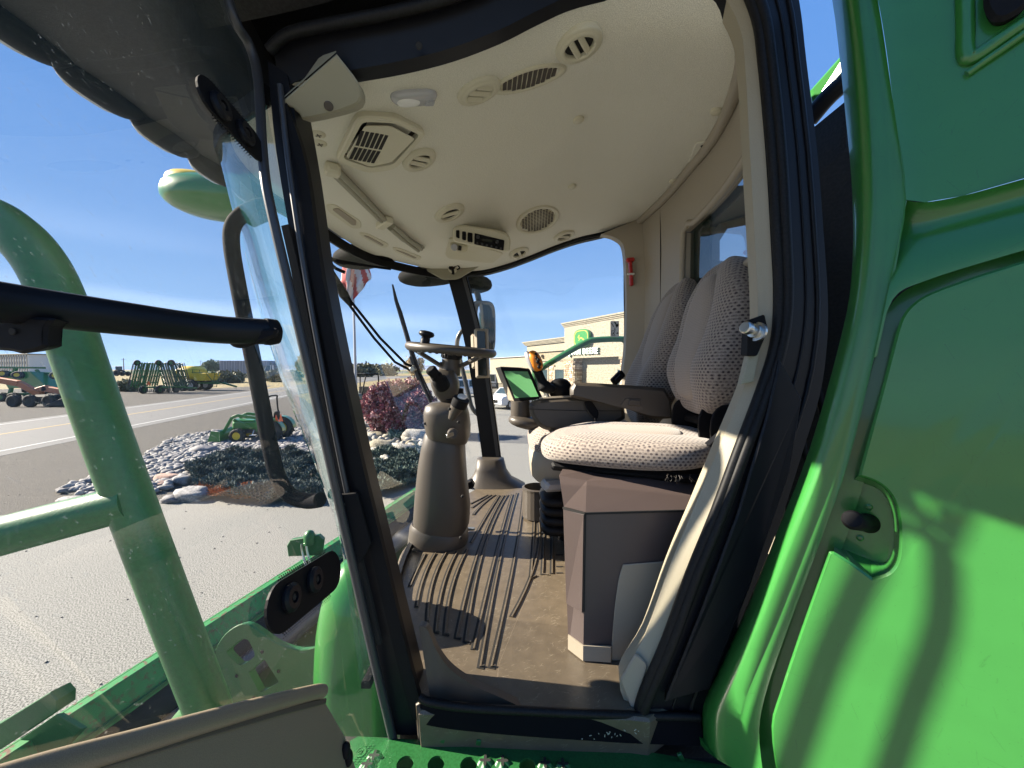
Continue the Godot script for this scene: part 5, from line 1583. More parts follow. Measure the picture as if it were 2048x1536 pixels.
func build_door(c: Node3D) -> void:
	var hinge := smooth([Vector3(-0.643, 3.629, -0.879), Vector3(-0.627, 3.54, -0.899), Vector3(-0.623, 3.518, -0.942), Vector3(-0.609, 3.444, -0.948), Vector3(-0.567, 3.217, -0.895), Vector3(-0.547, 3.102, -0.89), Vector3(-0.503, 2.866, -0.904), Vector3(-0.46, 2.629, -0.918), Vector3(-0.394, 2.266, -0.933), Vector3(-0.338, 1.962, -0.946), Vector3(-0.292, 1.712, -0.963), Vector3(-0.275, 1.618, -0.968)], 4)
	var st := mb()
	tube(st, hinge, 0.011, 10)
	var edge := part("door_edge_seal", st, M.pvc, c)
	st = mb()
	var g := []
	for p in hinge: g.append(p)
	var outl := []
	var rows := []
	for p in g:
		rows.append([p + Vector3(0.984, 0.18, 0) * -0.004, Vector3(p.x, p.y, lerpf(p.z, -0.04, 0.33)) + Vector3(0.984, 0.18, 0) * -0.012, Vector3(p.x, p.y, lerpf(p.z, -0.04, 0.66)) + Vector3(0.984, 0.18, 0) * -0.012, Vector3(p.x, p.y, -0.04) + Vector3(0.984, 0.18, 0) * -0.004])
	loft(st, rows, false, false, 0)
	var dg := part("door_pane", st, M.glass, c, "open glass door swung out to the left, dusty")
	st = mb()
	var dr := []
	for r in rows:
		var q := []
		for p in r: q.append(p + Vector3(0.984, 0.18, 0) * -0.003)
		dr.append(q)
	loft(st, dr, false, false, 0)
	part("dust_film", st, M.dust, dg)
	# hinge plates with toothed print, two bolts each
	for h in [[Vector3(-0.574, 3.272, -0.759), Vector3(-0.569, 3.25, -0.867), 0.036, Vector3(-0.57, 3.263, -0.769), Vector3(-0.568, 3.252, -0.835)], [Vector3(-0.402, 2.335, -0.659), Vector3(-0.397, 2.306, -0.83), 0.042, Vector3(-0.401, 2.338, -0.679), Vector3(-0.399, 2.327, -0.757)]]:
		st = mb()
		var n := Vector3(0.984, 0.18, 0)
		slab(st, stadium(h[0], h[1], n, h[2], 10), n * -0.006, 0.001)
		var hp := part("door_hinge", st, M.black_matte, c)
		st = mb()
		var d: Vector3 = (h[1] - h[0]).normalized()
		var s: Vector3 = n.cross(d).normalized()
		var L: float = h[0].distance_to(h[1])
		for row in 3:
			var cnt := int(L / 0.0062)
			for k in cnt:
				for sd in [-1, 1]:
					disc(st, h[0] + d * (k + 0.5 * (row % 2)) * 0.0062 + s * sd * (h[2] + 0.002 + row * 0.0042) - n * 0.0045, n, 0.0021 - row * 0.0005, 0.0006, 6)
		part("dotted_print", st, M.black_matte, hp).set_meta("kind", "stuff")
		for q in [h[3], h[4]]:
			st = mb()
			lathe(st, q, frame_of(n), [[0.025, 0], [0.025, 0.006], [0.019, 0.010], [0.010, 0.010], [0.010, 0.005], [0.001, 0.005]], 24, -1)
			var bo := part("hinge_bolt", st, M.black, hp)
			st = mb()
			lathe(st, q + n * 0.0052, frame_of(n), [[0.006, 0], [0.006, 0.003], [0.001, 0.003]], 6, -1)
			part("socket_head", st, M.recess, bo)
	# pull bar
	st = mb()
	var pb := smooth([Vector3(-0.497, 2.819, -0.3), Vector3(-0.489, 2.815, -0.34), Vector3(-0.48, 2.813, -0.385), Vector3(-0.457, 2.81, -0.445), Vector3(-0.43, 2.807, -0.515), Vector3(-0.409, 2.806, -0.55), Vector3(-0.391, 2.807, -0.575), Vector3(-0.377, 2.808, -0.595)], 4)
	tube(st, pb, 0.0195, 18)
	var bar_ := part("door_pull_bar", st, M.black, c, "black tubular pull bar across the glass door")
	st = mb()
	tube(st, [Vector3(-0.379, 2.808, -0.592), Vector3(-0.375, 2.808, -0.597), Vector3(-0.369, 2.809, -0.605), Vector3(-0.368, 2.809, -0.607)], [0.0205, 0.0207, 0.019, 0.012], 18)
	part("bar_end_cap", st, M.black_matte, bar_)
	st = mb()
	slab(st, rounded([Vector3(-0.426, 2.807, -0.57), Vector3(-0.346, 2.812, -0.57), Vector3(-0.349, 2.799, -0.57), Vector3(-0.365, 2.793, -0.57), Vector3(-0.4, 2.781, -0.57), Vector3(-0.414, 2.783, -0.57), Vector3(-0.423, 2.792, -0.57)], 0.012, 3), Vector3(-0.01, 0, -0.03), 0.004)
	part("bar_foot", st, M.black_matte, bar_)
	st = mb()
	slab(st, rounded([Vector3(-0.555, 2.808, -0.375), Vector3(-0.445, 2.8, -0.375), Vector3(-0.453, 2.792, -0.375), Vector3(-0.455, 2.78, -0.375), Vector3(-0.454, 2.772, -0.375), Vector3(-0.462, 2.769, -0.375), Vector3(-0.479, 2.765, -0.375), Vector3(-0.489, 2.768, -0.375), Vector3(-0.557, 2.773, -0.375)], 0.004, 3), Vector3(-0.004, 0, -0.02), 0.003)
	var br := part("bar_bracket", st, M.black_matte, bar_)
	st = mb()
	disc(st, Vector3(-0.484, 2.787, -0.374), Vector3(0, 0, 1), 0.0035, 0.001, 12)
	part("hole", st, M.recess, br)
	# tan map pocket at the foot of the door
	st = mb()
	var tp := smooth([Vector3(-0.378, 2.459, -0.252), Vector3(-0.373, 2.43, -0.298), Vector3(-0.366, 2.395, -0.35), Vector3(-0.356, 2.337, -0.437), Vector3(-0.342, 2.262, -0.548), Vector3(-0.332, 2.207, -0.627), Vector3(-0.329, 2.192, -0.645)], 4)
	tube(st, tp, 0.011, 10)
	var pk := part("door_pocket", st, M.pocket, c, "tan storage pocket at the foot of the door")
	st = mb()
	slab(st, [Vector3(-0.38, 2.456, -0.254), Vector3(-0.375, 2.427, -0.3), Vector3(-0.369, 2.391, -0.352), Vector3(-0.358, 2.333, -0.44), Vector3(-0.344, 2.256, -0.551), Vector3(-0.332, 2.19, -0.643), Vector3(-0.327, 2.161, -0.658), Vector3(-0.31, 2.073, -0.689), Vector3(-0.297, 1.998, -0.703), Vector3(-0.285, 1.933, -0.699), Vector3(-0.349, 2.286, -0.353), Vector3(-0.375, 2.424, -0.249)], Vector3(0.984, 0.18, 0) * -0.04, 0.004)
	part("pocket_face", st, M.pocket, pk)
	st = mb()
	strip(st, [Vector3(-0.379, 2.451, -0.253), Vector3(-0.373, 2.42, -0.298), Vector3(-0.367, 2.383, -0.35), Vector3(-0.356, 2.323, -0.437), Vector3(-0.341, 2.246, -0.547), Vector3(-0.328, 2.17, -0.651)], 0.008, 0.003, Vector3(0.984, 0.18, 0))
	part("pocket_bead", st, M.taupe_dark, pk)
	st = mb()
	for q in [Vector3(-0.304, 2.053, -0.677), Vector3(-0.301, 2.036, -0.68)]:
		pillow(st, q, Basis(), Vector3(0.008, 0.016, 0.008), 0.9, 12, 8)
	part("pocket_clip", st, M.black_matte, pk)

func build_side_shield(c: Node3D) -> void:
	# curves of the moulded green shield from its front edge to the service door's gap
	var c0 := smooth([Vector3(0.707, 3.667, -0.917), Vector3(0.722, 3.583, -0.898), Vector3(0.733, 3.345, -0.871), Vector3(0.74, 3.118, -0.849), Vector3(0.736, 2.944, -0.841), Vector3(0.719, 2.804, -0.847), Vector3(0.678, 2.566, -0.87), Vector3(0.632, 2.369, -0.899), Vector3(0.581, 2.153, -0.931), Vector3(0.526, 1.962, -0.97), Vector3(0.498, 1.858, -0.989), Vector3(0.495, 1.765, -0.985)], 4)
	var c1 := smooth([Vector3(0.668, 3.574, -0.824), Vector3(0.678, 3.501, -0.81), Vector3(0.687, 3.288, -0.787), Vector3(0.689, 3.084, -0.771), Vector3(0.683, 2.927, -0.766), Vector3(0.667, 2.789, -0.771), Vector3(0.631, 2.578, -0.791), Vector3(0.59, 2.398, -0.817), Vector3(0.545, 2.203, -0.845), Vector3(0.497, 2.031, -0.878), Vector3(0.469, 1.928, -0.897), Vector3(0.466, 1.832, -0.893)], 4)
	var c2 := smooth([Vector3(0.657, 3.526, -0.776), Vector3(0.666, 3.458, -0.764), Vector3(0.675, 3.256, -0.742), Vector3(0.677, 3.065, -0.727), Vector3(0.67, 2.917, -0.723), Vector3(0.653, 2.782, -0.729), Vector3(0.619, 2.582, -0.748), Vector3(0.58, 2.412, -0.772), Vector3(0.538, 2.228, -0.798), Vector3(0.495, 2.061, -0.827), Vector3(0.472, 1.967, -0.842), Vector3(0.468, 1.864, -0.839)], 4)
	var c3 := smooth([Vector3(0.678, 3.532, -0.782), Vector3(0.687, 3.463, -0.769), Vector3(0.697, 3.259, -0.745), Vector3(0.701, 3.066, -0.729), Vector3(0.691, 2.918, -0.728), Vector3(0.673, 2.778, -0.735), Vector3(0.642, 2.577, -0.75), Vector3(0.605, 2.406, -0.773), Vector3(0.563, 2.222, -0.8), Vector3(0.526, 2.053, -0.823), Vector3(0.509, 1.954, -0.832), Vector3(0.509, 1.851, -0.824)], 4)
	var c4 := smooth([Vector3(0.681, 3.514, -0.765), Vector3(0.69, 3.446, -0.751), Vector3(0.702, 3.246, -0.727), Vector3(0.711, 3.056, -0.705), Vector3(0.695, 2.914, -0.711), Vector3(0.676, 2.772, -0.718), Vector3(0.646, 2.571, -0.732), Vector3(0.613, 2.406, -0.752), Vector3(0.576, 2.233, -0.774), Vector3(0.545, 2.077, -0.793), Vector3(0.532, 1.974, -0.798), Vector3(0.537, 1.876, -0.786)], 4)
	var st := mb()
	loft(st, [c0, c1, c2, c3, c4], false, false, 0)
	var sh := part("side_shield", st, M.green, c, "big glossy green side shield right of the cab door")
	st = mb()   # foot of the shield, turned under
	var f0 := [c0[-1], c1[-1], c2[-1], c3[-1], c4[-1]]
	var f1 := []
	for p in f0: f1.append(p + Vector3(-0.01, -0.03, -0.12))
	loft(st, [f0, f1], false, false, 0)
	part("shield_foot", st, M.green, sh)
	# upper panel
	st = mb()
	var u0 := smooth([Vector3(0.706, 3.462, -0.768), Vector3(0.718, 3.257, -0.743), Vector3(0.727, 3.072, -0.721), Vector3(0.739, 3.034, -0.707)], 5)
	var rows := []
	var ue := [[Vector3(0.681, 3.514, -0.765), Vector3(0.69, 3.446, -0.751), Vector3(0.697, 3.345, -0.738), Vector3(0.702, 3.246, -0.727), Vector3(0.707, 3.15, -0.715), Vector3(0.711, 3.056, -0.705)], [Vector3(0.721, 3.501, -0.751), Vector3(0.727, 3.437, -0.741), Vector3(0.73, 3.339, -0.731), Vector3(0.734, 3.243, -0.722), Vector3(0.738, 3.147, -0.71), Vector3(0.741, 3.05, -0.701)], [Vector3(0.773, 3.455, -0.705), Vector3(0.774, 3.399, -0.7), Vector3(0.774, 3.309, -0.694), Vector3(0.774, 3.22, -0.688), Vector3(0.775, 3.13, -0.681), Vector3(0.776, 3.049, -0.674)], [Vector3(0.852, 3.382, -0.632), Vector3(0.851, 3.334, -0.63), Vector3(0.849, 3.254, -0.626), Vector3(0.848, 3.19, -0.622), Vector3(0.847, 3.127, -0.619), Vector3(0.846, 3.062, -0.616)], [Vector3(0.944, 3.298, -0.548), Vector3(0.943, 3.256, -0.546), Vector3(0.942, 3.208, -0.544), Vector3(0.941, 3.16, -0.541), Vector3(0.941, 3.118, -0.539), Vector3(0.94, 3.084, -0.538)]]
	for r in ue: rows.append(smooth(r, 4))
	loft(st, rows, false, false, 0)
	part("upper_panel", st, M.green, sh)
	st = mb()   # pressed bead in the upper panel
	tube(st, smooth([Vector3(0.784, 3.444, -0.694), Vector3(0.784, 3.39, -0.69), Vector3(0.784, 3.337, -0.687), Vector3(0.783, 3.302, -0.685), Vector3(0.786, 3.284, -0.681), Vector3(0.795, 3.285, -0.673), Vector3(0.811, 3.297, -0.659), Vector3(0.833, 3.312, -0.639), Vector3(0.854, 3.325, -0.621)], 4), 0.012, 10)
	tube(st, smooth([Vector3(0.781, 3.257, -0.679), Vector3(0.792, 3.266, -0.669), Vector3(0.811, 3.28, -0.652), Vector3(0.833, 3.297, -0.633), Vector3(0.854, 3.312, -0.614)], 4), 0.006, 8)
	part("pressed_bead", st, M.green, sh)
	st = mb()
	slab(st, rounded([Vector3(0.784, 3.406, -0.664), Vector3(0.783, 3.348, -0.66), Vector3(0.79, 3.324, -0.653), Vector3(0.799, 3.317, -0.644), Vector3(0.813, 3.323, -0.631), Vector3(0.831, 3.359, -0.617)], 0.02), Vector3(-0.681, 0.05, 0.731) * -0.03, 0.006)
	part("panel_latch", st, M.black_matte, sh)
	# swept ledge between the panels
	st = mb()
	var l0 := smooth([Vector3(0.724, 3.061, -0.718), Vector3(0.741, 3.05, -0.701), Vector3(0.773, 3.048, -0.671), Vector3(0.807, 3.053, -0.64), Vector3(0.839, 3.059, -0.611), Vector3(0.927, 3.079, -0.53)], 4)
	var l1 := smooth([Vector3(0.741, 3.036, -0.747), Vector3(0.757, 3.032, -0.732), Vector3(0.789, 3.033, -0.703), Vector3(0.834, 3.04, -0.661), Vector3(0.867, 3.049, -0.631), Vector3(0.958, 3.069, -0.547)], 4)
	var l2 := smooth([Vector3(0.724, 2.976, -0.734), Vector3(0.736, 2.989, -0.724), Vector3(0.766, 2.998, -0.697), Vector3(0.815, 3.008, -0.651), Vector3(0.851, 3.015, -0.618), Vector3(0.941, 3.039, -0.536)], 4)
	var l3 := smooth([Vector3(0.688, 2.9, -0.707), Vector3(0.7, 2.933, -0.699), Vector3(0.727, 2.95, -0.675), Vector3(0.782, 2.961, -0.624), Vector3(0.817, 2.971, -0.592), Vector3(0.903, 3.001, -0.514)], 4)
	var l4 := smooth([Vector3(0.675, 2.786, -0.714), Vector3(0.693, 2.878, -0.704), Vector3(0.723, 2.905, -0.678), Vector3(0.783, 2.93, -0.624), Vector3(0.818, 2.942, -0.592), Vector3(0.905, 2.973, -0.514)], 4)
	loft(st, [l0, l1, l2, l3, l4], false, false, 0)
	part("swept_ledge", st, M.green, sh)
	st = mb()   # filler between the edge roll and the ledge
	loft(st, [smooth([Vector3(0.711, 3.056, -0.705), Vector3(0.695, 2.914, -0.711), Vector3(0.676, 2.772, -0.718)], 8), smooth([Vector3(0.713, 3.054, -0.706), Vector3(0.7, 2.927, -0.709), Vector3(0.68, 2.775, -0.717)], 8)], false, false, 0)
	part("fillet", st, M.green, sh)
	# gap
	st = mb()
	var gap := smooth([Vector3(0.956, 2.984, -0.543), Vector3(0.865, 2.952, -0.626), Vector3(0.846, 2.944, -0.643), Vector3(0.808, 2.927, -0.677), Vector3(0.766, 2.907, -0.715), Vector3(0.746, 2.889, -0.733), Vector3(0.734, 2.866, -0.742), Vector3(0.727, 2.836, -0.746), Vector3(0.711, 2.729, -0.754), Vector3(0.682, 2.552, -0.768), Vector3(0.645, 2.38, -0.791), Vector3(0.608, 2.2, -0.814), Vector3(0.577, 2.04, -0.832), Vector3(0.563, 1.947, -0.838), Vector3(0.568, 1.832, -0.825), Vector3(0.58, 1.779, -0.811)], 4)
	var gap2 := smooth([Vector3(0.956, 2.974, -0.542), Vector3(0.865, 2.94, -0.625), Vector3(0.846, 2.932, -0.642), Vector3(0.808, 2.916, -0.677), Vector3(0.769, 2.895, -0.711), Vector3(0.752, 2.878, -0.726), Vector3(0.741, 2.857, -0.734), Vector3(0.734, 2.824, -0.739), Vector3(0.718, 2.72, -0.747), Vector3(0.69, 2.545, -0.761), Vector3(0.656, 2.377, -0.781), Vector3(0.618, 2.198, -0.804), Vector3(0.587, 2.038, -0.822), Vector3(0.575, 1.952, -0.827), Vector3(0.582, 1.845, -0.813), Vector3(0.595, 1.794, -0.798)], 4)
	var ga := []
	var gb := []
	for i in gap.size():
		var w: Vector3 = (gap2[i] - gap[i])
		ga.append(gap[i] - w * 0.6)
		gb.append(gap2[i] + w * 1.2)
	ribbon(st, ga, gb, Vector3(-0.681, 0.05, 0.731) * -0.004)
	part("door_gap", st, M.green, sh)
	# service door with its handle recess cut out
	var hole := rounded([Vector3(0.643, 2.537, -0.727), Vector3(0.666, 2.537, -0.706), Vector3(0.684, 2.523, -0.688), Vector3(0.692, 2.481, -0.678), Vector3(0.691, 2.418, -0.675), Vector3(0.683, 2.386, -0.68), Vector3(0.664, 2.363, -0.696), Vector3(0.638, 2.378, -0.722), Vector3(0.61, 2.391, -0.748)], 0.01, 3)
	var outer := smooth([Vector3(0.904, 2.959, -0.513), Vector3(0.818, 2.928, -0.591), Vector3(0.8, 2.92, -0.607), Vector3(0.764, 2.904, -0.64), Vector3(0.728, 2.884, -0.672), Vector3(0.713, 2.869, -0.685), Vector3(0.703, 2.85, -0.693), Vector3(0.696, 2.818, -0.698), Vector3(0.681, 2.72, -0.705), Vector3(0.654, 2.555, -0.718), Vector3(0.652, 2.545, -0.72)], 2)
	outer = []
	for p in smooth([Vector3(0.904, 2.959, -0.513), Vector3(0.818, 2.928, -0.591), Vector3(0.8, 2.92, -0.607), Vector3(0.764, 2.904, -0.64), Vector3(0.728, 2.884, -0.672), Vector3(0.713, 2.869, -0.685), Vector3(0.703, 2.85, -0.693), Vector3(0.696, 2.818, -0.698), Vector3(0.681, 2.72, -0.705), Vector3(0.656, 2.563, -0.717)], 3): outer.append(p)
	for p in smooth([Vector3(0.654, 2.549, -0.718), Vector3(0.673, 2.541, -0.7), Vector3(0.686, 2.521, -0.687), Vector3(0.692, 2.481, -0.678), Vector3(0.691, 2.418, -0.675), Vector3(0.682, 2.384, -0.681), Vector3(0.665, 2.365, -0.695)], 4): outer.append(p)
	for p in [Vector3(0.643, 2.384, -0.717), Vector3(0.626, 2.395, -0.734), Vector3(0.622, 2.394, -0.738)]: outer.append(p)
	for p in smooth([Vector3(0.62, 2.391, -0.739), Vector3(0.587, 2.227, -0.759), Vector3(0.558, 2.076, -0.775), Vector3(0.546, 1.997, -0.781), Vector3(0.553, 1.896, -0.768), Vector3(0.564, 1.828, -0.752)], 3): outer.append(p)
	for p in [Vector3(0.726, 1.871, -0.604), Vector3(0.91, 2.097, -0.449)]: outer.append(p)
	st = mb()
	slab(st, outer, Vector3(-0.681, 0.05, 0.731) * -0.012, 0.004)
	var sd := part("service_door", st, M.green, c, "flat green service door with a recessed latch")
	# recess
	st = mb()
	var r0 := smooth([Vector3(0.656, 2.548, -0.721), Vector3(0.676, 2.54, -0.703), Vector3(0.688, 2.52, -0.689), Vector3(0.695, 2.48, -0.681), Vector3(0.693, 2.417, -0.678), Vector3(0.684, 2.383, -0.684), Vector3(0.668, 2.364, -0.698)], 4)
	var r1 := smooth([Vector3(0.695, 2.523, -0.775), Vector3(0.718, 2.517, -0.753), Vector3(0.73, 2.499, -0.741), Vector3(0.737, 2.459, -0.732), Vector3(0.735, 2.401, -0.729), Vector3(0.726, 2.371, -0.736), Vector3(0.712, 2.372, -0.749)], 4)
	loft(st, [r0, r1], false, false, 0)
	var floor_ := r1.duplicate()
	for p in [Vector3(0.684, 2.381, -0.776), Vector3(0.672, 2.384, -0.788)]: floor_.append(p)
	slab(st, floor_, Vector3(-0.681, 0.05, 0.731) * -0.004)
	loft(st, [[Vector3(0.668, 2.364, -0.698), Vector3(0.646, 2.383, -0.72), Vector3(0.629, 2.394, -0.737)], [Vector3(0.712, 2.372, -0.749), Vector3(0.684, 2.381, -0.776), Vector3(0.672, 2.384, -0.788)]], false, false, -1)
	part("latch_recess", st, M.green, sd)
	st = mb()
	tube(st, [Vector3(0.707, 2.445, -0.752), Vector3(0.69, 2.45, -0.74), Vector3(0.673, 2.455, -0.73), Vector3(0.641, 2.467, -0.712), Vector3(0.636, 2.47, -0.708)], [0.019, 0.0155, 0.0155, 0.018, 0.014], 18)
	part("latch_knob", st, M.black_matte, sd)
	for q in [Vector3(0.711, 2.476, -0.755), Vector3(0.701, 2.411, -0.761)]:
		st = mb()
		lathe(st, q, frame_of(Vector3(-0.681, 0.05, 0.731)), [[0.006, 0], [0.006, 0.002], [0.0035, 0.003], [0.0035, 0.001]], 14, -1)
		part("rivet", st, M.green, sd)
	# front of the body behind the gap
	st = mb()
	slab(st, [Vector3(0.98, 3.37, -1.25), Vector3(1.1, 3.55, -1.05), Vector3(1.1, 1.35, -0.95), Vector3(0.92, 1.35, -1.25), Vector3(0.96, 3.15, -1.3)], Vector3(0.03, 0, -0.03))
	part("body_front", st, M.roof_under, c)
	st = mb()
	slab(st, [Vector3(1, 3.55, -1.5), Vector3(1.02, 3.57, -1.2), Vector3(1.05, 1.75, -1.2), Vector3(1, 1.75, -1.5)], Vector3(0.05, 0, 0))
	part("body_wall", st, M.roof_under, c)
	st = mb()
	slab(st, [Vector3(0.87, 3.805, -2.3), Vector3(1.399, 3.834, -2.3), Vector3(1.462, 3.66, -2.3), Vector3(1.227, 3.617, -2.3), Vector3(1.181, 3.544, -2.3), Vector3(1.184, 3.398, -2.3), Vector3(1.256, 3.392, -2.3), Vector3(1.198, 3.316, -2.3), Vector3(1.153, 3.163, -2.3), Vector3(0.882, 3.045, -2.3)], Vector3(0.1, 0, -0.1))
	part("grain_tank_corner", st, M.roof_under, c)
	st = mb()
	slab(st, [Vector3(1.098, 3.779, -1.45), Vector3(1.151, 3.854, -1.35), Vector3(1.153, 3.791, -1.35), Vector3(1.111, 3.722, -1.45)], Vector3(0.02, -0.01, -0.06), 0.006)
	part("tank_rail", st, M.green, c, "sunlit green rail behind the cab")
	st = mb()
	tube(st, smooth([Vector3(1.071, 3.649, -1.42), Vector3(1.096, 3.695, -1.36), Vector3(1.144, 3.734, -1.3)], 4), 0.03, 12)
	part("pipe", st, M.black, c)
	st = mb()
	tube(st, smooth([Vector3(1.055, 3.48, -1.4), Vector3(1.1, 3.561, -1.36), Vector3(1.148, 3.614, -1.3)], 4), 0.018, 12)
	part("pipe", st, M.black, c)
	st = mb()
	slab(st, rounded([Vector3(1.035, 3.428, -1.3), Vector3(1.103, 3.457, -1.3), Vector3(1.119, 3.199, -1.3), Vector3(1.082, 3.179, -1.3), Vector3(1.048, 3.212, -1.3)], 0.02), Vector3(0.02, 0, -0.03), 0.004)
	part("side_lamp", st, M.black_matte, c)
	st = mb()
	tube(st, smooth([Vector3(0.89, 2.425, -1.12), Vector3(0.866, 2.512, -1.13), Vector3(0.855, 2.629, -1.14), Vector3(0.869, 2.704, -1.15), Vector3(0.897, 2.733, -1.16), Vector3(0.918, 2.689, -1.15), Vector3(0.925, 2.586, -1.13)], 5), 0.010, 10)
	part("hose", st, M.black_matte, c)

func build_outside(c: Node3D) -> void:
	# handrail of the platform, left
	var st := mb()
	var hr := smooth([Vector3(-0.949, 2.996, -0.56), Vector3(-0.849, 2.994, -0.56), Vector3(-0.757, 2.973, -0.555), Vector3(-0.702, 2.943, -0.55), Vector3(-0.665, 2.898, -0.55), Vector3(-0.641, 2.842, -0.55), Vector3(-0.618, 2.764, -0.55), Vector3(-0.588, 2.648, -0.555), Vector3(-0.537, 2.475, -0.56), Vector3(-0.497, 2.322, -0.57), Vector3(-0.468, 2.203, -0.58), Vector3(-0.451, 2.074, -0.6)], 5)
	tube(st, hr, 0.0285, 20)
	var h := part("platform_handrail", st, M.green_worn, c, "worn green tubular handrail of the platform")
	st = mb()
	tube(st, [Vector3(-0.812, 2.492, -0.5), Vector3(-0.677, 2.528, -0.52), Vector3(-0.554, 2.558, -0.552)], 0.0265, 18)
	part("mid_rail", st, M.green_worn, h)
	st = mb()
	tube(st, smooth([Vector3(-0.573, 2.121, -0.62), Vector3(-0.521, 2.184, -0.6), Vector3(-0.466, 2.23, -0.585)], 3), 0.024, 14)
	part("brace", st, M.green_worn, h)
	# mirror arm on the near side
	st = mb()
	tube(st, smooth([Vector3(-0.736, 3.255, -1.2), Vector3(-0.762, 3.244, -1.18), Vector3(-0.794, 3.216, -1.16), Vector3(-0.822, 3.176, -1.15), Vector3(-0.829, 3.118, -1.15), Vector3(-0.813, 3.001, -1.15), Vector3(-0.775, 2.822, -1.14), Vector3(-0.74, 2.66, -1.13), Vector3(-0.711, 2.528, -1.12), Vector3(-0.683, 2.435, -1.11), Vector3(-0.649, 2.383, -1.11), Vector3(-0.597, 2.369, -1.1), Vector3(-0.547, 2.379, -1.08)], 5), 0.0215, 14)
	var ma := part("mirror_arm", st, M.sill, c, "black bent tube mirror arm outside the windscreen")
	st = mb()
	block(st, Vector3(-0.781, 3.228, -1.19), Vector3(0.07, 0.06, 0.05), Basis(Vector3.BACK, 0.4), 0.01)
	part("clamp", st, M.black_matte, ma)
	# unseen mirror hangers, added and shaped to throw the shield's branching shadow
	st = mb()
	tube(st, smooth([Vector3(-1.24, 3.49, -0.881), Vector3(-1.24, 3.37, -0.876), Vector3(-1.24, 3.19, -0.888), Vector3(-1.24, 3.0, -0.899)], 3), 0.0135, 12)
	tube(st, [Vector3(-1.24, 3.474, -0.881), Vector3(-1.24, 3.60, -0.919), Vector3(-1.24, 3.68, -0.94)], 0.008, 10)
	tube(st, [Vector3(-1.24, 3.474, -0.881), Vector3(-1.24, 3.66, -0.863), Vector3(-1.22, 3.72, -0.87)], 0.008, 10)
	tube(st, [Vector3(-1.24, 3.489, -0.917), Vector3(-1.24, 3.58, -0.869)], 0.006, 10)
	tube(st, [Vector3(-1.24, 3.53, -0.885), Vector3(-1.24, 3.66, -0.892)], 0.006, 10)
	var nh := part("near_mirror_hanger", st, M.black, c)
	st = mb()
	tube(st, smooth([Vector3(-1.34, 3.74, -0.94), Vector3(-1.43, 3.66, -0.95), Vector3(-1.45, 3.54, -0.957), Vector3(-1.45, 3.28, -0.984), Vector3(-1.45, 3.0, -1.005), Vector3(-1.45, 2.8, -1.02)], 4), 0.016, 12)
	part("hanger_stay", st, M.black, nh)  # second unseen tube, added for the shield's other shadow stripe
	# far mirror
	st = mb()
	tube(st, smooth([Vector3(-0.422, 3.457, -3), Vector3(-0.35, 3.446, -3.05), Vector3(-0.288, 3.386, -3.1), Vector3(-0.257, 3.259, -3.1)], 5), 0.024, 12)
	tube(st, smooth([Vector3(-0.327, 3.076, -3), Vector3(-0.397, 3.041, -3), Vector3(-0.428, 2.941, -3), Vector3(-0.39, 2.766, -3), Vector3(-0.344, 2.57, -3), Vector3(-0.313, 2.452, -3), Vector3(-0.259, 2.393, -3), Vector3(-0.203, 2.388, -2.98)], 5), 0.0175, 12)
	var fa := part("far_mirror_arm", st, M.pvc, c)
	st = mb()
	loft(st, [oval(Vector3(-0.238, 3.09, -3.16), Vector3(0.07, 0.0, 0), Vector3(0, 0.20, 0), 0.5), oval(Vector3(-0.249, 3.087, -3.1), Vector3(0.10, 0.0, 0), Vector3(0, 0.215, 0), 0.45), oval(Vector3(-0.228, 3.076, -3.03), Vector3(0.098, -0.0, -0.02), Vector3(0, 0.212, 0), 0.45), oval(Vector3(-0.223, 3.075, -3.02), Vector3(0.094, -0.0, -0.02), Vector3(0, 0.205, 0), 0.45)], true, true, 0)
	var fm := part("far_mirror", st, M.galv, fa, "tall far side mirror reflecting the yard")
	st = mb()
	slab(st, oval(Vector3(-0.203, 3.074, -3.012), Vector3(0.066, 0.0, -0.016), Vector3(0, 0.19, 0), 0.45), Vector3(0, 0, -0.004))
	part("mirror_glass", st, M.chrome, fm)
	# wipers
	st = mb()
	tube(st, [Vector3(-0.98, 3.288, -2.1), Vector3(-0.92, 3.158, -2.12), Vector3(-0.884, 3.1, -2.13)], [0.012, 0.026, 0.012], 8)
	tube(st, [Vector3(-0.892, 3.132, -2.13), Vector3(-0.753, 2.93, -2.2), Vector3(-0.623, 2.782, -2.26), Vector3(-0.585, 2.768, -2.27)], 0.0075, 8)
	tube(st, [Vector3(-0.892, 3.1, -2.13), Vector3(-0.788, 2.93, -2.2), Vector3(-0.688, 2.794, -2.26), Vector3(-0.597, 2.744, -2.27)], 0.0075, 8)
	var wp := part("wiper", st, M.black_matte, c, "long twin-rod windscreen wiper")
	st = mb()
	block(st, Vector3(-0.585, 2.753, -2.27), Vector3(0.035, 0.035, 0.03), Basis(Vector3.BACK, 0.6), 0.006)
	part("wiper_joint", st, M.zinc, wp)
	st = mb()
	tube(st, [Vector3(-0.709, 3.254, -2.3), Vector3(-0.69, 3.163, -2.3), Vector3(-0.632, 2.962, -2.3), Vector3(-0.575, 2.747, -2.3), Vector3(-0.486, 2.549, -2.3)], [0.005, 0.011, 0.012, 0.012, 0.01], 8)
	tube(st, [Vector3(-0.695, 3.186, -2.3), Vector3(-0.658, 3.089, -2.3), Vector3(-0.603, 2.896, -2.3), Vector3(-0.557, 2.747, -2.3), Vector3(-0.474, 2.567, -2.3)], 0.006, 8)
	bar(st, Vector3(-0.604, 2.831, -2.3), Vector3(-0.557, 2.687, -2.3), 0.03, 0.02, 0.004)
	part("wiper_blade", st, M.pvc, wp)
	st = mb()
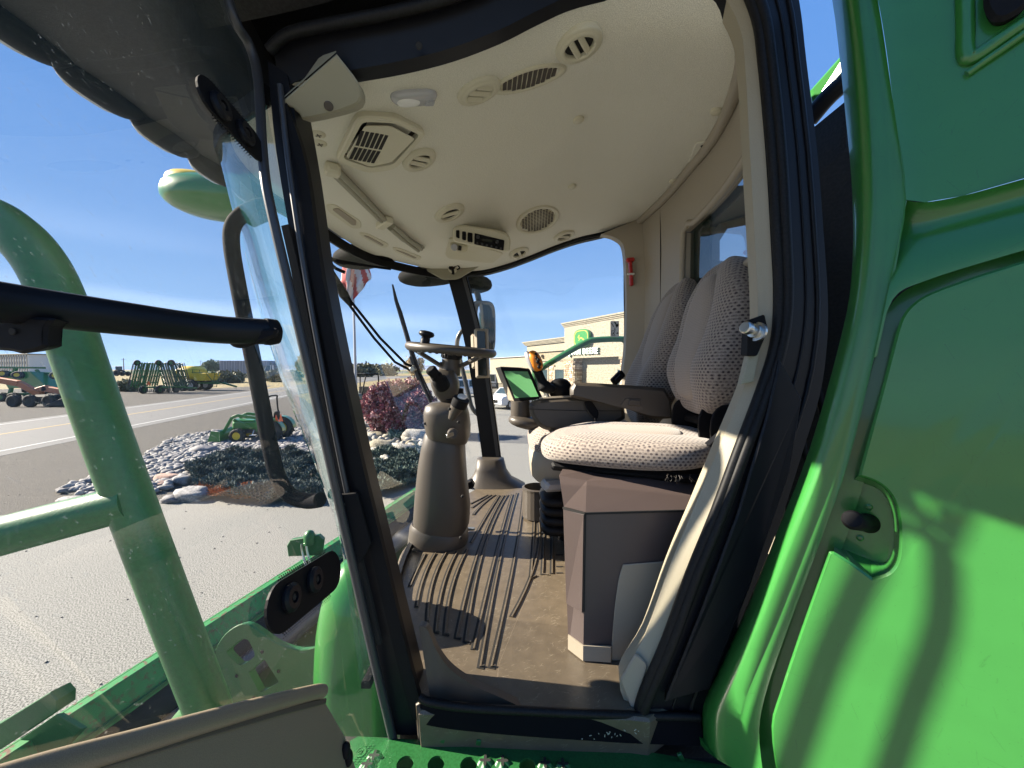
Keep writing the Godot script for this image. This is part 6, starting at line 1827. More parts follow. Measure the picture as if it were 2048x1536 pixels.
	tube(st, smooth([Vector3(-0.949, 3.385, -2), Vector3(-0.937, 3.293, -2.02), Vector3(-0.878, 3.26, -2.04)], 3), 0.009, 8)
	bar(st, Vector3(-0.966, 3.335, -2.04), Vector3(-0.882, 3.309, -2.05), 0.014, 0.02, 0.003)
	bar(st, Vector3(-0.882, 3.312, -2.05), Vector3(-0.686, 3.319, -2.2), 0.008, 0.012, 0.002)
	bar(st, Vector3(-0.918, 3.325, -2.05), Vector3(-0.783, 3.32, -2.14), 0.016, 0.008, 0.002)
	part("upper_wiper", st, M.black_matte, c)
	# far side handrail seen through the far window
	st = mb()
	tube(st, smooth([Vector3(0.223, 2.737, -3.3), Vector3(0.262, 2.767, -3.3), Vector3(0.454, 2.883, -3.3), Vector3(0.634, 2.981, -3.3), Vector3(0.711, 3.002, -3.3), Vector3(0.916, 3.011, -3.3), Vector3(0.968, 2.994, -3.3), Vector3(1.02, 2.917, -3.3)], 4), 0.026, 12)
	tube(st, smooth([Vector3(0.198, 2.737, -3.3), Vector3(0.198, 2.617, -3.3), Vector3(0.181, 2.487, -3.3)], 3), 0.026, 12)
	part("far_handrail", st, M.green_worn, c, "green handrail on the far side of the cab")
	# green cowl below the hinge
	st = mb()
	pillow(st, Vector3(-0.515, 1.7, -1.27), Basis(Vector3.UP, 0.1), Vector3(0.135, 0.42, 0.15), 0.8, 36, 24)
	part("cab_cowl", st, M.green, c, "rounded bright green cowl under the cab's front corner")
	st = mb()
	slab(st, [Vector3(-0.409, 1.738, -0.99), Vector3(-0.292, 1.732, -0.99), Vector3(-0.3, 1.721, -0.99), Vector3(-0.321, 1.705, -0.99), Vector3(-0.407, 1.721, -0.99)], Vector3(0, 0, -0.02))
	part("bracket_foot", st, M.zinc, c)
	# platform at the door with grip holes
	var holes := []
	for q in [[810,1528,38], [872,1528,40], [937,1530,38], [1055,1533,38]]:
		holes.append(oval(ypt(q[0], q[1]), Vector3(0.02, 0, 0), Vector3(0, 0, 0.02), 1.0, 20))
	st = mb()
	slab(st, [Vector3(-0.412, 1.805, -0.943), Vector3(-0.397, 1.805, -0.955), Vector3(-0.299, 1.805, -0.945), Vector3(-0.119, 1.805, -0.936), Vector3(0.12, 1.805, -0.923), Vector3(0.353, 1.805, -0.912), Vector3(0.37, 1.805, -0.893), Vector3(0.497, 1.805, -0.883), Vector3(0.562, 1.805, -0.872), Vector3(0.424, 1.805, -0.649), Vector3(-0.289, 1.805, -0.649)], Vector3(0, -0.006, 0), 0.0, holes)
	slab(st, [Vector3(-0.415, 1.8, -0.947), Vector3(-0.399, 1.8, -0.96), Vector3(0.354, 1.8, -0.917), Vector3(0.565, 1.8, -0.876)], Vector3(0, -0.06, 0.0))
	var pf := part("platform", st, M.green_worn, c, "green steel platform with round drain holes and star shaped grips")
	st = mb()
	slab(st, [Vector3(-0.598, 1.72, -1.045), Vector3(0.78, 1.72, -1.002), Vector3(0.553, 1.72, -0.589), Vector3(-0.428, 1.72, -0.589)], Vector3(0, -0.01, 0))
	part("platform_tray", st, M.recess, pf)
	for q in [[970, 1525], [1005, 1526], [1090, 1530], [1126, 1532], [748, 1515], [734, 1532]]:
		st = mb()
		var o := ypt(q[0], q[1]) + Vector3(0, 0.0005, 0)
		var ring := []
		var inner := []
		for k in 32:
			var a := TAU * k / 32.0
			ring.append(o + Vector3(cos(a), 0, sin(a)) * 0.0185)
			inner.append(o + Vector3(cos(a), 0, sin(a)) * (0.0095 + 0.0045 * cos(4 * a)) + Vector3(0, 0.006, 0))
		loft(st, [ring, inner], true, false, 0)
		var gp := part("star_grip", st, M.green_worn, pf)
		st = mb()
		fan(st, inner, false)
		part("grip_hole", st, M.recess, gp)
	for q in [[Vector3(-0.171, 1.831, -0.93), Vector3(-0.176, 1.814, -0.93)], [Vector3(-0.082, 1.828, -0.925), Vector3(-0.085, 1.813, -0.925)], [Vector3(0.406, 1.817, -0.9), Vector3(0.417, 1.795, -0.9)]]:
		st = mb()
		bar(st, q[0], q[1], 0.008, 0.012, 0.002)
		part("tab", st, M.green_worn, pf)
	# cast lettering on the platform
	st = mb()
	var lo := ypt(722, 1505) + Vector3(0, 0.001, 0)
	lathe(st, lo, Basis(), [[0.0125, 0], [0.0125, 0.001], [0.0105, 0.001], [0.0105, 0.0]], 24, -1)
	bar(st, lo + Vector3(-0.004, 0.0006, -0.006), lo + Vector3(0.003, 0.0006, 0.006), 0.002, 0.001)
	bar(st, lo + Vector3(0.004, 0.0006, -0.004), lo + Vector3(-0.003, 0.0006, 0.002), 0.002, 0.001)
	bar(st, lo + Vector3(-0.005, 0.0006, 0.005), lo + Vector3(0.005, 0.0006, 0.004), 0.002, 0.001)
	for r in 3:
		for k in 9:
			var p := ypt(732 + r * 5, 1492) + Vector3(-0.002 * k + r * 0.003, 0.0012, 0.0055 * k)
			block(st, p, Vector3(0.0045, 0.0006, 0.0032 if (k + r) % 3 else 0.002), Basis(Vector3.UP, 0.2))
	part("cast_marks", st, M.green_far, pf).set_meta("kind", "stuff")

func ypt(px: float, py: float) -> Vector3:   # spot on the platform's top
	var k := (1.805 - 2.75) / (-(py - 768.0) / 768.0 * 0.99929 - 0.03773)
	return Vector3((px - 1024.0) / 768.0 * k, 1.805, -(0.99929 - (py - 768.0) / 768.0 * 0.03773) * k)

func build_header(_c = null) -> void:
	var h := thing("harvest_header", "long green header in front of the combine with a black rubber flap and roller", "harvester header", Vector3(-3.361, 0, -4.035))
	var st := mb()   # back beam
	var a0 := Vector3(-2.107, 1.15, -1.693)
	var a1 := Vector3(-1.701, 1.15, -3.435)
	var d := (a1 - a0).normalized()
	var s := Vector3.UP.cross(d).normalized()
	a0 -= d * 0.6
	a1 += d * 2.0
	if s.x < 0: s = -s
	slab(st, [a0, a1, a1 + s * 0.05, a0 + s * 0.05], Vector3(0, -0.02, 0), 0.004)
	slab(st, [a0 + s * 0.05 + Vector3(0, -0.002, 0), a1 + s * 0.05 + Vector3(0, -0.002, 0), a1 + s * 0.13 + Vector3(0, -0.14, 0), a0 + s * 0.13 + Vector3(0, -0.14, 0)], s * -0.02, 0.003)
	slab(st, [a0, a1, a1 - Vector3(0, 0.5, 0), a0 - Vector3(0, 0.5, 0)], s * -0.01)
	part("back_beam", st, M.green_rust, h, "green beam with rust patches")
	st = mb()
	slab(st, [a0 + s * 0.135 + Vector3(0, -0.10, 0), a1 + s * 0.135 + Vector3(0, -0.10, 0), a1 + s * 0.137 + Vector3(0, -0.115, 0), a0 + s * 0.137 + Vector3(0, -0.115, 0)], s * -0.012)
	part("edge_strip", st, M.green_worn, h)
	st = mb()   # rubber flap, slightly wavy
	var rows := []
	rng.seed = 14
	for i in 40:
		var p := a0.lerp(a1, i / 39.0)
		var w := rng.randf_range(-0.006, 0.006)
		rows.append([p + s * (0.10 + w) + Vector3(0, -0.118, 0), p + s * 0.15 + Vector3(0, -0.15, 0), p + s * 0.20 + Vector3(0, -0.19 + w, 0), p + s * 0.25 + Vector3(0, -0.30, 0)])
	loft(st, rows, false, false, 0)
	part("rubber_flap", st, M.rubber, h, "black rubber flap")
	st = mb()
	tube(st, [a0 + s * 0.29 + Vector3(0, -0.27, 0), a1 + s * 0.29 + Vector3(0, -0.27, 0)], 0.08, 20)
	part("roller", st, M.pvc, h, "grey black roller")
	st = mb()
	slab(st, [a0 + s * 0.20 + Vector3(0, -0.40, 0), a1 + s * 0.20 + Vector3(0, -0.40, 0), a1 + s * 1.1 + Vector3(0, -0.5, 0), a0 + s * 1.1 + Vector3(0, -0.5, 0)], Vector3(0, -0.02, 0))
	part("floor_pan", st, M.green_worn, h)
	# upright bracket at the left
	st = mb()
	slab(st, [Vector3(-2.593, 1.085, -1.62), Vector3(-2.37, 1.148, -1.62), Vector3(-2.236, 1.207, -1.62), Vector3(-2.011, 1.347, -1.62), Vector3(-1.983, 1.311, -1.62), Vector3(-1.989, 1.257, -1.62), Vector3(-2.242, 1.085, -1.62), Vector3(-2.513, 0.948, -1.62)], Vector3(0.02, 0, -0.06), 0.004)
	slab(st, [Vector3(-2.482, 0.957, -1.6), Vector3(-2.215, 1.092, -1.6), Vector3(-1.965, 1.266, -1.6), Vector3(-1.86, 1.199, -1.6), Vector3(-2.037, 1.015, -1.6), Vector3(-2.143, 0.789, -1.6), Vector3(-2.543, 0.652, -1.6)], Vector3(0.02, 0, -0.012), 0.003)
	part("end_bracket", st, M.green_worn, h)
	# end plate with two windows
	st = mb()
	var slot := rounded([Vector3(-1.152, 1.617, -1.5), Vector3(-1.083, 1.672, -1.5), Vector3(-1.057, 1.668, -1.5), Vector3(-1.028, 1.6, -1.5), Vector3(-1.094, 1.555, -1.5)], 0.02)
	var win := rounded([Vector3(-1.06, 1.534, -1.5), Vector3(-0.996, 1.588, -1.5), Vector3(-0.938, 1.492, -1.5), Vector3(-1.004, 1.451, -1.5), Vector3(-1.02, 1.451, -1.5)], 0.008, 3)
	var plate := smooth([Vector3(-1.194, 1.563, -1.5), Vector3(-1.192, 1.625, -1.5), Vector3(-1.154, 1.687, -1.5), Vector3(-1.097, 1.728, -1.5), Vector3(-1.053, 1.728, -1.5), Vector3(-1.002, 1.695, -1.5), Vector3(-0.939, 1.65, -1.5), Vector3(-0.851, 1.625, -1.5), Vector3(-0.77, 1.641, -1.5)], 3) + [Vector3(-0.712, 1.748, -1.5), Vector3(-0.668, 1.738, -1.5), Vector3(-0.65, 1.625, -1.5), Vector3(-0.719, 1.376, -1.5), Vector3(-0.857, 1.334, -1.5), Vector3(-1.1, 1.313, -1.5), Vector3(-1.158, 1.418, -1.5)]
	slab(st, plate, Vector3(0.012, 0, -0.02), 0.003, [slot, win])
	var ep := part("end_plate", st, M.green_worn, h, "green plate with a slot and a square window")
	st = mb()
	slab(st, [Vector3(-1.075, 1.56, -1.52), Vector3(-1.025, 1.593, -1.52), Vector3(-1.018, 1.581, -1.52), Vector3(-1.068, 1.514, -1.52)], Vector3(0.0, -0.01, -0.05), 0.002)
	part("plate_lip", st, M.green_worn, ep)
	for q in [Vector3(-1.107, 1.519, -1.498), Vector3(-1.002, 1.618, -1.498), Vector3(-0.938, 1.538, -1.498), Vector3(-1.039, 1.428, -1.498)]:
		st = mb()
		disc(st, q, Vector3(0, 0, 1), 0.007, 0.002, 12)
		part("hole", st, M.recess, ep)
	# rusty bar and bolts at the near end
	st = mb()
	bar(st, Vector3(-0.956, 1.345, -1.62), Vector3(-0.837, 1.479, -1.8), 0.03, 0.02, 0.003)
	part("rusty_bar", st, M.green_rust, h)
	st = mb()
	for q in [Vector3(-0.943, 1.423, -1.62), Vector3(-0.884, 1.482, -1.66), Vector3(-0.822, 1.563, -1.7)]:
		disc(st, q, Vector3(0, 0.6, 1), 0.016, 0.016, 6)
	part("bolts", st, M.green_rust, h)
	st = mb()   # small post with a clear hook on the beam
	var hk := Vector3(-1.691, 1.302, -3.1)
	slab(st, [hk + Vector3(-0.16, 0, 0.0), hk + Vector3(-0.13, 0.05, 0), hk + Vector3(0.1, 0.09, 0), hk + Vector3(0.14, 0.05, 0), hk + Vector3(0.12, -0.08, 0), hk + Vector3(-0.15, -0.09, 0)], Vector3(0, 0, -0.05), 0.006)
	lathe(st, hk + Vector3(0.03, 0.02, 0), Basis(), [[0.045, 0], [0.045, 0.07], [0.03, 0.10], [0.01, 0.11]], 16, 0)
	part("end_lug", st, M.green_worn, h)
	st = mb()
	tube(st, smooth([hk + Vector3(-0.02, 0.03, 0.03), hk + Vector3(-0.015, -0.03, 0.03), hk + Vector3(0.03, -0.13, 0.06), hk + Vector3(0.06, -0.12, 0.06), hk + Vector3(0.03, -0.02, 0.04), hk + Vector3(0.02, 0.03, 0.03)], 4), 0.009, 8)
	part("wire_hook", st, M.steel, h)

# ---------------------------------------------------------------- ground and roads
func sheet(called: String, p: Array, y: float, m: Material) -> MeshInstance3D:
	var st := mb()
	O = Vector3.ZERO
	var q := []
	for v in p: q.append(Vector3(v.x, y, v.z))
	slab(st, q, Vector3(0, -0.003, 0))
	return structure(called, st, m)

func build_ground() -> void:
	sheet("ground", [Vector3(-9000, 0, 600), Vector3(9000, 0, 600), Vector3(9000, 0, -12000), Vector3(-9000, 0, -12000)], 0.0, M.dry_grass)
	sheet("green_field", [Vector3(-900, 0, -190), Vector3(-40, 0, -260), Vector3(60, 0, -700), Vector3(-900, 0, -900)], 0.006, M.field)
	# gravel on both sides of the road
	sheet("gravel_verge", [Vector3(-21.523, 0, -8.494), Vector3(-21.949, 0, -12.637), Vector3(-21.188, 0, -15.799), Vector3(-20.804, 0, -19.3), Vector3(-22.77, 0, -28.869), Vector3(-23.914, 0, -36.362), Vector3(-30.891, 0, -52.771), Vector3(-23.419, 0, -41.367), Vector3(-18.587, 0, -34.568), Vector3(-11.613, 0, -23.138), Vector3(-3.29, 0, -7.701), Vector3(-6.345, 0, -6.923), Vector3(-6.958, 0, -2.675)], 0.006, M.gravel)
	sheet("gravel_apron", [Vector3(-21.468, 0, -9.466), Vector3(-21.949, 0, -12.637), Vector3(-24.938, 0, -18.613), Vector3(-26.3, 0, -23.93), Vector3(-27.881, 0, -34.568), Vector3(-30.681, 0, -44.896), Vector3(-41.19, 0, -65.99), Vector3(-43.436, 0, -57.059), Vector3(-48.971, 0, -54.127), Vector3(-58.144, 0, -54.127), Vector3(-68.72, 0, -57.06), Vector3(-73.21, 0, -49.08), Vector3(-52.136, 0, -23.138)], 0.006, M.gravel)
	var n0 := Vector3(-17.1, 0, -12.8)
	var u := Vector3(-0.2327, 0, -0.9725)
	var s := Vector3(-0.9725, 0, 0.2327)
	var band := func(a: float, b: float, from: float, to: float) -> Array:
		return [n0 + s * a + u * from, n0 + s * b + u * from, n0 + s * b + u * to, n0 + s * a + u * to]
	sheet("road", band.call(-0.7, 7.4, -60.0, 900.0), 0.012, M.road)
	sheet("edge_line", band.call(0.0, 0.13, -60.0, 900.0), 0.016, M.paint_white)
	sheet("edge_line", band.call(6.6, 6.73, -60.0, 900.0), 0.016, M.paint_white)
	sheet("centre_line", band.call(3.55, 3.70, -60.0, 900.0), 0.016, M.paint_yellow)
	# pale aggregate yard
	sheet("yard", [Vector3(-30, 0, 12), Vector3(-11.459, 0, -5.675), Vector3(-9.618, 0, -7.115), Vector3(-8.43, 0, -7.759), Vector3(-7.234, 0, -7.908), Vector3(-5.778, 0, -9.466), Vector3(-14.476, 0, -28.869), Vector3(-19.014, 0, -47.965), Vector3(-16.72, 0, -78.23), Vector3(8, 0, -90), Vector3(60, 0, -90), Vector3(60, 0, 12)], 0.010, M.asphalt)
	# crossing road and bare strip behind the shrub
	sheet("side_road", [Vector3(-35.47, 0, -58.646), Vector3(-42.27, 0, -84.5), Vector3(-48.43, 0, -140.9), Vector3(-45.13, 0, -211.4), Vector3(-34.12, 0, -211.4), Vector3(-34.72, 0, -162.59), Vector3(-34.95, 0, -105.65), Vector3(-30.54, 0, -68.12), Vector3(-24.826, 0, -44.896)], 0.0145, M.road)
	# cast shadow across the lot, painted as a dark strip
	sheet("sealed_strip", [Vector3(-2.037, 0, -16.55), Vector3(0.828, 0, -15.799), Vector3(5.387, 0, -14.896), Vector3(4.718, 0, -13.033), Vector3(0.739, 0, -14.091), Vector3(-1.784, 0, -14.482)], 0.0145, M.road)
	# loose stones scattered on the yard
	O = Vector3.ZERO
	var grit := stone(77, Vector3(0.02, 0.012, 0.017), 7, 5)
	grit.generate_normals()
	var gm := MultiMesh.new()
	gm.transform_format = MultiMesh.TRANSFORM_3D
	gm.mesh = grit.commit()
	gm.instance_count = 220
	rng.seed = 90
	for k in 220:
		var gz := -1.5 - 11.0 * pow(rng.randf(), 1.6)
		gm.set_instance_transform(k, Transform3D(Basis(Vector3.UP, rng.randf() * TAU).scaled(Vector3.ONE * rng.randf_range(0.2, 0.8)), Vector3(gz * rng.randf_range(-0.2, 1.45), 0.013, gz)))
	var gi := MultiMeshInstance3D.new()
	gi.name = "grit"
	gi.multimesh = gm
	gi.material_override = mat(0.10, 0.095, 0.085, 0.9)
	gi.set_meta("kind", "stuff")
	gi.set_meta("label", "loose dark stones scattered over the pale yard")
	gi.set_meta("category", "gravel")
	add_child(gi)
	# hills on the horizon
	O = Vector3.ZERO
	var st := mb()
	var n := FastNoiseLite.new()
	n.seed = 4
	n.frequency = 0.0011
	n.fractal_octaves = 5
	var rows := [[], [], [], []]
	for i in 160:
		var x := -6500.0 + i * 60.0
		var h := 70.0 + 95.0 * maxf(0.0, n.get_noise_1d(x) + 0.45) * smoothstep(-6500.0, -4200.0, x)
		rows[0].append(Vector3(x, -5, -8000))
		rows[1].append(Vector3(x, h * 0.5, -8350 + 120 * n.get_noise_1d(x * 3)))
		rows[2].append(Vector3(x, h, -8700 + 120 * n.get_noise_1d(x * 2)))
		rows[3].append(Vector3(x, -5, -9300))
	loft(st, rows, false, false, 0)
	structure("hills", st, mat(0.17, 0.19, 0.22, 1.0))

# ---------------------------------------------------------------- the dealer's building
var FU := Vector3(0.4564, 0, 0.8898)     # along the front, towards the viewer
var FN := Vector3(-0.8898, 0, 0.4564)    # out of the front
func fp(a: float, y: float, out := 0.0) -> Vector3:   # a metres along the front from its reference point
	return Vector3(8.5, y, -29.0) + FU * a + FN * out

func wallbox(st: SurfaceTool, a: float, b: float, y0: float, y1: float, o0: float, o1: float, e := 0.0) -> void:
	block(st, fp((a + b) * 0.5, (y0 + y1) * 0.5, (o0 + o1) * 0.5), Vector3(absf(b - a), y1 - y0, absf(o1 - o0)), Basis(FU, Vector3.UP, FU.cross(Vector3.UP)), e)

func build_dealership() -> void:
	var b := thing("dealership", "cream stucco dealership with stepped parapet, stone columns and green sign", "building", fp(0, 0))
	# reference values along the front: the step of the parapet is at a = -7.5
	var st := mb()
	wallbox(st, -7.45, 9.0, 0.0, 6.6, -8.0, 0.0)
	part("front_block", st, M.stucco, b)
	st = mb()
	wallbox(st, -15.45, -7.44, 0.0, 5.4, -9.0, -0.35)
	part("low_block", st, M.stucco_dark, b)
	st = mb()
	wallbox(st, -15.45, -7.44, 4.62, 5.40, -0.36, -0.25)
	wallbox(st, -15.45, -7.44, 0.0, 3.62, -0.36, -0.22)
	part("pale_band", st, M.stucco, b)
	st = mb()
	wallbox(st, -30.0, -15.4, 0.0, 4.35, -18.0, -2.2)
	part("rear_wing", st, M.stucco, b)
	st = mb()
	wallbox(st, -30.0, -15.3, 4.35, 4.42, -18.1, -2.0)
	part("wing_roof_edge", st, M.galv, b)
	# cornices in steps
	for q in [[-7.75, 9.2, 6.90, 7.02, 0.50], [-7.70, 9.2, 6.78, 6.90, 0.42], [-7.65, 9.2, 6.66, 6.78, 0.34], [-7.6, 9.2, 6.54, 6.66, 0.26], [-7.5, 9.2, 5.98, 6.12, 0.12]]:
		st = mb()
		wallbox(st, q[0], q[1], q[2], q[3], -8.2, q[4])
		part("cornice", st, M.stucco, b)
	for q in [[-15.9, -7.46, 5.68, 5.80, 0.15], [-15.8, -7.46, 5.57, 5.68, 0.07], [-15.7, -7.46, 5.46, 5.57, 0.0], [-15.6, -7.46, 5.36, 5.46, -0.08], [-15.5, -7.46, 4.56, 4.62, -0.16], [-15.5, -7.46, 3.60, 3.72, -0.10]]:
		st = mb()
		wallbox(st, q[0], q[1], q[2], q[3], -9.2, q[4])
		part("cornice", st, M.stucco, b)
	# entrance recess: dark void and reveal
	st = mb()
	wallbox(st, -3.0, 1.5, 0.0, 3.75, 0.0, 0.012)
	part("entrance_back", st, M.stucco, b)
	st = mb()
	wallbox(st, -6.6, 9.0, 3.72, 6.5, 0.0, 0.9)
	part("portal_beam", st, M.stucco, b)
	st = mb()
	wallbox(st, -0.75, 2.2, 0.05, 2.75, 0.012, 0.03)
	part("entrance_door", st, M.window, b)
	# stone columns
	rng.seed = 33
	for q in [[-6.6, -5.2, 3.72, 0.9], [0.5, 2.6, 3.72, 0.9], [-7.44, -6.85, 3.2, 0.06], [-10.6, -9.75, 3.2, -0.12], [-13.9, -13.2, 3.2, -0.12]]:
		st = mb()
		wallbox(st, q[0], q[1], 0.0, q[2], -0.4, q[3])
		var col := part("stone_column", st, M.stucco_dark, b)
		var tones := [mb(), mb(), mb()]
		var y := 0.05
		while y < q[2] - 0.2:
			var h := rng.randf_range(0.09, 0.2)
			var x: float = q[0]
			while x < q[1] - 0.08:
				var w := minf(rng.randf_range(0.22, 0.5), q[1] - x)
				wallbox(tones[rng.randi() % 3], x + 0.015, x + w - 0.015, y, y + h - 0.03, q[3] - 0.02, q[3] + rng.randf_range(0.03, 0.09), 0.02)
				x += w
			if q[3] > 0.5:
				var z := 0.0
				while z < 0.85:
					var w := minf(rng.randf_range(0.2, 0.4), 0.9 - z)
					block(tones[rng.randi() % 3], fp(q[1] + 0.02, y + h * 0.5, z + w * 0.5), Vector3(rng.randf_range(0.08, 0.16), h - 0.03, w - 0.03), Basis(FU, Vector3.UP, FU.cross(Vector3.UP)), 0.02)
					block(tones[rng.randi() % 3], fp(q[0] - 0.02, y + h * 0.5, z + w * 0.5), Vector3(rng.randf_range(0.08, 0.16), h - 0.03, w - 0.03), Basis(FU, Vector3.UP, FU.cross(Vector3.UP)), 0.02)
					z += w
			y += h
		for k in 3:
			part("stone_facing", tones[k], mat([0.42, 0.26, 0.52][k], [0.33, 0.19, 0.45][k], [0.24, 0.13, 0.34][k], 0.95), col).set_meta("kind", "stuff")
		if q[3] > 0.5:
			st = mb()
			wallbox(st, q[0] - 0.08, q[1] + 0.08, q[2] - 0.22, q[2] - 0.01, 0.0, 0.99)
			part("capital", st, M.stucco_dark, col)
	# windows
	for q in [[-9.45, -7.75], [-12.9, -10.9]]:
		st = mb()
		wallbox(st, q[0] - 0.25, q[1] + 0.25, 0.6, 3.0, -0.2, -0.02, 0.02)
		var w := part("window", st, M.stucco, b)
		st = mb()
		wallbox(st, q[0], q[1], 0.8, 2.72, -0.03, -0.012)
		part("pane", st, M.window, w)
		st = mb()
		wallbox(st, q[0], q[1], 2.68, 2.75, -0.03, 0.01)
		wallbox(st, q[0], q[1], 0.76, 0.83, -0.03, 0.01)
		wallbox(st, q[0], q[0] + 0.06, 0.83, 2.68, -0.03, 0.01)
		wallbox(st, q[1] - 0.06, q[1], 0.83, 2.68, -0.03, 0.01)
		part("frame", st, M.pvc, w)
	st = mb()   # green emblem sticker in the nearer window
	slab(st, oval(fp(-8.6, 1.5, 0.0), FU * 0.3, Vector3.UP * 0.38, 0.75), FN * 0.004)
	var stk := part("window_sticker", st, M.green, b)
	st = mb()
	bar(st, fp(-8.75, 1.35, 0.008), fp(-8.45, 1.65, 0.008), 0.08, 0.006)
	part("sticker_mark", st, M.yellow, stk)
	# wall lamps
	for a in [-12.3, -7.9]:
		st = mb()
		block(st, fp(a, 4.15, -0.2), Vector3(0.35, 0.3, 0.3), Basis(FU, Vector3.UP, FU.cross(Vector3.UP)), 0.04)
		part("wall_lamp", st, M.stucco_dark, b)
	# sign: emblem
	var ec := fp(-3.75, 5.33, 0.92)
	st = mb()
	slab(st, oval(ec + FN * 0.32, FU * 1.02, Vector3.UP * 0.74, 0.62, 40), FN * -0.3, 0.03)
	var sg := part("emblem_sign", st, M.green, b, "green rounded emblem with a yellow leaping deer")
	st = mb()
	slab(st, oval(ec + FN * 0.332, FU * 0.90, Vector3.UP * 0.64, 0.62, 40), FN * -0.01, 0.0, [oval(ec + FN * 0.332, FU * 0.84, Vector3.UP * 0.59, 0.62, 40)])
	part("emblem_border", st, M.sign_yellow, sg)
	st = mb()
	var E := func(x: float, y: float) -> Vector3: return ec + FN * 0.335 + FU * x * 0.46 + Vector3.UP * y * 0.36
	for poly in [[E.call(-0.55, 0.05), E.call(-0.1, 0.22), E.call(0.35, 0.12), E.call(0.5, -0.1), E.call(0.1, -0.05), E.call(-0.3, -0.12)], [E.call(-0.55, 0.05), E.call(-0.72, 0.42), E.call(-0.95, 0.34), E.call(-0.92, 0.24), E.call(-0.75, 0.2), E.call(-0.62, -0.08), E.call(-0.35, -0.1)], [E.call(-0.72, 0.42), E.call(-0.55, 0.95), E.call(-0.5, 0.6), E.call(-0.3, 0.85), E.call(-0.45, 0.45), E.call(-0.62, 0.36)], [E.call(-0.35, -0.1), E.call(-0.75, -0.42), E.call(-0.45, -0.65), E.call(-0.55, -0.42), E.call(-0.15, -0.12)], [E.call(0.35, -0.05), E.call(0.75, -0.45), E.call(0.98, -0.9), E.call(0.62, -0.48), E.call(0.18, -0.1)], [E.call(0.5, -0.02), E.call(0.9, -0.3), E.call(1.1, -0.55), E.call(0.8, -0.32), E.call(0.42, -0.12)]]:
		slab(st, poly, FN * -0.006)
	part("deer", st, M.sign_yellow, sg)
	# sign: letters
	var tm := TextMesh.new()
	var font := SystemFont.new()
	font.font_names = PackedStringArray(["Droid Sans"])
	font.font_weight = 700
	tm.font = font
	tm.text = "JOHN DEERE"
	tm.font_size = 64
	tm.pixel_size = 0.0115
	tm.depth = 0.16
	var l := MeshInstance3D.new()
	l.name = "sign_letters"
	l.mesh = tm
	var bb := tm.get_aabb()
	var k := 3.9 / maxf(bb.size.x, 0.1)
	l.material_override = M.letter
	l.transform = Transform3D(Basis(FU * k, Vector3.UP * k, FN * k), fp(-3.72, 4.24, 1.02) - O)
	b.add_child(l)
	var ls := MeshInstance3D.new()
	ls.name = "letter_returns"  # copy set low and right: letter sides plus their shadow in colour
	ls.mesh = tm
	ls.material_override = M.letter_shadow_side
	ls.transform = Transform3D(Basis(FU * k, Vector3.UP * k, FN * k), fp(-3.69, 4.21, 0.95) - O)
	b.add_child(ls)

# ---------------------------------------------------------------- machines, cars, stones and plants
func wheel(parent: Node3D, at: Vector3, axis: Vector3, r: float, w: float, rim: Material, lugs := 0) -> void:
	var b := frame_of(axis)
	var st := mb()
	lathe(st, at, b, [[r * 0.55, -w * 0.5], [r * 0.93, -w * 0.5], [r, -w * 0.3], [r, w * 0.3], [r * 0.93, w * 0.5], [r * 0.55, w * 0.5], [r * 0.55, -w * 0.5]], 24, 0, 1.0, 1.0, false)
	for k in lugs:
		for sd in [-1, 1]:
			var a: float = TAU * (k + 0.25 * sd) / lugs
			block(st, at + b * Vector3(cos(a) * r * 1.01, w * 0.22 * sd, sin(a) * r * 1.01), Vector3(r * 0.10, w * 0.46, r * 0.07), b * Basis(Vector3.UP, -a) * Basis(Vector3.RIGHT, 0.6 * sd))
	var wh := part("wheel", st, M.tyre, parent)
	st = mb()
	lathe(st, at, b, [[r * 0.56, -w * 0.40], [r * 0.60, -w * 0.46], [r * 0.5, -w * 0.2], [r * 0.2, -w * 0.2], [r * 0.16, -w * 0.42], [0.001, -w * 0.42]], 20, -1)
	lathe(st, at, b, [[0.001, w * 0.42], [r * 0.16, w * 0.42], [r * 0.2, w * 0.2], [r * 0.5, w * 0.2], [r * 0.60, w * 0.46], [r * 0.56, w * 0.40]], 20, -1)
	part("rim", st, rim, wh)

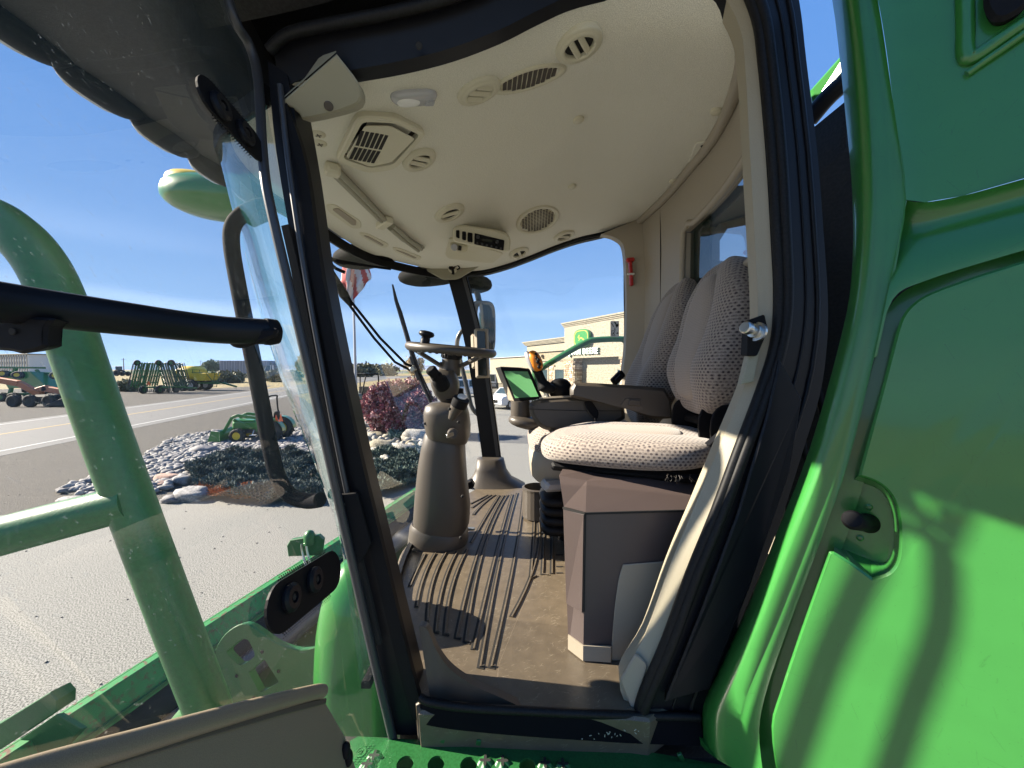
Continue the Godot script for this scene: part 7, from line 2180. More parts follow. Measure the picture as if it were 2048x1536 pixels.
func car(called: String, label: String, cat: String, at: Vector3, turn: float, paint: Material, L: float, H: float, van := false, bed := false) -> Node3D:
	var t := thing(called, label, cat)
	var W := 0.9
	var st := mb()
	var side := [Vector3(-L / 2, 0.35, 0), Vector3(-L / 2, 0.75, 0), Vector3(-L / 2 + 0.15, 0.88, 0), Vector3(-L * 0.22, 1.0, 0), Vector3(L / 2 - 0.1, 1.02, 0), Vector3(L / 2, 0.85, 0), Vector3(L / 2, 0.4, 0), Vector3(L / 2 - 0.2, 0.28, 0), Vector3(-L / 2 + 0.2, 0.28, 0)]
	for p in side.size(): side[p].z = W
	slab(st, rounded(side, 0.12, 3), Vector3(0, 0, -2 * W), 0.07, [], -1)
	part("body", st, paint, t)
	st = mb()
	var rear := L * 0.45 if not bed else L * 0.12
	var lowr := [Vector3(-L * 0.26, 0.98, W - 0.06), Vector3(rear, 0.98, W - 0.06), Vector3(rear, 0.98, -W + 0.06), Vector3(-L * 0.26, 0.98, -W + 0.06)]
	var upr := [Vector3(-L * (0.14 if not van else 0.2), H, W - 0.2), Vector3(rear - 0.2, H, W - 0.2), Vector3(rear - 0.2, H, -W + 0.2), Vector3(-L * (0.14 if not van else 0.2), H, -W + 0.2)]
	loft(st, [lowr, upr], true, true, -1)
	part("cabin", st, paint, t)
	for sd in [-1, 1]:
		st = mb()
		var f := func(x: float, y: float) -> Vector3:
			var k: float = (y - 0.98) / (H - 0.98)
			return Vector3(x, y, sd * (lerpf(W - 0.06, W - 0.2, k) + 0.006))
		var y0 := 1.04
		var y1 := H - 0.09
		slab(st, [f.call(-L * 0.225, y0), f.call(rear * 0.3 - L * 0.02, y0), f.call(rear * 0.3 - L * 0.02, y1), f.call(-L * 0.145, y1)], Vector3(0, 0, -0.004 * sd))
		slab(st, [f.call(rear * 0.3 + 0.03, y0), f.call(rear - 0.12, y0), f.call(rear - 0.26, y1), f.call(rear * 0.3 + 0.03, y1)], Vector3(0, 0, -0.004 * sd))
		part("side_window", st, M.window, t)
	st = mb()
	var wf := func(k: float, z: float) -> Vector3: return Vector3(lerpf(-L * 0.26, -L * (0.14 if not van else 0.2), k) - 0.006, lerpf(0.98, H, k), z)
	slab(st, [wf.call(0.1, W - 0.16), wf.call(0.92, W - 0.26), wf.call(0.92, -W + 0.26), wf.call(0.1, -W + 0.16)], Vector3(0.004, -0.002, 0))
	part("windscreen", st, M.window, t)
	for sd in [-1, 1]:
		st = mb()
		block(st, Vector3(-L / 2 + 0.02, 0.70, sd * (W - 0.26)), Vector3(0.06, 0.14, 0.34), Basis(), 0.02)
		part("headlight", st, M.lens, t)
	st = mb()
	block(st, Vector3(-L / 2 - 0.005, 0.60, 0), Vector3(0.03, 0.22, 0.9), Basis(), 0.01)
	part("grille", st, M.black_matte, t)
	for x in [-L * 0.31, L * 0.30]:
		for sd in [-1, 1]:
			wheel(t, Vector3(x, 0.33, sd * (W - 0.08)), Vector3(0, 0, 1), 0.33, 0.2, M.silver)
	t.position = at
	t.rotation.y = turn
	return t

func loader_tractor(at: Vector3, turn: float) -> void:
	var t := thing("loader_tractor", "small green tractor with front loader and yellow rims by the cobble bed", "tractor")
	var st := mb()
	for p in [[Vector3(-0.55, 0.78, 0), Vector3(1.15, 0.42, 0.5)]]:
		block(st, p[0], p[1], Basis(), 0.08)
	block(st, Vector3(-0.62, 1.0, 0), Vector3(0.98, 0.1, 0.46), Basis(Vector3.BACK, -0.05), 0.045)
	part("hood", st, M.green, t)
	st = mb()
	block(st, Vector3(0.1, 0.52, 0), Vector3(2.0, 0.26, 0.36), Basis(), 0.03)
	block(st, Vector3(-0.72, 0.42, 0), Vector3(0.16, 0.16, 0.95), Basis(), 0.02)
	block(st, Vector3(0.78, 0.55, 0), Vector3(0.3, 0.3, 0.95), Basis(), 0.03)
	part("chassis", st, M.pvc, t)
	for sd in [-1, 1]:
		wheel(t, Vector3(-0.72, 0.33, sd * 0.52), Vector3(0, 0, 1), 0.33, 0.26, M.yellow, 14)
		wheel(t, Vector3(0.78, 0.53, sd * 0.58), Vector3(0, 0, 1), 0.53, 0.36, M.yellow, 16)
		st = mb()
		var arc := []
		var arc2 := []
		for k in 9:
			var a := PI * (0.02 + 0.7 * k / 8.0)
			arc.append(Vector3(0.78 + cos(a) * 0.6, 0.53 + sin(a) * 0.6, sd * 0.40))
			arc2.append(Vector3(0.78 + cos(a) * 0.6, 0.53 + sin(a) * 0.6, sd * 0.76))
		ribbon(st, arc, arc2, Vector3(0, -0.02, 0), 0)
		part("fender", st, M.green, t)
		st = mb()
		var arm := [Vector3(0.12, 1.14, sd * 0.42), Vector3(-0.75, 1.28, sd * 0.42), Vector3(-1.0, 1.18, sd * 0.42), Vector3(-1.45, 0.36, sd * 0.42)]
		for k in 3: bar(st, arm[k], arm[k + 1], 0.07, 0.13, 0.015)
		bar(st, Vector3(0.1, 0.5, sd * 0.4), arm[0], 0.09, 0.12, 0.015)
		bar(st, Vector3(-0.2, 0.7, sd * 0.42), Vector3(-0.9, 1.12, sd * 0.42), 0.06, 0.06, 0.01)
		part("loader_arm", st, M.green, t)
	st = mb()
	slab(st, [Vector3(-1.42, 0.06, 0.72), Vector3(-1.40, 0.55, 0.72), Vector3(-1.75, 0.60, 0.72), Vector3(-1.92, 0.04, 0.72), Vector3(-1.80, 0.0, 0.72)], Vector3(0, 0, -0.02))
	slab(st, [Vector3(-1.42, 0.06, -0.72), Vector3(-1.40, 0.55, -0.72), Vector3(-1.75, 0.60, -0.72), Vector3(-1.92, 0.04, -0.72), Vector3(-1.80, 0.0, -0.72)], Vector3(0, 0, 0.02))
	ribbon(st, [Vector3(-1.92, 0.03, 0.71), Vector3(-1.5, 0.02, 0.71), Vector3(-1.40, 0.12, 0.71), Vector3(-1.39, 0.56, 0.71), Vector3(-1.48, 0.62, 0.71)], [Vector3(-1.92, 0.03, -0.71), Vector3(-1.5, 0.02, -0.71), Vector3(-1.40, 0.12, -0.71), Vector3(-1.39, 0.56, -0.71), Vector3(-1.48, 0.62, -0.71)], Vector3(0.02, -0.015, 0))
	part("bucket", st, M.green, t)
	st = mb()
	tube(st, smooth([Vector3(0.72, 0.9, 0.5), Vector3(0.62, 1.5, 0.5), Vector3(0.60, 2.0, 0.48), Vector3(0.64, 2.15, 0.40), Vector3(0.64, 2.18, 0.0), Vector3(0.64, 2.15, -0.40), Vector3(0.60, 2.0, -0.48), Vector3(0.62, 1.5, -0.5), Vector3(0.72, 0.9, -0.5)], 3), 0.04, 8)
	part("roll_bar", st, M.black_matte, t)
	st = mb()
	block(st, Vector3(0.55, 0.98, 0), Vector3(0.42, 0.12, 0.45), Basis(), 0.04)
	block(st, Vector3(0.78, 1.2, 0), Vector3(0.12, 0.42, 0.45), Basis(Vector3.BACK, -0.15), 0.04)
	part("seat", st, M.black_matte, t)
	st = mb()
	tube(st, [Vector3(0.05, 1.0, 0), Vector3(0.2, 1.25, 0)], 0.025, 8)
	var rg := []
	for k in 17: rg.append(Vector3(0.2, 1.27, 0) + Basis(Vector3.BACK, -0.5) * Vector3(cos(TAU * k / 16) * 0.18, 0, sin(TAU * k / 16) * 0.18))
	tube(st, rg, 0.018, 6)
	part("steering_wheel", st, M.black_matte, t)
	st = mb()
	slab(st, [Vector3(1.16, 0.95, 0.62), Vector3(1.16, 1.32, 0.42), Vector3(1.16, 0.95, 0.22)], Vector3(0.02, 0, 0))
	slab(st, [Vector3(1.0, 1.0, 0.65), Vector3(1.06, 1.32, 0.65), Vector3(1.18, 1.0, 0.65)], Vector3(0, 0, 0.02))
	part("warning_triangle", st, mat(0.85, 0.12, 0.02, 0.5), t)
	st = mb()
	block(st, Vector3(0.0, 0.36, 0.55), Vector3(0.3, 0.03, 0.24), Basis(), 0.008)
	bar(st, Vector3(-0.1, 0.36, 0.45), Vector3(-0.1, 0.55, 0.3), 0.03, 0.03)
	part("step", st, M.silver, t)
	t.position = at
	t.rotation.y = turn
	t.scale = Vector3.ONE * 0.78

func small_vehicle(called: String, label: String, cat: String, at: Vector3, turn: float, paint: Material, scale_ := 1.0) -> Node3D:   # open utility vehicle with a roll cage
	var t := thing(called, label, cat)
	var st := mb()
	block(st, Vector3(-0.95, 0.72, 0), Vector3(0.9, 0.36, 1.3), Basis(Vector3.BACK, 0.1), 0.08)
	block(st, Vector3(0.0, 0.48, 0), Vector3(2.3, 0.22, 1.3), Basis(), 0.05)
	block(st, Vector3(0.95, 0.85, 0), Vector3(0.9, 0.36, 1.35), Basis(), 0.05)
	part("body", st, paint, t)
	st = mb()
	for sd in [-1, 1]:
		tube(st, smooth([Vector3(-0.6, 0.85, sd * 0.62), Vector3(-0.28, 1.75, sd * 0.58), Vector3(-0.1, 1.85, sd * 0.58), Vector3(0.5, 1.85, sd * 0.58), Vector3(0.62, 1.75, sd * 0.6), Vector3(0.62, 0.85, sd * 0.62)], 3), 0.035, 6)
	for x in [-0.2, 0.55]: tube(st, [Vector3(x, 1.85, -0.58), Vector3(x, 1.85, 0.58)], 0.035, 6)
	part("roll_cage", st, M.black_matte, t)
	st = mb()
	block(st, Vector3(0.17, 1.9, 0), Vector3(1.0, 0.05, 1.25), Basis(), 0.02)
	part("canopy", st, M.black_matte, t)
	st = mb()
	block(st, Vector3(0.3, 0.72, 0), Vector3(0.45, 0.16, 1.15), Basis(), 0.04)
	block(st, Vector3(0.52, 0.98, 0), Vector3(0.12, 0.5, 1.15), Basis(), 0.04)
	part("bench", st, M.black_matte, t)
	for x in [-0.9, 0.85]:
		for sd in [-1, 1]: wheel(t, Vector3(x, 0.34, sd * 0.62), Vector3(0, 0, 1), 0.34, 0.28, M.galv, 12)
	t.position = at
	t.rotation.y = turn
	t.scale = Vector3.ONE * scale_
	return t

func stone(sd: int, r: Vector3, nu := 9, nv := 6) -> SurfaceTool:
	var st := mb()
	var n := FastNoiseLite.new()
	n.seed = sd
	n.frequency = 0.7
	pillow(st, Vector3.ZERO, Basis(), r, 0.8, nu, nv, func(q: Vector3) -> Vector3: return q * (1.0 + 0.45 * n.get_noise_3dv(q * 1.3)))
	return st

func build_yard() -> void:
	loader_tractor(Vector3(-9.565, 0, -14.482) + Vector3(0, 0.06, 0), 0.12)
	build_bed()
	build_flag()
	build_far_machines()
	build_far_things()
	build_cars()

func build_bed() -> void:
	rng.seed = 101
	O = Vector3.ZERO
	# cobble bed: stones that can be told apart are parts of the bed
	var outline := [Vector3(-10.113, 0, -8.494), Vector3(-10.447, 0, -9.466), Vector3(-11.676, 0, -12.122), Vector3(-13.155, 0, -14.896), Vector3(-13.088, 0, -16.55), Vector3(-9.643, 0, -17.376), Vector3(-6.117, 0, -12.637), Vector3(-4.595, 0, -9.466), Vector3(-6.052, 0, -9.92), Vector3(-8.138, 0, -9.92), Vector3(-7.764, 0, -8.494), Vector3(-8.525, 0, -7.847)]
	var st := mb()
	var oo := []
	for p in outline: oo.append(p + Vector3(0, 0.03, 0))
	slab(st, oo, Vector3(0, -0.03, 0))
	var bed := structure("cobble_bed", st, M.gravel)
	var meshes := []
	for k in 8:
		var s := stone(200 + k, Vector3(rng.randf_range(0.10, 0.15), rng.randf_range(0.05, 0.075), rng.randf_range(0.08, 0.11)))
		s.generate_normals()
		meshes.append(s.commit())
	var tones := []
	for k in 5:
		var v: float = [0.29, 0.22, 0.32, 0.18, 0.26][k]
		tones.append(grained(mat(v, v * 0.965, v * [0.93, 1.0, 0.92, 0.98, 0.9][k], 0.85), noise_tex(0.03, Color(0.75, 0.75, 0.75), Color.WHITE, 300 + k, 256), 2.0))
	var poly := PackedVector2Array()
	for p in outline: poly.append(Vector2(p.x, p.z))
	var lo := Vector2(INF, INF)
	var hi := -lo
	for p in poly: lo = lo.min(p); hi = hi.max(p)
	var near := []
	var cnt := 0
	while near.size() < 2600 and cnt < 60000:
		cnt += 1
		var p := Vector2(rng.randf_range(lo.x, hi.x), rng.randf_range(lo.y, hi.y))
		if Geometry2D.is_point_in_polygon(p, poly): near.append(p)
	near.sort_custom(func(a, b): return a.y > b.y)
	var rest := []
	for k in near.size():
		var p: Vector2 = near[k]
		var sc := rng.randf_range(0.55, 1.15)
		var b := Basis.from_euler(Vector3(rng.randf_range(-0.3, 0.3), rng.randf() * TAU, rng.randf_range(-0.3, 0.3))).scaled(Vector3.ONE * sc)
		var tr := Transform3D(b, Vector3(p.x, 0.05 + rng.randf() * 0.05, p.y))
		if k % 9 == 0 and k / 9 < 280:
			var m := MeshInstance3D.new()
			m.name = "cobble"
			m.mesh = meshes[k % 8]
			m.material_override = tones[k % 5]
			m.transform = tr
			bed.add_child(m, true)
			number(m)
		else:
			rest.append(tr)
	for g in 4:
		var mm := MultiMesh.new()
		mm.transform_format = MultiMesh.TRANSFORM_3D
		mm.mesh = meshes[g * 2]
		mm.instance_count = rest.size() / 4
		for k in mm.instance_count: mm.set_instance_transform(k, rest[k * 4 + g])
		var mi := MultiMeshInstance3D.new()
		mi.name = "cobbles"
		mi.multimesh = mm
		mi.material_override = tones[g]
		mi.set_meta("kind", "stuff")
		bed.add_child(mi, true)
		number(mi)
	# boulders
	var rocks := [
		[Vector3(-10.031, 0, -12.411), Vector3(0.36, 0.17, 0.24), 1, "smooth grey boulder on the cobbles in front of the loader tractor"],
		[Vector3(-6.738, 0, -8), Vector3(0.36, 0.16, 0.22), 0, "pale flat boulder at the yard's edge beside rust coloured twigs"],
		[Vector3(-8.353, 0, -9.255), Vector3(0.32, 0.13, 0.2), 5, "reddish flat stone left of the dark ground cover"],
		[Vector3(-7.955, 0, -9.132), Vector3(0.22, 0.13, 0.18), 0, "grey stone right of the reddish flat stone"],
		[Vector3(-8.151, 0, -8.858), Vector3(0.2, 0.1, 0.16), 5, "small pinkish stone below the reddish flat stone"],
		[Vector3(-7.051, 0, -7.877), Vector3(0.2, 0.09, 0.16), 3, "small dark stone touching the pale flat boulder"],
		[Vector3(-9.145, 0, -7.938), Vector3(0.34, 0.05, 0.16), 0, "thin pale slab lying at the bed's left tip"],
		[Vector3(-9.973, 0, -9.255), Vector3(0.2, 0.06, 0.12), 3, "low dark stone at the left tip of the cobble bed"],
		[Vector3(-3.644, 0, -14.482), Vector3(0.52, 0.30, 0.4), 2, "big white angular boulder left of the steering column"],
		[Vector3(-4.244, 0, -12.637), Vector3(0.46, 0.26, 0.3), 4, "buff angular boulder seen low through the windscreen"],
		[Vector3(-3.468, 0, -12.122), Vector3(0.4, 0.24, 0.3), 2, "white boulder right of the buff one"],
		[Vector3(-5.524, 0, -15.112), Vector3(0.5, 0.16, 0.3), 4, "flat buff rock beside the front door post"],
		[Vector3(-5.049, 0, -15.799), Vector3(0.4, 0.14, 0.25), 2, "flat white rock below the red shrub"],
		[Vector3(-2.885, 0, -12.637), Vector3(0.3, 0.2, 0.25), 2, "white rock partly hidden by the steering column"]]
	tones.append(grained(mat(0.40, 0.26, 0.20, 0.9), noise_tex(0.03, Color(0.75, 0.75, 0.75), Color.WHITE, 320, 256), 2.0))
	tones[2] = grained(mat(0.42, 0.395, 0.34, 0.9), noise_tex(0.03, Color(0.6, 0.6, 0.6), Color.WHITE, 321, 256), 2.0)
	tones[4] = grained(mat(0.38, 0.335, 0.24, 0.9), noise_tex(0.03, Color(0.6, 0.6, 0.6), Color.WHITE, 322, 256), 2.0)
	for k in rocks.size():
		var q = rocks[k]
		st = stone(400 + k, q[1], 16, 10)
		single("boulder", st, tones[q[2]], q[3], "boulder", q[0] + Vector3(0, q[1].y * 0.65, 0), "boulders of the landscaped bed")
	# rubble of pale rock behind the windscreen
	st = mb()
	var rub := [Vector3(-8.033, 0, -18.95), Vector3(-3.074, 0, -18.95), Vector3(-1.715, 0, -10.97), Vector3(-4.061, 0, -10.163)]
	slab(st, [rub[0] + Vector3(0, 0.05, 0), rub[1] + Vector3(0, 0.05, 0), rub[2] + Vector3(0, 0.05, 0), rub[3] + Vector3(0, 0.05, 0)], Vector3(0, -0.04, 0))
	var rb := structure("rubble_bed", st, M.gravel)
	for k in 240:
		var u := rng.randf()
		var v := rng.randf()
		var p: Vector3 = (rub[0].lerp(rub[1], u)).lerp(rub[3].lerp(rub[2], u), v)
		var m := MeshInstance3D.new()
		m.name = "rock"
		m.mesh = meshes[k % 8]
		m.material_override = tones[[2, 4, 2, 0][k % 4]]
		m.transform = Transform3D(Basis.from_euler(Vector3(rng.randf_range(-0.5, 0.5), rng.randf() * TAU, 0)).scaled(Vector3(1, 1.5, 1) * rng.randf_range(0.9, 2.2)), p + Vector3(0, 0.1, 0))
		rb.add_child(m, true)
		number(m)
	# junipers and twigs: countless little sprays
	sprays("juniper", [Vector3(-8.71, 0, -10.163), Vector3(-8.662, 0, -11.913), Vector3(-7.381, 0, -12.122), Vector3(-5.245, 0, -10.97), Vector3(-3.642, 0, -7.759), Vector3(-4.677, 0, -7.643), Vector3(-5.626, 0, -7.701), Vector3(-6.981, 0, -8.494)], 24000, 0.42, Vector3(0.060, 0.082, 0.078), 0.085)
	sprays("juniper", [Vector3(-4.812, 0, -10.97), Vector3(-4.128, 0, -11.913), Vector3(-3.216, 0, -12.637), Vector3(-2.291, 0, -10.97), Vector3(-2.119, 0, -9.255), Vector3(-2.784, 0, -8), Vector3(-3.625, 0, -8.494)], 9000, 0.40, Vector3(0.055, 0.085, 0.07), 0.085)
	sprays("juniper", [Vector3(-5.461, 0, -16.55), Vector3(-4.024, 0, -17.669), Vector3(-3.337, 0, -16.55), Vector3(-3.396, 0, -14.896), Vector3(-4.631, 0, -14.482)], 1600, 0.35, Vector3(0.09, 0.15, 0.15), 0.15)
	sprays("rusty_twigs", [Vector3(-6.897, 0, -8.746), Vector3(-6.317, 0, -8.82), Vector3(-5.581, 0, -8.322), Vector3(-5.31, 0, -7.759), Vector3(-6.019, 0, -7.818), Vector3(-6.896, 0, -8.39)], 2200, 0.26, Vector3(0.28, 0.11, 0.04), 0.11)
	red_shrub(Vector3(-4.635, 0, -15.799))

func sprays(called: String, outline: Array, n: int, h: float, tone: Vector3, size: float) -> void:
	var st := mb()
	O = Vector3.ZERO
	for k in 5:
		var a := TAU * k / 5.0
		var d := Vector3(cos(a), 0.8, sin(a)) * size
		var s := Vector3(-sin(a), 0, cos(a)) * size * 0.16
		tri(st, -s * 0.5, s * 0.5, d)
		tri(st, d * 0.4 - s * 1.4, d * 0.4 + s * 1.4, d * 0.85 + Vector3(0, size * 0.2, 0))
	st.generate_normals()
	var m := mat(1, 1, 1, 0.9)
	m.vertex_color_use_as_albedo = true
	var mm := MultiMesh.new()
	mm.transform_format = MultiMesh.TRANSFORM_3D
	mm.use_colors = true
	mm.mesh = st.commit()
	mm.instance_count = n
	var poly := PackedVector2Array()
	var c := Vector2.ZERO
	for p in outline: poly.append(Vector2(p.x, p.z)); c += Vector2(p.x, p.z) / outline.size()
	var lo := Vector2(INF, INF)
	var hi := -lo
	for p in poly: lo = lo.min(p); hi = hi.max(p)
	var ns := FastNoiseLite.new()
	ns.seed = n
	ns.frequency = 0.6
	var k := 0
	while k < n:
		var p := Vector2(rng.randf_range(lo.x, hi.x), rng.randf_range(lo.y, hi.y))
		if not Geometry2D.is_point_in_polygon(p, poly): continue
		var y := h * clampf(0.55 + 0.9 * ns.get_noise_2d(p.x * 2, p.y * 2), 0.28, 1.2) * rng.randf_range(0.6, 1.0)
		var b := Basis.from_euler(Vector3(rng.randf_range(-0.7, 0.7), rng.randf() * TAU, rng.randf_range(-0.7, 0.7))).scaled(Vector3.ONE * rng.randf_range(0.6, 1.3))
		mm.set_instance_transform(k, Transform3D(b, Vector3(p.x, y, p.y)))
		var f := rng.randf_range(0.55, 1.5)
		mm.set_instance_color(k, Color(tone.x * f, tone.y * f, tone.z * f))
		k += 1
	var o := MultiMeshInstance3D.new()
	o.name = called
	o.multimesh = mm
	o.material_override = m
	o.set_meta("kind", "stuff")
	o.set_meta("label", {"juniper": "low dark blue green ground cover beside the stones", "rusty_twigs": "rust coloured dry twigs at the edge of the ground cover"}[called])
	o.set_meta("category", "ground cover")
	add_child(o, true)
	number(o)

func leaf_cloud(parent: Node3D, called: String, n: int, c: Vector3, r: Vector3, tone: Vector3, size: float, low := 0.0, tone2 := Vector3.ZERO) -> void:
	var st := mb()
	var keep := O
	O = Vector3.ZERO
	for k in 3:
		var a := TAU * k / 3.0
		var d := Vector3(cos(a), 0.5, sin(a)) * size
		var s := Vector3(-sin(a), 0.15, cos(a)) * size * 0.45
		quad(st, Vector3.ZERO, d * 0.5 - s, d, d * 0.5 + s)
	O = keep
	st.generate_normals()
	var m := mat(1, 1, 1, 0.7)
	m.vertex_color_use_as_albedo = true
	m.backlight_enabled = true
	m.backlight = Color(0.25, 0.25, 0.25)
	var mm := MultiMesh.new()
	mm.transform_format = MultiMesh.TRANSFORM_3D
	mm.use_colors = true
	mm.mesh = st.commit()
	mm.instance_count = n
	var ns := FastNoiseLite.new()
	ns.seed = n + 3
	ns.frequency = 1.6 / r.x
	var k := 0
	var guard := 0
	while k < n and guard < n * 30:
		guard += 1
		var q := Vector3(rng.randf_range(-1, 1), rng.randf_range(-1, 1), rng.randf_range(-1, 1))
		if q.length() > 1.0 or q.y < low - 1.0: continue
		var nn := ns.get_noise_3dv(q * r)
		if q.length() > 0.80 + 0.6 * nn: continue
		if nn < -0.22: continue
		mm.set_instance_transform(k, Transform3D(Basis.from_euler(Vector3(rng.randf() * TAU, rng.randf() * TAU, rng.randf() * TAU)).scaled(Vector3.ONE * rng.randf_range(0.6, 1.3)), q * r))
		var f := rng.randf_range(0.6, 1.4)
		var t := tone if tone2 == Vector3.ZERO or rng.randf() < 0.7 else tone2
		mm.set_instance_color(k, Color(t.x * f, t.y * f, t.z * f))
		k += 1
	mm.visible_instance_count = k
	var o := MultiMeshInstance3D.new()
	o.name = called
	o.multimesh = mm
	o.material_override = m
	o.position = c - O
	o.set_meta("kind", "stuff")
	parent.add_child(o)

func red_shrub(at: Vector3) -> void:
	rng.seed = 55
	var t := thing("red_shrub", "rounded red leaved shrub behind the windscreen wiper", "shrub", at)
	var st := mb()
	for k in 22:
		var a := rng.randf() * TAU
		var r := rng.randf_range(0.4, 1.35)
		var e := at + Vector3(cos(a) * r * 1.3, rng.randf_range(0.9, 2.0) - 0.25 * r, sin(a) * r * 0.8)
		tube(st, smooth([at + Vector3(cos(a) * 0.1, 0, sin(a) * 0.1), at.lerp(e, 0.5) + Vector3(0, 0.2, 0), e], 3), [0.03, 0.028, 0.024, 0.02, 0.014, 0.008, 0.004], 5)
	part("stems", st, mat(0.13, 0.09, 0.07, 0.9), t)
	leaf_cloud(t, "leaves", 9000, at + Vector3(0, 1.15, 0), Vector3(1.85, 1.35, 1.1), Vector3(0.20, 0.05, 0.065), 0.085, 0.2, Vector3(0.42, 0.26, 0.25))

func build_flag() -> void:
	var base := Vector3(-9.837, 0, -24.207)
	var t := thing("flagpole", "tall grey flagpole left of centre outside the windscreen", "flagpole", base)
	var st := mb()
	tube(st, [base, base + Vector3(-0.05, 5.0, 0), base + Vector3(-0.12, 10.2, 0)], [0.10, 0.075, 0.045], 12)
	part("pole", st, M.galv, t)
	st = mb()
	pillow(st, base + Vector3(-0.12, 10.3, 0), Basis(), Vector3(0.12, 0.12, 0.12), 1.0, 12, 8)
	part("ball", st, M.yellow, t)
	st = mb()
	lathe(st, base, Basis(), [[0.3, 0], [0.3, 0.1], [0.16, 0.22]], 18, -1)
	part("foot", st, M.kerb, t)
	# the cloth hangs in folds on both sides of the pole
	st = mb()
	var white := mb()
	O = base + Vector3(-0.1, 7.0, 0)
	var top := resample([Vector3(-8.158, 8.779, -19), Vector3(-7.787, 8.779, -18.7), Vector3(-7.779, 8.875, -19.15), Vector3(-7.302, 8.524, -18.8), Vector3(-7.128, 8.325, -19.1)], 24)
	var mid := resample([Vector3(-8.336, 7.207, -18.9), Vector3(-7.913, 7.279, -18.6), Vector3(-7.755, 7.522, -19.1), Vector3(-7.173, 7.375, -18.8), Vector3(-6.885, 7.231, -19)], 24)
	var low := resample([Vector3(-8.37, 6.356, -19), Vector3(-8.092, 6.052, -18.8), Vector3(-7.962, 5.957, -18.95), Vector3(-7.598, 6.279, -18.85), Vector3(-7.26, 6.745, -19)], 24)
	var col := []
	for i in 25: col.append(resample([top[i], top[i].lerp(mid[i], 0.5) + Vector3(0, 0, 0.1 * sin(i * 0.9)), mid[i], mid[i].lerp(low[i], 0.5) + Vector3(0, 0, 0.12 * sin(i * 0.8 + 1.0)), low[i]], 40))
	for i in 24:
		for j in 40:
			var x := i / 24.0
			var y := j / 40.0
			var k := (x * 5.2 - y * 3.4) if x > 0.40 else ((0.8 - x) * 5.2 - y * 0.6 + y * 4.6 + 0.6 * sin(y * 6.0))
			quad(st if posmod(int(floor(k * 1.15 + 20.0)), 2) == 0 else white, col[i][j], col[i + 1][j], col[i + 1][j + 1], col[i][j + 1], 0)
	var fm: StandardMaterial3D = M.flag_red
	fm.backlight_enabled = true
	fm.backlight = Color(0.25, 0.25, 0.25)
	var wm := mat(0.45, 0.45, 0.45, 0.8)
	wm.backlight_enabled = true
	wm.backlight = Color(0.25, 0.25, 0.25)
	var fl := thing("flag", "striped red and white flag hanging in folds from the pole", "flag", O)
	part("red_stripes", st, fm, fl)
	part("white_stripes", white, wm, fl)

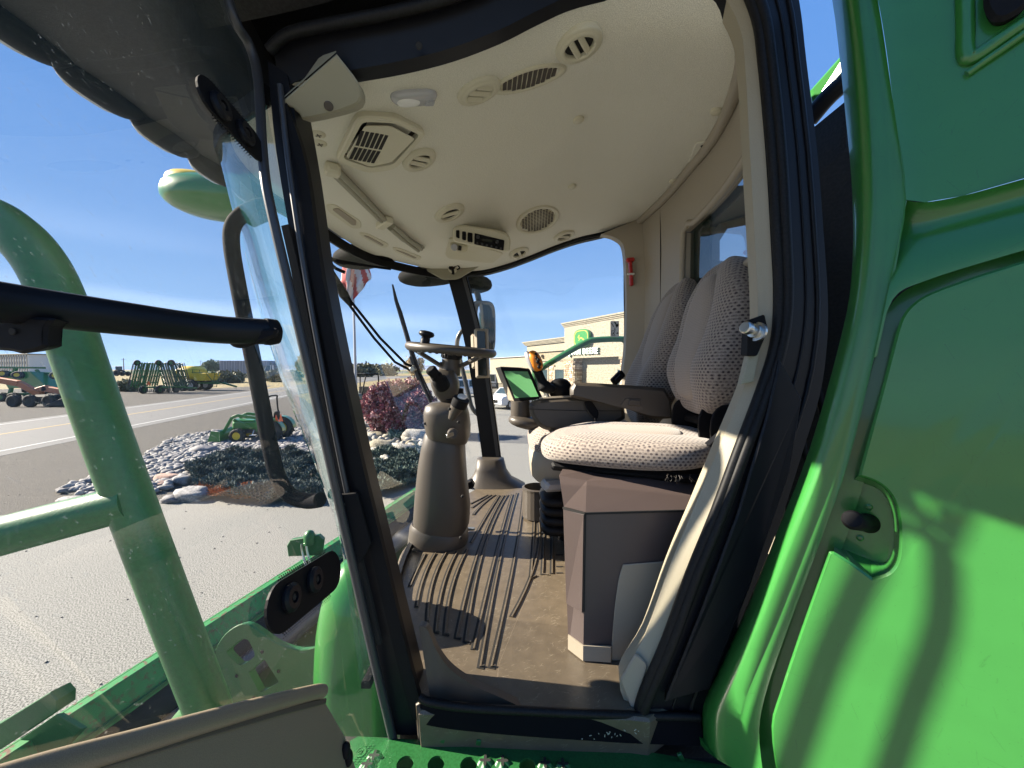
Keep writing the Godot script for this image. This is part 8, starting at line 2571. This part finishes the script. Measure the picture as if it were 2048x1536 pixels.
func build_far_machines() -> void:
	# folded field cultivator
	var at := Vector3(-41.104, 0, -44.896)
	var t := thing("field_cultivator", "folded dark green field cultivator with upright wings across the road", "cultivator", at)
	var G: Material = M.green_far
	var st := mb()
	for z in [-1.2, 0.0, 1.2]: bar(st, at + Vector3(-1.8, 0.7, z), at + Vector3(1.8, 0.7, z), 0.12, 0.12)
	for x in [-1.6, -0.5, 0.6, 1.7]: bar(st, at + Vector3(x, 0.7, -1.4), at + Vector3(x, 0.7, 1.4), 0.12, 0.12)
	bar(st, at + Vector3(1.6, 0.7, 0), at + Vector3(4.2, 0.6, 0), 0.16, 0.16)
	part("frame", st, G, t)
	for sd in [-1, 1]:
		st = mb()
		for k in 11:
			var z := -1.6 + k * 0.32
			bar(st, at + Vector3(sd * 1.9, 0.8, z), at + Vector3(sd * (1.45 - 0.3), 3.55, z), 0.10, 0.10)
		for y in [1.2, 1.9, 2.6, 3.4]:
			var x: float = lerpf(1.9, 1.15, (y - 0.8) / 2.75)
			bar(st, at + Vector3(sd * x, y, -1.6), at + Vector3(sd * x, y, 1.6), 0.1, 0.1)
		bar(st, at + Vector3(sd * 0.5, 0.8, 1.3), at + Vector3(sd * 1.2, 3.3, 1.3), 0.1, 0.1)
		bar(st, at + Vector3(sd * 0.5, 0.8, -1.3), at + Vector3(sd * 1.2, 3.3, -1.3), 0.1, 0.1)
		part("wing", st, G, t)
		st = mb()
		for k in 22:
			for j in 6:
				var y := 0.9 + k * 0.12
				var x: float = lerpf(1.9, 1.15, (y - 0.8) / 2.75) * sd
				var p := at + Vector3(x, y, -1.5 + j * 0.6)
				tube(st, [p, p + Vector3(sd * 0.35, 0.12, 0), p + Vector3(sd * 0.5, -0.1, 0.05)], 0.03, 5)
		part("tines", st, M.pvc, t).set_meta("kind", "stuff")
		wheel(t, at + Vector3(sd * 1.2, 3.5, 1.5), Vector3(1, 0, 0.3), 0.32, 0.2, G)
		wheel(t, at + Vector3(sd * 0.9, 0.45, 1.2), Vector3(1, 0, 0), 0.45, 0.3, G)
		wheel(t, at + Vector3(sd * 0.9, 0.45, -1.0), Vector3(1, 0, 0), 0.45, 0.3, G)
	wheel(t, at + Vector3(2.2, 3.5, 1.0), Vector3(0.2, 0, 1), 0.36, 0.22, G)
	st = mb()
	for k in 60:
		rng.seed = 700 + k
		var p := at + Vector3(rng.randf_range(-1.7, 1.7), 0.7, rng.randf_range(-1.4, 1.4))
		tube(st, [p, p + Vector3(0.2, -0.2, 0), p + Vector3(0.05, -0.6, 0)], 0.035, 5)
	part("shanks", st, M.pvc, t).set_meta("kind", "stuff")
	st = mb()
	slab(st, [at + Vector3(-0.25, 1.0, 1.5), at + Vector3(0.25, 1.0, 1.5), at + Vector3(0, 1.45, 1.5)], Vector3(0, 0, -0.03))
	part("warning_triangle", st, mat(0.85, 0.15, 0.03, 0.5), t)

	# yellow air cart
	at = Vector3(-41.279, 0, -50.254)
	t = thing("air_cart", "yellow air seeder cart with green frame behind the cultivator", "seeder cart", at)
	st = mb()
	loft(st, [oval(at + Vector3(-1.9, 2.2, 0), Vector3(0, 0.75, 0), Vector3(0, 0, 1.1), 0.7, 20), oval(at + Vector3(-1.5, 2.25, 0), Vector3(0, 0.95, 0), Vector3(0, 0, 1.2), 0.7, 20), oval(at + Vector3(0.4, 2.25, 0), Vector3(0, 0.95, 0), Vector3(0, 0, 1.2), 0.7, 20), oval(at + Vector3(0.7, 2.1, 0), Vector3(0, 0.7, 0), Vector3(0, 0, 1.1), 0.7, 20)], true, true, 0)
	part("rear_tank", st, M.yellow, t)
	st = mb()
	slab(st, [at + Vector3(0.3, 2.3, 1.15), at + Vector3(2.4, 2.3, 1.15), at + Vector3(1.9, 1.3, 1.15), at + Vector3(0.6, 1.3, 1.15)], Vector3(0, 0, -2.3), 0.05)
	part("front_tank", st, M.yellow, t)
	st = mb()
	bar(st, at + Vector3(-2.2, 1.0, 0.8), at + Vector3(3.4, 1.0, 0.6), 0.16, 0.2)
	bar(st, at + Vector3(-2.2, 1.0, -0.8), at + Vector3(3.4, 1.0, -0.6), 0.16, 0.2)
	bar(st, at + Vector3(3.4, 1.0, 0), at + Vector3(5.2, 0.5, 0), 0.2, 0.2)
	bar(st, at + Vector3(0.4, 2.35, 1.2), at + Vector3(3.3, 2.35, 1.2), 0.07, 0.07)
	bar(st, at + Vector3(0.4, 2.75, 1.2), at + Vector3(3.3, 2.6, 1.2), 0.05, 0.05)
	for x in [0.5, 1.4, 2.4, 3.3]: bar(st, at + Vector3(x, 2.3, 1.2), at + Vector3(x, 2.75, 1.2), 0.05, 0.05)
	bar(st, at + Vector3(2.2, 2.3, 1.2), at + Vector3(2.9, 1.0, 0.8), 0.08, 0.08)
	part("frame", st, G, t)
	st = mb()
	for k in 6: bar(st, at + Vector3(3.0 + 0.06 * k, 0.6 + 0.3 * k, 1.2), at + Vector3(3.5 + 0.06 * k, 0.6 + 0.3 * k, 1.2), 0.05, 0.05)
	bar(st, at + Vector3(3.0, 0.5, 1.2), at + Vector3(3.35, 2.4, 1.2), 0.05, 0.05)
	bar(st, at + Vector3(3.5, 0.5, 1.2), at + Vector3(3.85, 2.4, 1.2), 0.05, 0.05)
	part("ladder", st, G, t)
	for sd in [-1, 1]:
		wheel(t, at + Vector3(0.3, 0.72, sd * 1.2), Vector3(0, 0, 1), 0.72, 0.5, M.galv, 14)
		wheel(t, at + Vector3(-0.7, 0.72, sd * 1.2), Vector3(0, 0, 1), 0.72, 0.5, M.galv, 14)

	# green folded planter at the far left
	at = Vector3(-43.42, 0, -33.468)
	t = thing("folded_planter", "green folded planter with yellow hubs raised on top, at the left edge", "planter", at)
	st = mb()
	slab(st, [at + Vector3(-0.6, 3.4, 0.6), at + Vector3(2.2, 3.4, 0.6), at + Vector3(3.6, 1.6, 0.6), at + Vector3(0.2, 1.5, 0.6)], Vector3(0, -0.1, -2.0), 0.05)
	part("hopper", st, M.green, t)
	st = mb()
	bar(st, at + Vector3(-2.5, 3.9, 0.4), at + Vector3(3.2, 3.8, 0.4), 0.2, 0.2)
	bar(st, at + Vector3(-2.5, 3.4, -0.4), at + Vector3(4.2, 3.1, -0.4), 0.2, 0.2)
	bar(st, at + Vector3(-0.5, 0.3, 0), at + Vector3(0.2, 3.8, 0), 0.2, 0.2)
	bar(st, at + Vector3(2.0, 3.6, 0), at + Vector3(3.4, 1.0, 0), 0.18, 0.18)
	bar(st, at + Vector3(-2.5, 0.8, 0), at + Vector3(2.0, 0.8, 0), 0.25, 0.25)
	part("frame", st, M.green_far, t)
	for q in [[0.1, 3.15, 0.42], [1.35, 3.0, 0.42], [4.6, 2.95, 0.45]]:
		wheel(t, at + Vector3(q[0], q[1], 0.75), Vector3(0.2, 0.1, 1), q[2], 0.3, M.yellow)
	for x in [-1.4, -0.3, 0.7]:
		wheel(t, at + Vector3(x, 0.5, 0.6), Vector3(0, 0, 1), 0.5, 0.35, G, 12)

	t.scale = Vector3(1, 0.76, 1)
	# orange trencher
	at = Vector3(-35.964, 0, -28.869)
	t = thing("trencher", "orange boom trencher lying in front of the green planter", "trencher", at)
	st = mb()
	for q in [[Vector3(-2.6, 2.0, 0.2), Vector3(-0.8, 1.7, 0.2)], [Vector3(-0.8, 1.7, 0.2), Vector3(0.8, 0.8, 0.2)], [Vector3(0.8, 1.35, 0.1), Vector3(2.9, 0.95, 0.1)], [Vector3(0.2, 1.1, 0.1), Vector3(1.2, 1.4, 0.1)]]:
		bar(st, at + q[0], at + q[1], 0.3, 0.42, 0.05)
	part("boom", st, mat(0.42, 0.13, 0.04, 0.6), t)
	st = mb()
	block(st, at + Vector3(1.6, 0.55, 0.2), Vector3(1.6, 0.7, 1.2), Basis(), 0.15)
	part("engine_box", st, M.tyre, t)
	for x in [-0.4, 0.8, 2.2]: wheel(t, at + Vector3(x, 0.45, 0.9), Vector3(0, 0, 1), 0.45, 0.3, M.tyre, 12)
	st = mb()
	slab(st, [at + Vector3(2.0, 0.1, 1.2), at + Vector3(3.4, 0.75, 1.0), at + Vector3(4.2, 0.1, 1.0)], Vector3(0, 0, -1.0), 0.03)
	part("blade", st, M.tyre, t)
	small_vehicle("utility_vehicle", "dark utility vehicle with windscreen right of the orange trencher", "utility vehicle", Vector3(-45.407, 0, -37.664), 0.4, M.black_matte, 1.15)
	small_vehicle("utility_vehicle", "dark red utility vehicle with white canopy edge beside the handrail", "utility vehicle", Vector3(-47.701, 0, -41.367), 2.6, mat(0.16, 0.03, 0.03, 0.4), 1.35)
	small_vehicle("utility_vehicle", "grey utility vehicle parked beside the flagpole", "utility vehicle", Vector3(-10.013, 0, -25.378), 1.2, mat(0.14, 0.15, 0.13, 0.5), 1.3)
	# dark tractor far off beyond the field edge
	at = Vector3(-165.33, 0, -162.59)
	t = thing("dark_tractor", "small dark tractor standing alone at the field's edge", "tractor", at)
	st = mb()
	block(st, at + Vector3(-1.0, 1.9, 0), Vector3(2.8, 1.0, 1.4), Basis(), 0.15)
	part("hood", st, M.black_matte, t)
	st = mb()
	block(st, at + Vector3(-1.0, 3.2, 0), Vector3(1.6, 1.8, 1.6), Basis(), 0.15)
	part("cab", st, M.window, t)
	for q in [[-1.4, 1.3], [0.9, 1.0]]:
		for sd in [-1, 1]: wheel(t, at + Vector3(q[0] + 0.6, q[1], sd * 1.2), Vector3(0, 0, 1), q[1], 0.6, M.black_matte, 0)

func build_far_things() -> void:
	# long pale structure with four rows of openings
	var a := Vector3(-240, 0, -165)
	var t := thing("openwork_hall", "long pale hall with four rows of arched openings behind the planter", "hall", a)
	var st := mb()
	block(st, a + Vector3(24, 4.3, -4), Vector3(64, 8.6, 8), Basis(), 0.1)
	part("wall", st, mat(0.62, 0.61, 0.57, 0.9), t)
	t.rotation.y = -0.3
	st = mb()
	block(st, a + Vector3(24, 8.75, -4), Vector3(65, 0.35, 9), Basis(), 0.1)
	part("roof_edge", st, M.kerb, t)
	var keep := O
	O = Vector3.ZERO
	st = mb()
	slab(st, [Vector3(-0.36, -0.6, 0.04), Vector3(0.36, -0.6, 0.04), Vector3(0.36, 0.3, 0.04), Vector3(0.22, 0.5, 0.04), Vector3(0, 0.58, 0.04), Vector3(-0.22, 0.5, 0.04), Vector3(-0.36, 0.3, 0.04)], Vector3(0, 0, -0.08))
	st.generate_normals()
	var wm := st.commit()
	st = mb()
	block(st, Vector3(0, 0, 0.1), Vector3(0.34, 8.4, 0.2))
	st.generate_normals()
	var pm := st.commit()
	O = keep
	var dark := mat(0.09, 0.10, 0.11, 0.5)
	for r in 4:
		for k in 36:
			var w := MeshInstance3D.new()
			w.name = "opening"
			w.mesh = wm
			w.material_override = dark
			w.position = Vector3(-7.0 + k * 1.74, 1.3 + r * 2.02, 0.0)
			t.add_child(w, true)
			number(w)
	for k in 37:
		var w := MeshInstance3D.new()
		w.name = "pier"
		w.mesh = pm
		w.material_override = M.kerb
		w.position = Vector3(-7.87 + k * 1.74, 4.2, 0.0)
		t.add_child(w, true)
		number(w)
	# grey blue hall farther right
	a = Vector3(-178, 0, -235)
	t = thing("grey_hall", "long grey blue trailer like hall beyond the air cart", "hall", a)
	st = mb()
	block(st, a + Vector3(14, 4.2, -4), Vector3(30, 8.0, 8), Basis(), 0.1)
	part("wall", st, mat(0.20, 0.22, 0.27, 0.8), t)
	for k in 18:
		st = mb()
		block(st, a + Vector3(0.2 + k * 1.65, 4.4, 0.1), Vector3(0.3, 7.0, 0.3))
		part("rib", st, mat(0.33, 0.34, 0.38, 0.8), t)
	a = Vector3(-150, 0, -240)
	t = thing("far_truck", "small white lorry right of the grey blue hall", "lorry", a)
	st = mb()
	block(st, a + Vector3(0, 3.4, 0), Vector3(5, 4.4, 2.6), Basis(), 0.2)
	part("box", st, mat(0.3, 0.22, 0.2, 0.7), t)
	st = mb()
	block(st, a + Vector3(4.2, 2.6, 0), Vector3(2.8, 3.2, 2.5), Basis(), 0.3)
	part("cab", st, M.car_white, t)
	for x in [-1.6, 0.4, 4.4]: wheel(t, a + Vector3(x, 0.9, 1.2), Vector3(0, 0, 1), 0.9, 0.5, M.galv)
	# trees
	rng.seed = 61
	tree("grey_green_tree", "round grey green tree left of the grey blue hall", Vector3(-186, 0, -238), 9.0, 6.0, Vector3(0.13, 0.17, 0.11), 2600)
	tree("yellow_tree", "tall yellow autumn tree right of the flagpole", Vector3(-84.0, 0, -176), 12.5, 5.0, Vector3(0.42, 0.35, 0.12), 3800)
	tree("orange_tree", "smaller orange autumn tree touching the tall yellow one", Vector3(-96.5, 0, -178), 9.5, 3.8, Vector3(0.36, 0.24, 0.09), 2600)
	tree("olive_tree", "low olive tree behind the white lorry in the field", Vector3(-152, 0, -240), 8.0, 8.0, Vector3(0.20, 0.18, 0.08), 1800)
	tree("dark_tree", "dark green tree clump on the horizon near the flagpole", Vector3(-118, 0, -235), 8.5, 9.0, Vector3(0.05, 0.075, 0.05), 2400)
	tree("pale_tree", "faint pale tree left of the steering column", Vector3(-28.0, 0, -110), 7.0, 3.2, Vector3(0.36, 0.28, 0.16), 1300)
	# far white pickup
	car("white_pickup", "white pickup crossing the dry field beyond the yard", "pickup", Vector3(-100.5, 1.2, -160), 0.2, M.car_white, 8.5, 3.4, false, true)
	# sagebrush tufts between road and field
	for q in [[420, 768, 2.2, "sagebrush just right of the yellow cart's drawbar"], [445, 766, 2.6, "sagebrush in front of the grey blue hall's left end"], [470, 765, 2.4, "sagebrush in front of the grey blue hall's middle"], [540, 762, 2.2, "small sagebrush just right of the mirror arm"], [556, 764, 2.8, "sagebrush above the loader tractor's roll bar"], [255, 783, 2.6, "dark sagebrush left of the folded cultivator beside the gravel"], [585, 762, 2.2, "sagebrush seen through the tinted windscreen edge"], [724, 754, 3.0, "sagebrush right beside the flagpole in the dry field"], [700, 752, 2.6, "sagebrush left of the flagpole in the dry field"], [746, 750, 2.4, "sagebrush below the far dark tree clump"], [774, 752, 2.6, "sagebrush at the foot of the yellow tree"]]:
		brush(q[0], q[1], q[2], q[3])
	# poles and wires
	var prev := Vector3.ZERO
	for q in [[Vector3(-213.55, 0, -211.4), 9.0], [Vector3(-285.29, 0, -352.4), 11.0], [Vector3(-304.22, 0, -384.44), 10.0], [Vector3(-157.41, 0, -422.9), 11.0], [Vector3(-125.09, 0, -384.44), 12.0]]:
		var p: Vector3 = q[0]
		t = thing("utility_pole", "thin wooden utility pole on the horizon at %d m" % int(-p.z), "utility pole", p, "utility poles on the horizon")
		t.set_meta("label", {0: "lone thin pole left of the cultivator", 1: "pole with crossarm right of the cart", 2: "second pole right of the cart", 3: "pole left of the yellow tree", 4: "pole just beside the orange tree"}[POLE])
		POLE += 1
		st = mb()
		tube(st, [p, p + Vector3(0, q[1], 0)], [0.25, 0.16], 6)
		bar(st, p + Vector3(-1.2, q[1] - 0.8, 0), p + Vector3(1.2, q[1] - 0.8, 0), 0.15, 0.15)
		part("pole", st, mat(0.14, 0.12, 0.11, 0.9), t)
	# irrigation line along the field
	a = Vector3(-420, 0, -300)
	t = thing("irrigation_line", "long thin irrigation pipe on towers along the horizon", "irrigation line", a)
	st = mb()
	for k in 11:
		var p := a + Vector3(k * 48.0, 0, 0)
		bar(st, p + Vector3(-2, 0, 0), p + Vector3(0, 4.6, 0), 0.18, 0.18)
		bar(st, p + Vector3(2, 0, 0), p + Vector3(0, 4.6, 0), 0.18, 0.18)
		if k < 10:
			var w := []
			for j in 9: w.append(p + Vector3(48.0 * j / 8.0, 4.6 + 0.7 * sin(PI * j / 8.0), 0))
			tube(st, w, 0.16, 5)
	part("pipe", st, M.galv, t)

var POLE := 0

func brush(px: float, py: float, r: float, label: String) -> void:
	var k := 2.75 / ((py - 739.0) / 768.0)
	var at := Vector3((px - 1024.0) / 768.0 * k, 0, -k)
	var t := thing("sagebrush", label, "bush", at, "sagebrush tufts in the dry grass beyond the road")
	var sc := r * k / 100.0
	leaf_cloud(t, "leaves", 420, at + Vector3(0, sc * 0.5, 0), Vector3(sc * 1.3, sc * 0.75, sc), Vector3(0.13, 0.13, 0.075), sc * 0.22)

func tree(called: String, label: String, at: Vector3, h: float, w: float, tone: Vector3, n: int) -> void:
	var t := thing(called, label, "tree", at, "trees on the horizon")
	var st := mb()
	tube(st, [at, at + Vector3(0.1, h * 0.35, 0), at + Vector3(0, h * 0.8, 0)], [h * 0.03, h * 0.022, h * 0.006], 8)
	for k in 9:
		var a := TAU * k / 9.0 + 0.3
		var y := h * (0.25 + 0.05 * k)
		tube(st, [at + Vector3(0, y, 0), at + Vector3(cos(a) * w * 0.55, y + h * 0.18, sin(a) * w * 0.5)], [h * 0.011, h * 0.003], 5)
	part("trunk", st, mat(0.10, 0.08, 0.06, 0.9), t)
	leaf_cloud(t, "crown", n, at + Vector3(0, h * 0.56, 0), Vector3(w, h * 0.46, w), tone, h * 0.05)

func build_cars() -> void:
	car("silver_suv", "silver sport utility car between mirror arm and far post", "car", Vector3(-5.045, 0, -39.063), 0.15, M.silver, 4.7, 1.75, true)
	car("white_truck", "white pickup parked behind the black fence", "pickup", Vector3(-2.752, 0, -55.554), 0.25, M.car_white, 6.0, 2.1, true, true)
	car("white_sedan", "white car nosing out beside the green monitor", "car", Vector3(0.073, 0, -28.096), 0.9, M.car_white, 4.6, 1.45)
	car("dark_car", "dark car beyond the silver one", "car", Vector3(-9.92, 0, -63.99), 0.2, M.black, 4.7, 1.6)
	car("blue_car", "pale blue car left of the white pickup", "car", Vector3(-5.17, 0, -63.99), 0.1, mat(0.3, 0.38, 0.45, 0.25), 4.7, 1.6)
	# kerb island with fence
	O = Vector3.ZERO
	var st := mb()
	slab(st, [Vector3(-3.79, 0.14, -39.261), Vector3(0.296, 0.14, -37.776), Vector3(2.719, 0.14, -27.399), Vector3(3.482, 0.14, -22.974), Vector3(7.536, 0.14, -32.809), Vector3(4.063, 0.14, -55.661), Vector3(-4.286, 0.14, -51.372)], Vector3(0, -0.14, 0), 0.02)
	structure("kerb_island", st, M.kerb)
	var f0 := Vector3(-3.668, 0.14, -42.611)
	var f1 := Vector3(-0.627, 0.14, -40.048)
	var t := thing("metal_fence", "low black metal picket fence on the kerb", "fence", f0)
	var n := 26
	for k in n:
		var p := f0.lerp(f1, k / float(n - 1))
		st = mb()
		bar(st, p, p + Vector3(0, 1.2, 0), 0.05 if k % 6 else 0.1, 0.05 if k % 6 else 0.1)
		part("picket" if k % 6 else "fence_post", st, M.black_matte, t)
	for y in [0.15, 1.1]:
		st = mb()
		bar(st, f0 + Vector3(0, y, 0.03), f1 + Vector3(0, y, 0.03), 0.04, 0.05)
		part("rail", st, M.black_matte, t)
	var p := Vector3(-3.17, 0, -63.99)
	t = thing("lamp_pole", "tall slim grey lamp pole behind the far mirror", "lamp pole", p)
	st = mb()
	tube(st, [p, p + Vector3(0.05, 9.0, 0)], [0.12, 0.07], 10)
	part("pole", st, M.galv, t)
	st = mb()
	block(st, p + Vector3(0.05, 9.05, 0.4), Vector3(0.4, 0.14, 0.9), Basis(), 0.04)
	part("lamp_head", st, M.galv, t)
	var a := Vector3(-4.0, 0, -95)
	t = thing("grey_shed", "grey metal storage shed left of the dealership", "shed", a)
	st = mb()
	block(st, a + Vector3(2.2, 2.4, -4), Vector3(4.4, 4.8, 8), Basis(), 0.05)
	part("wall", st, mat(0.36, 0.37, 0.38, 0.7), t)
	st = mb()
	block(st, a + Vector3(2.2, 4.4, 0.02), Vector3(4.5, 0.9, 0.2), Basis(), 0.02)
	part("fascia", st, M.galv, t)
	for k in 9:
		st = mb()
		block(st, a + Vector3(0.3 + k * 0.48, 2.0, 0.02), Vector3(0.06, 3.8, 0.08))
		part("rib", st, M.galv, t)
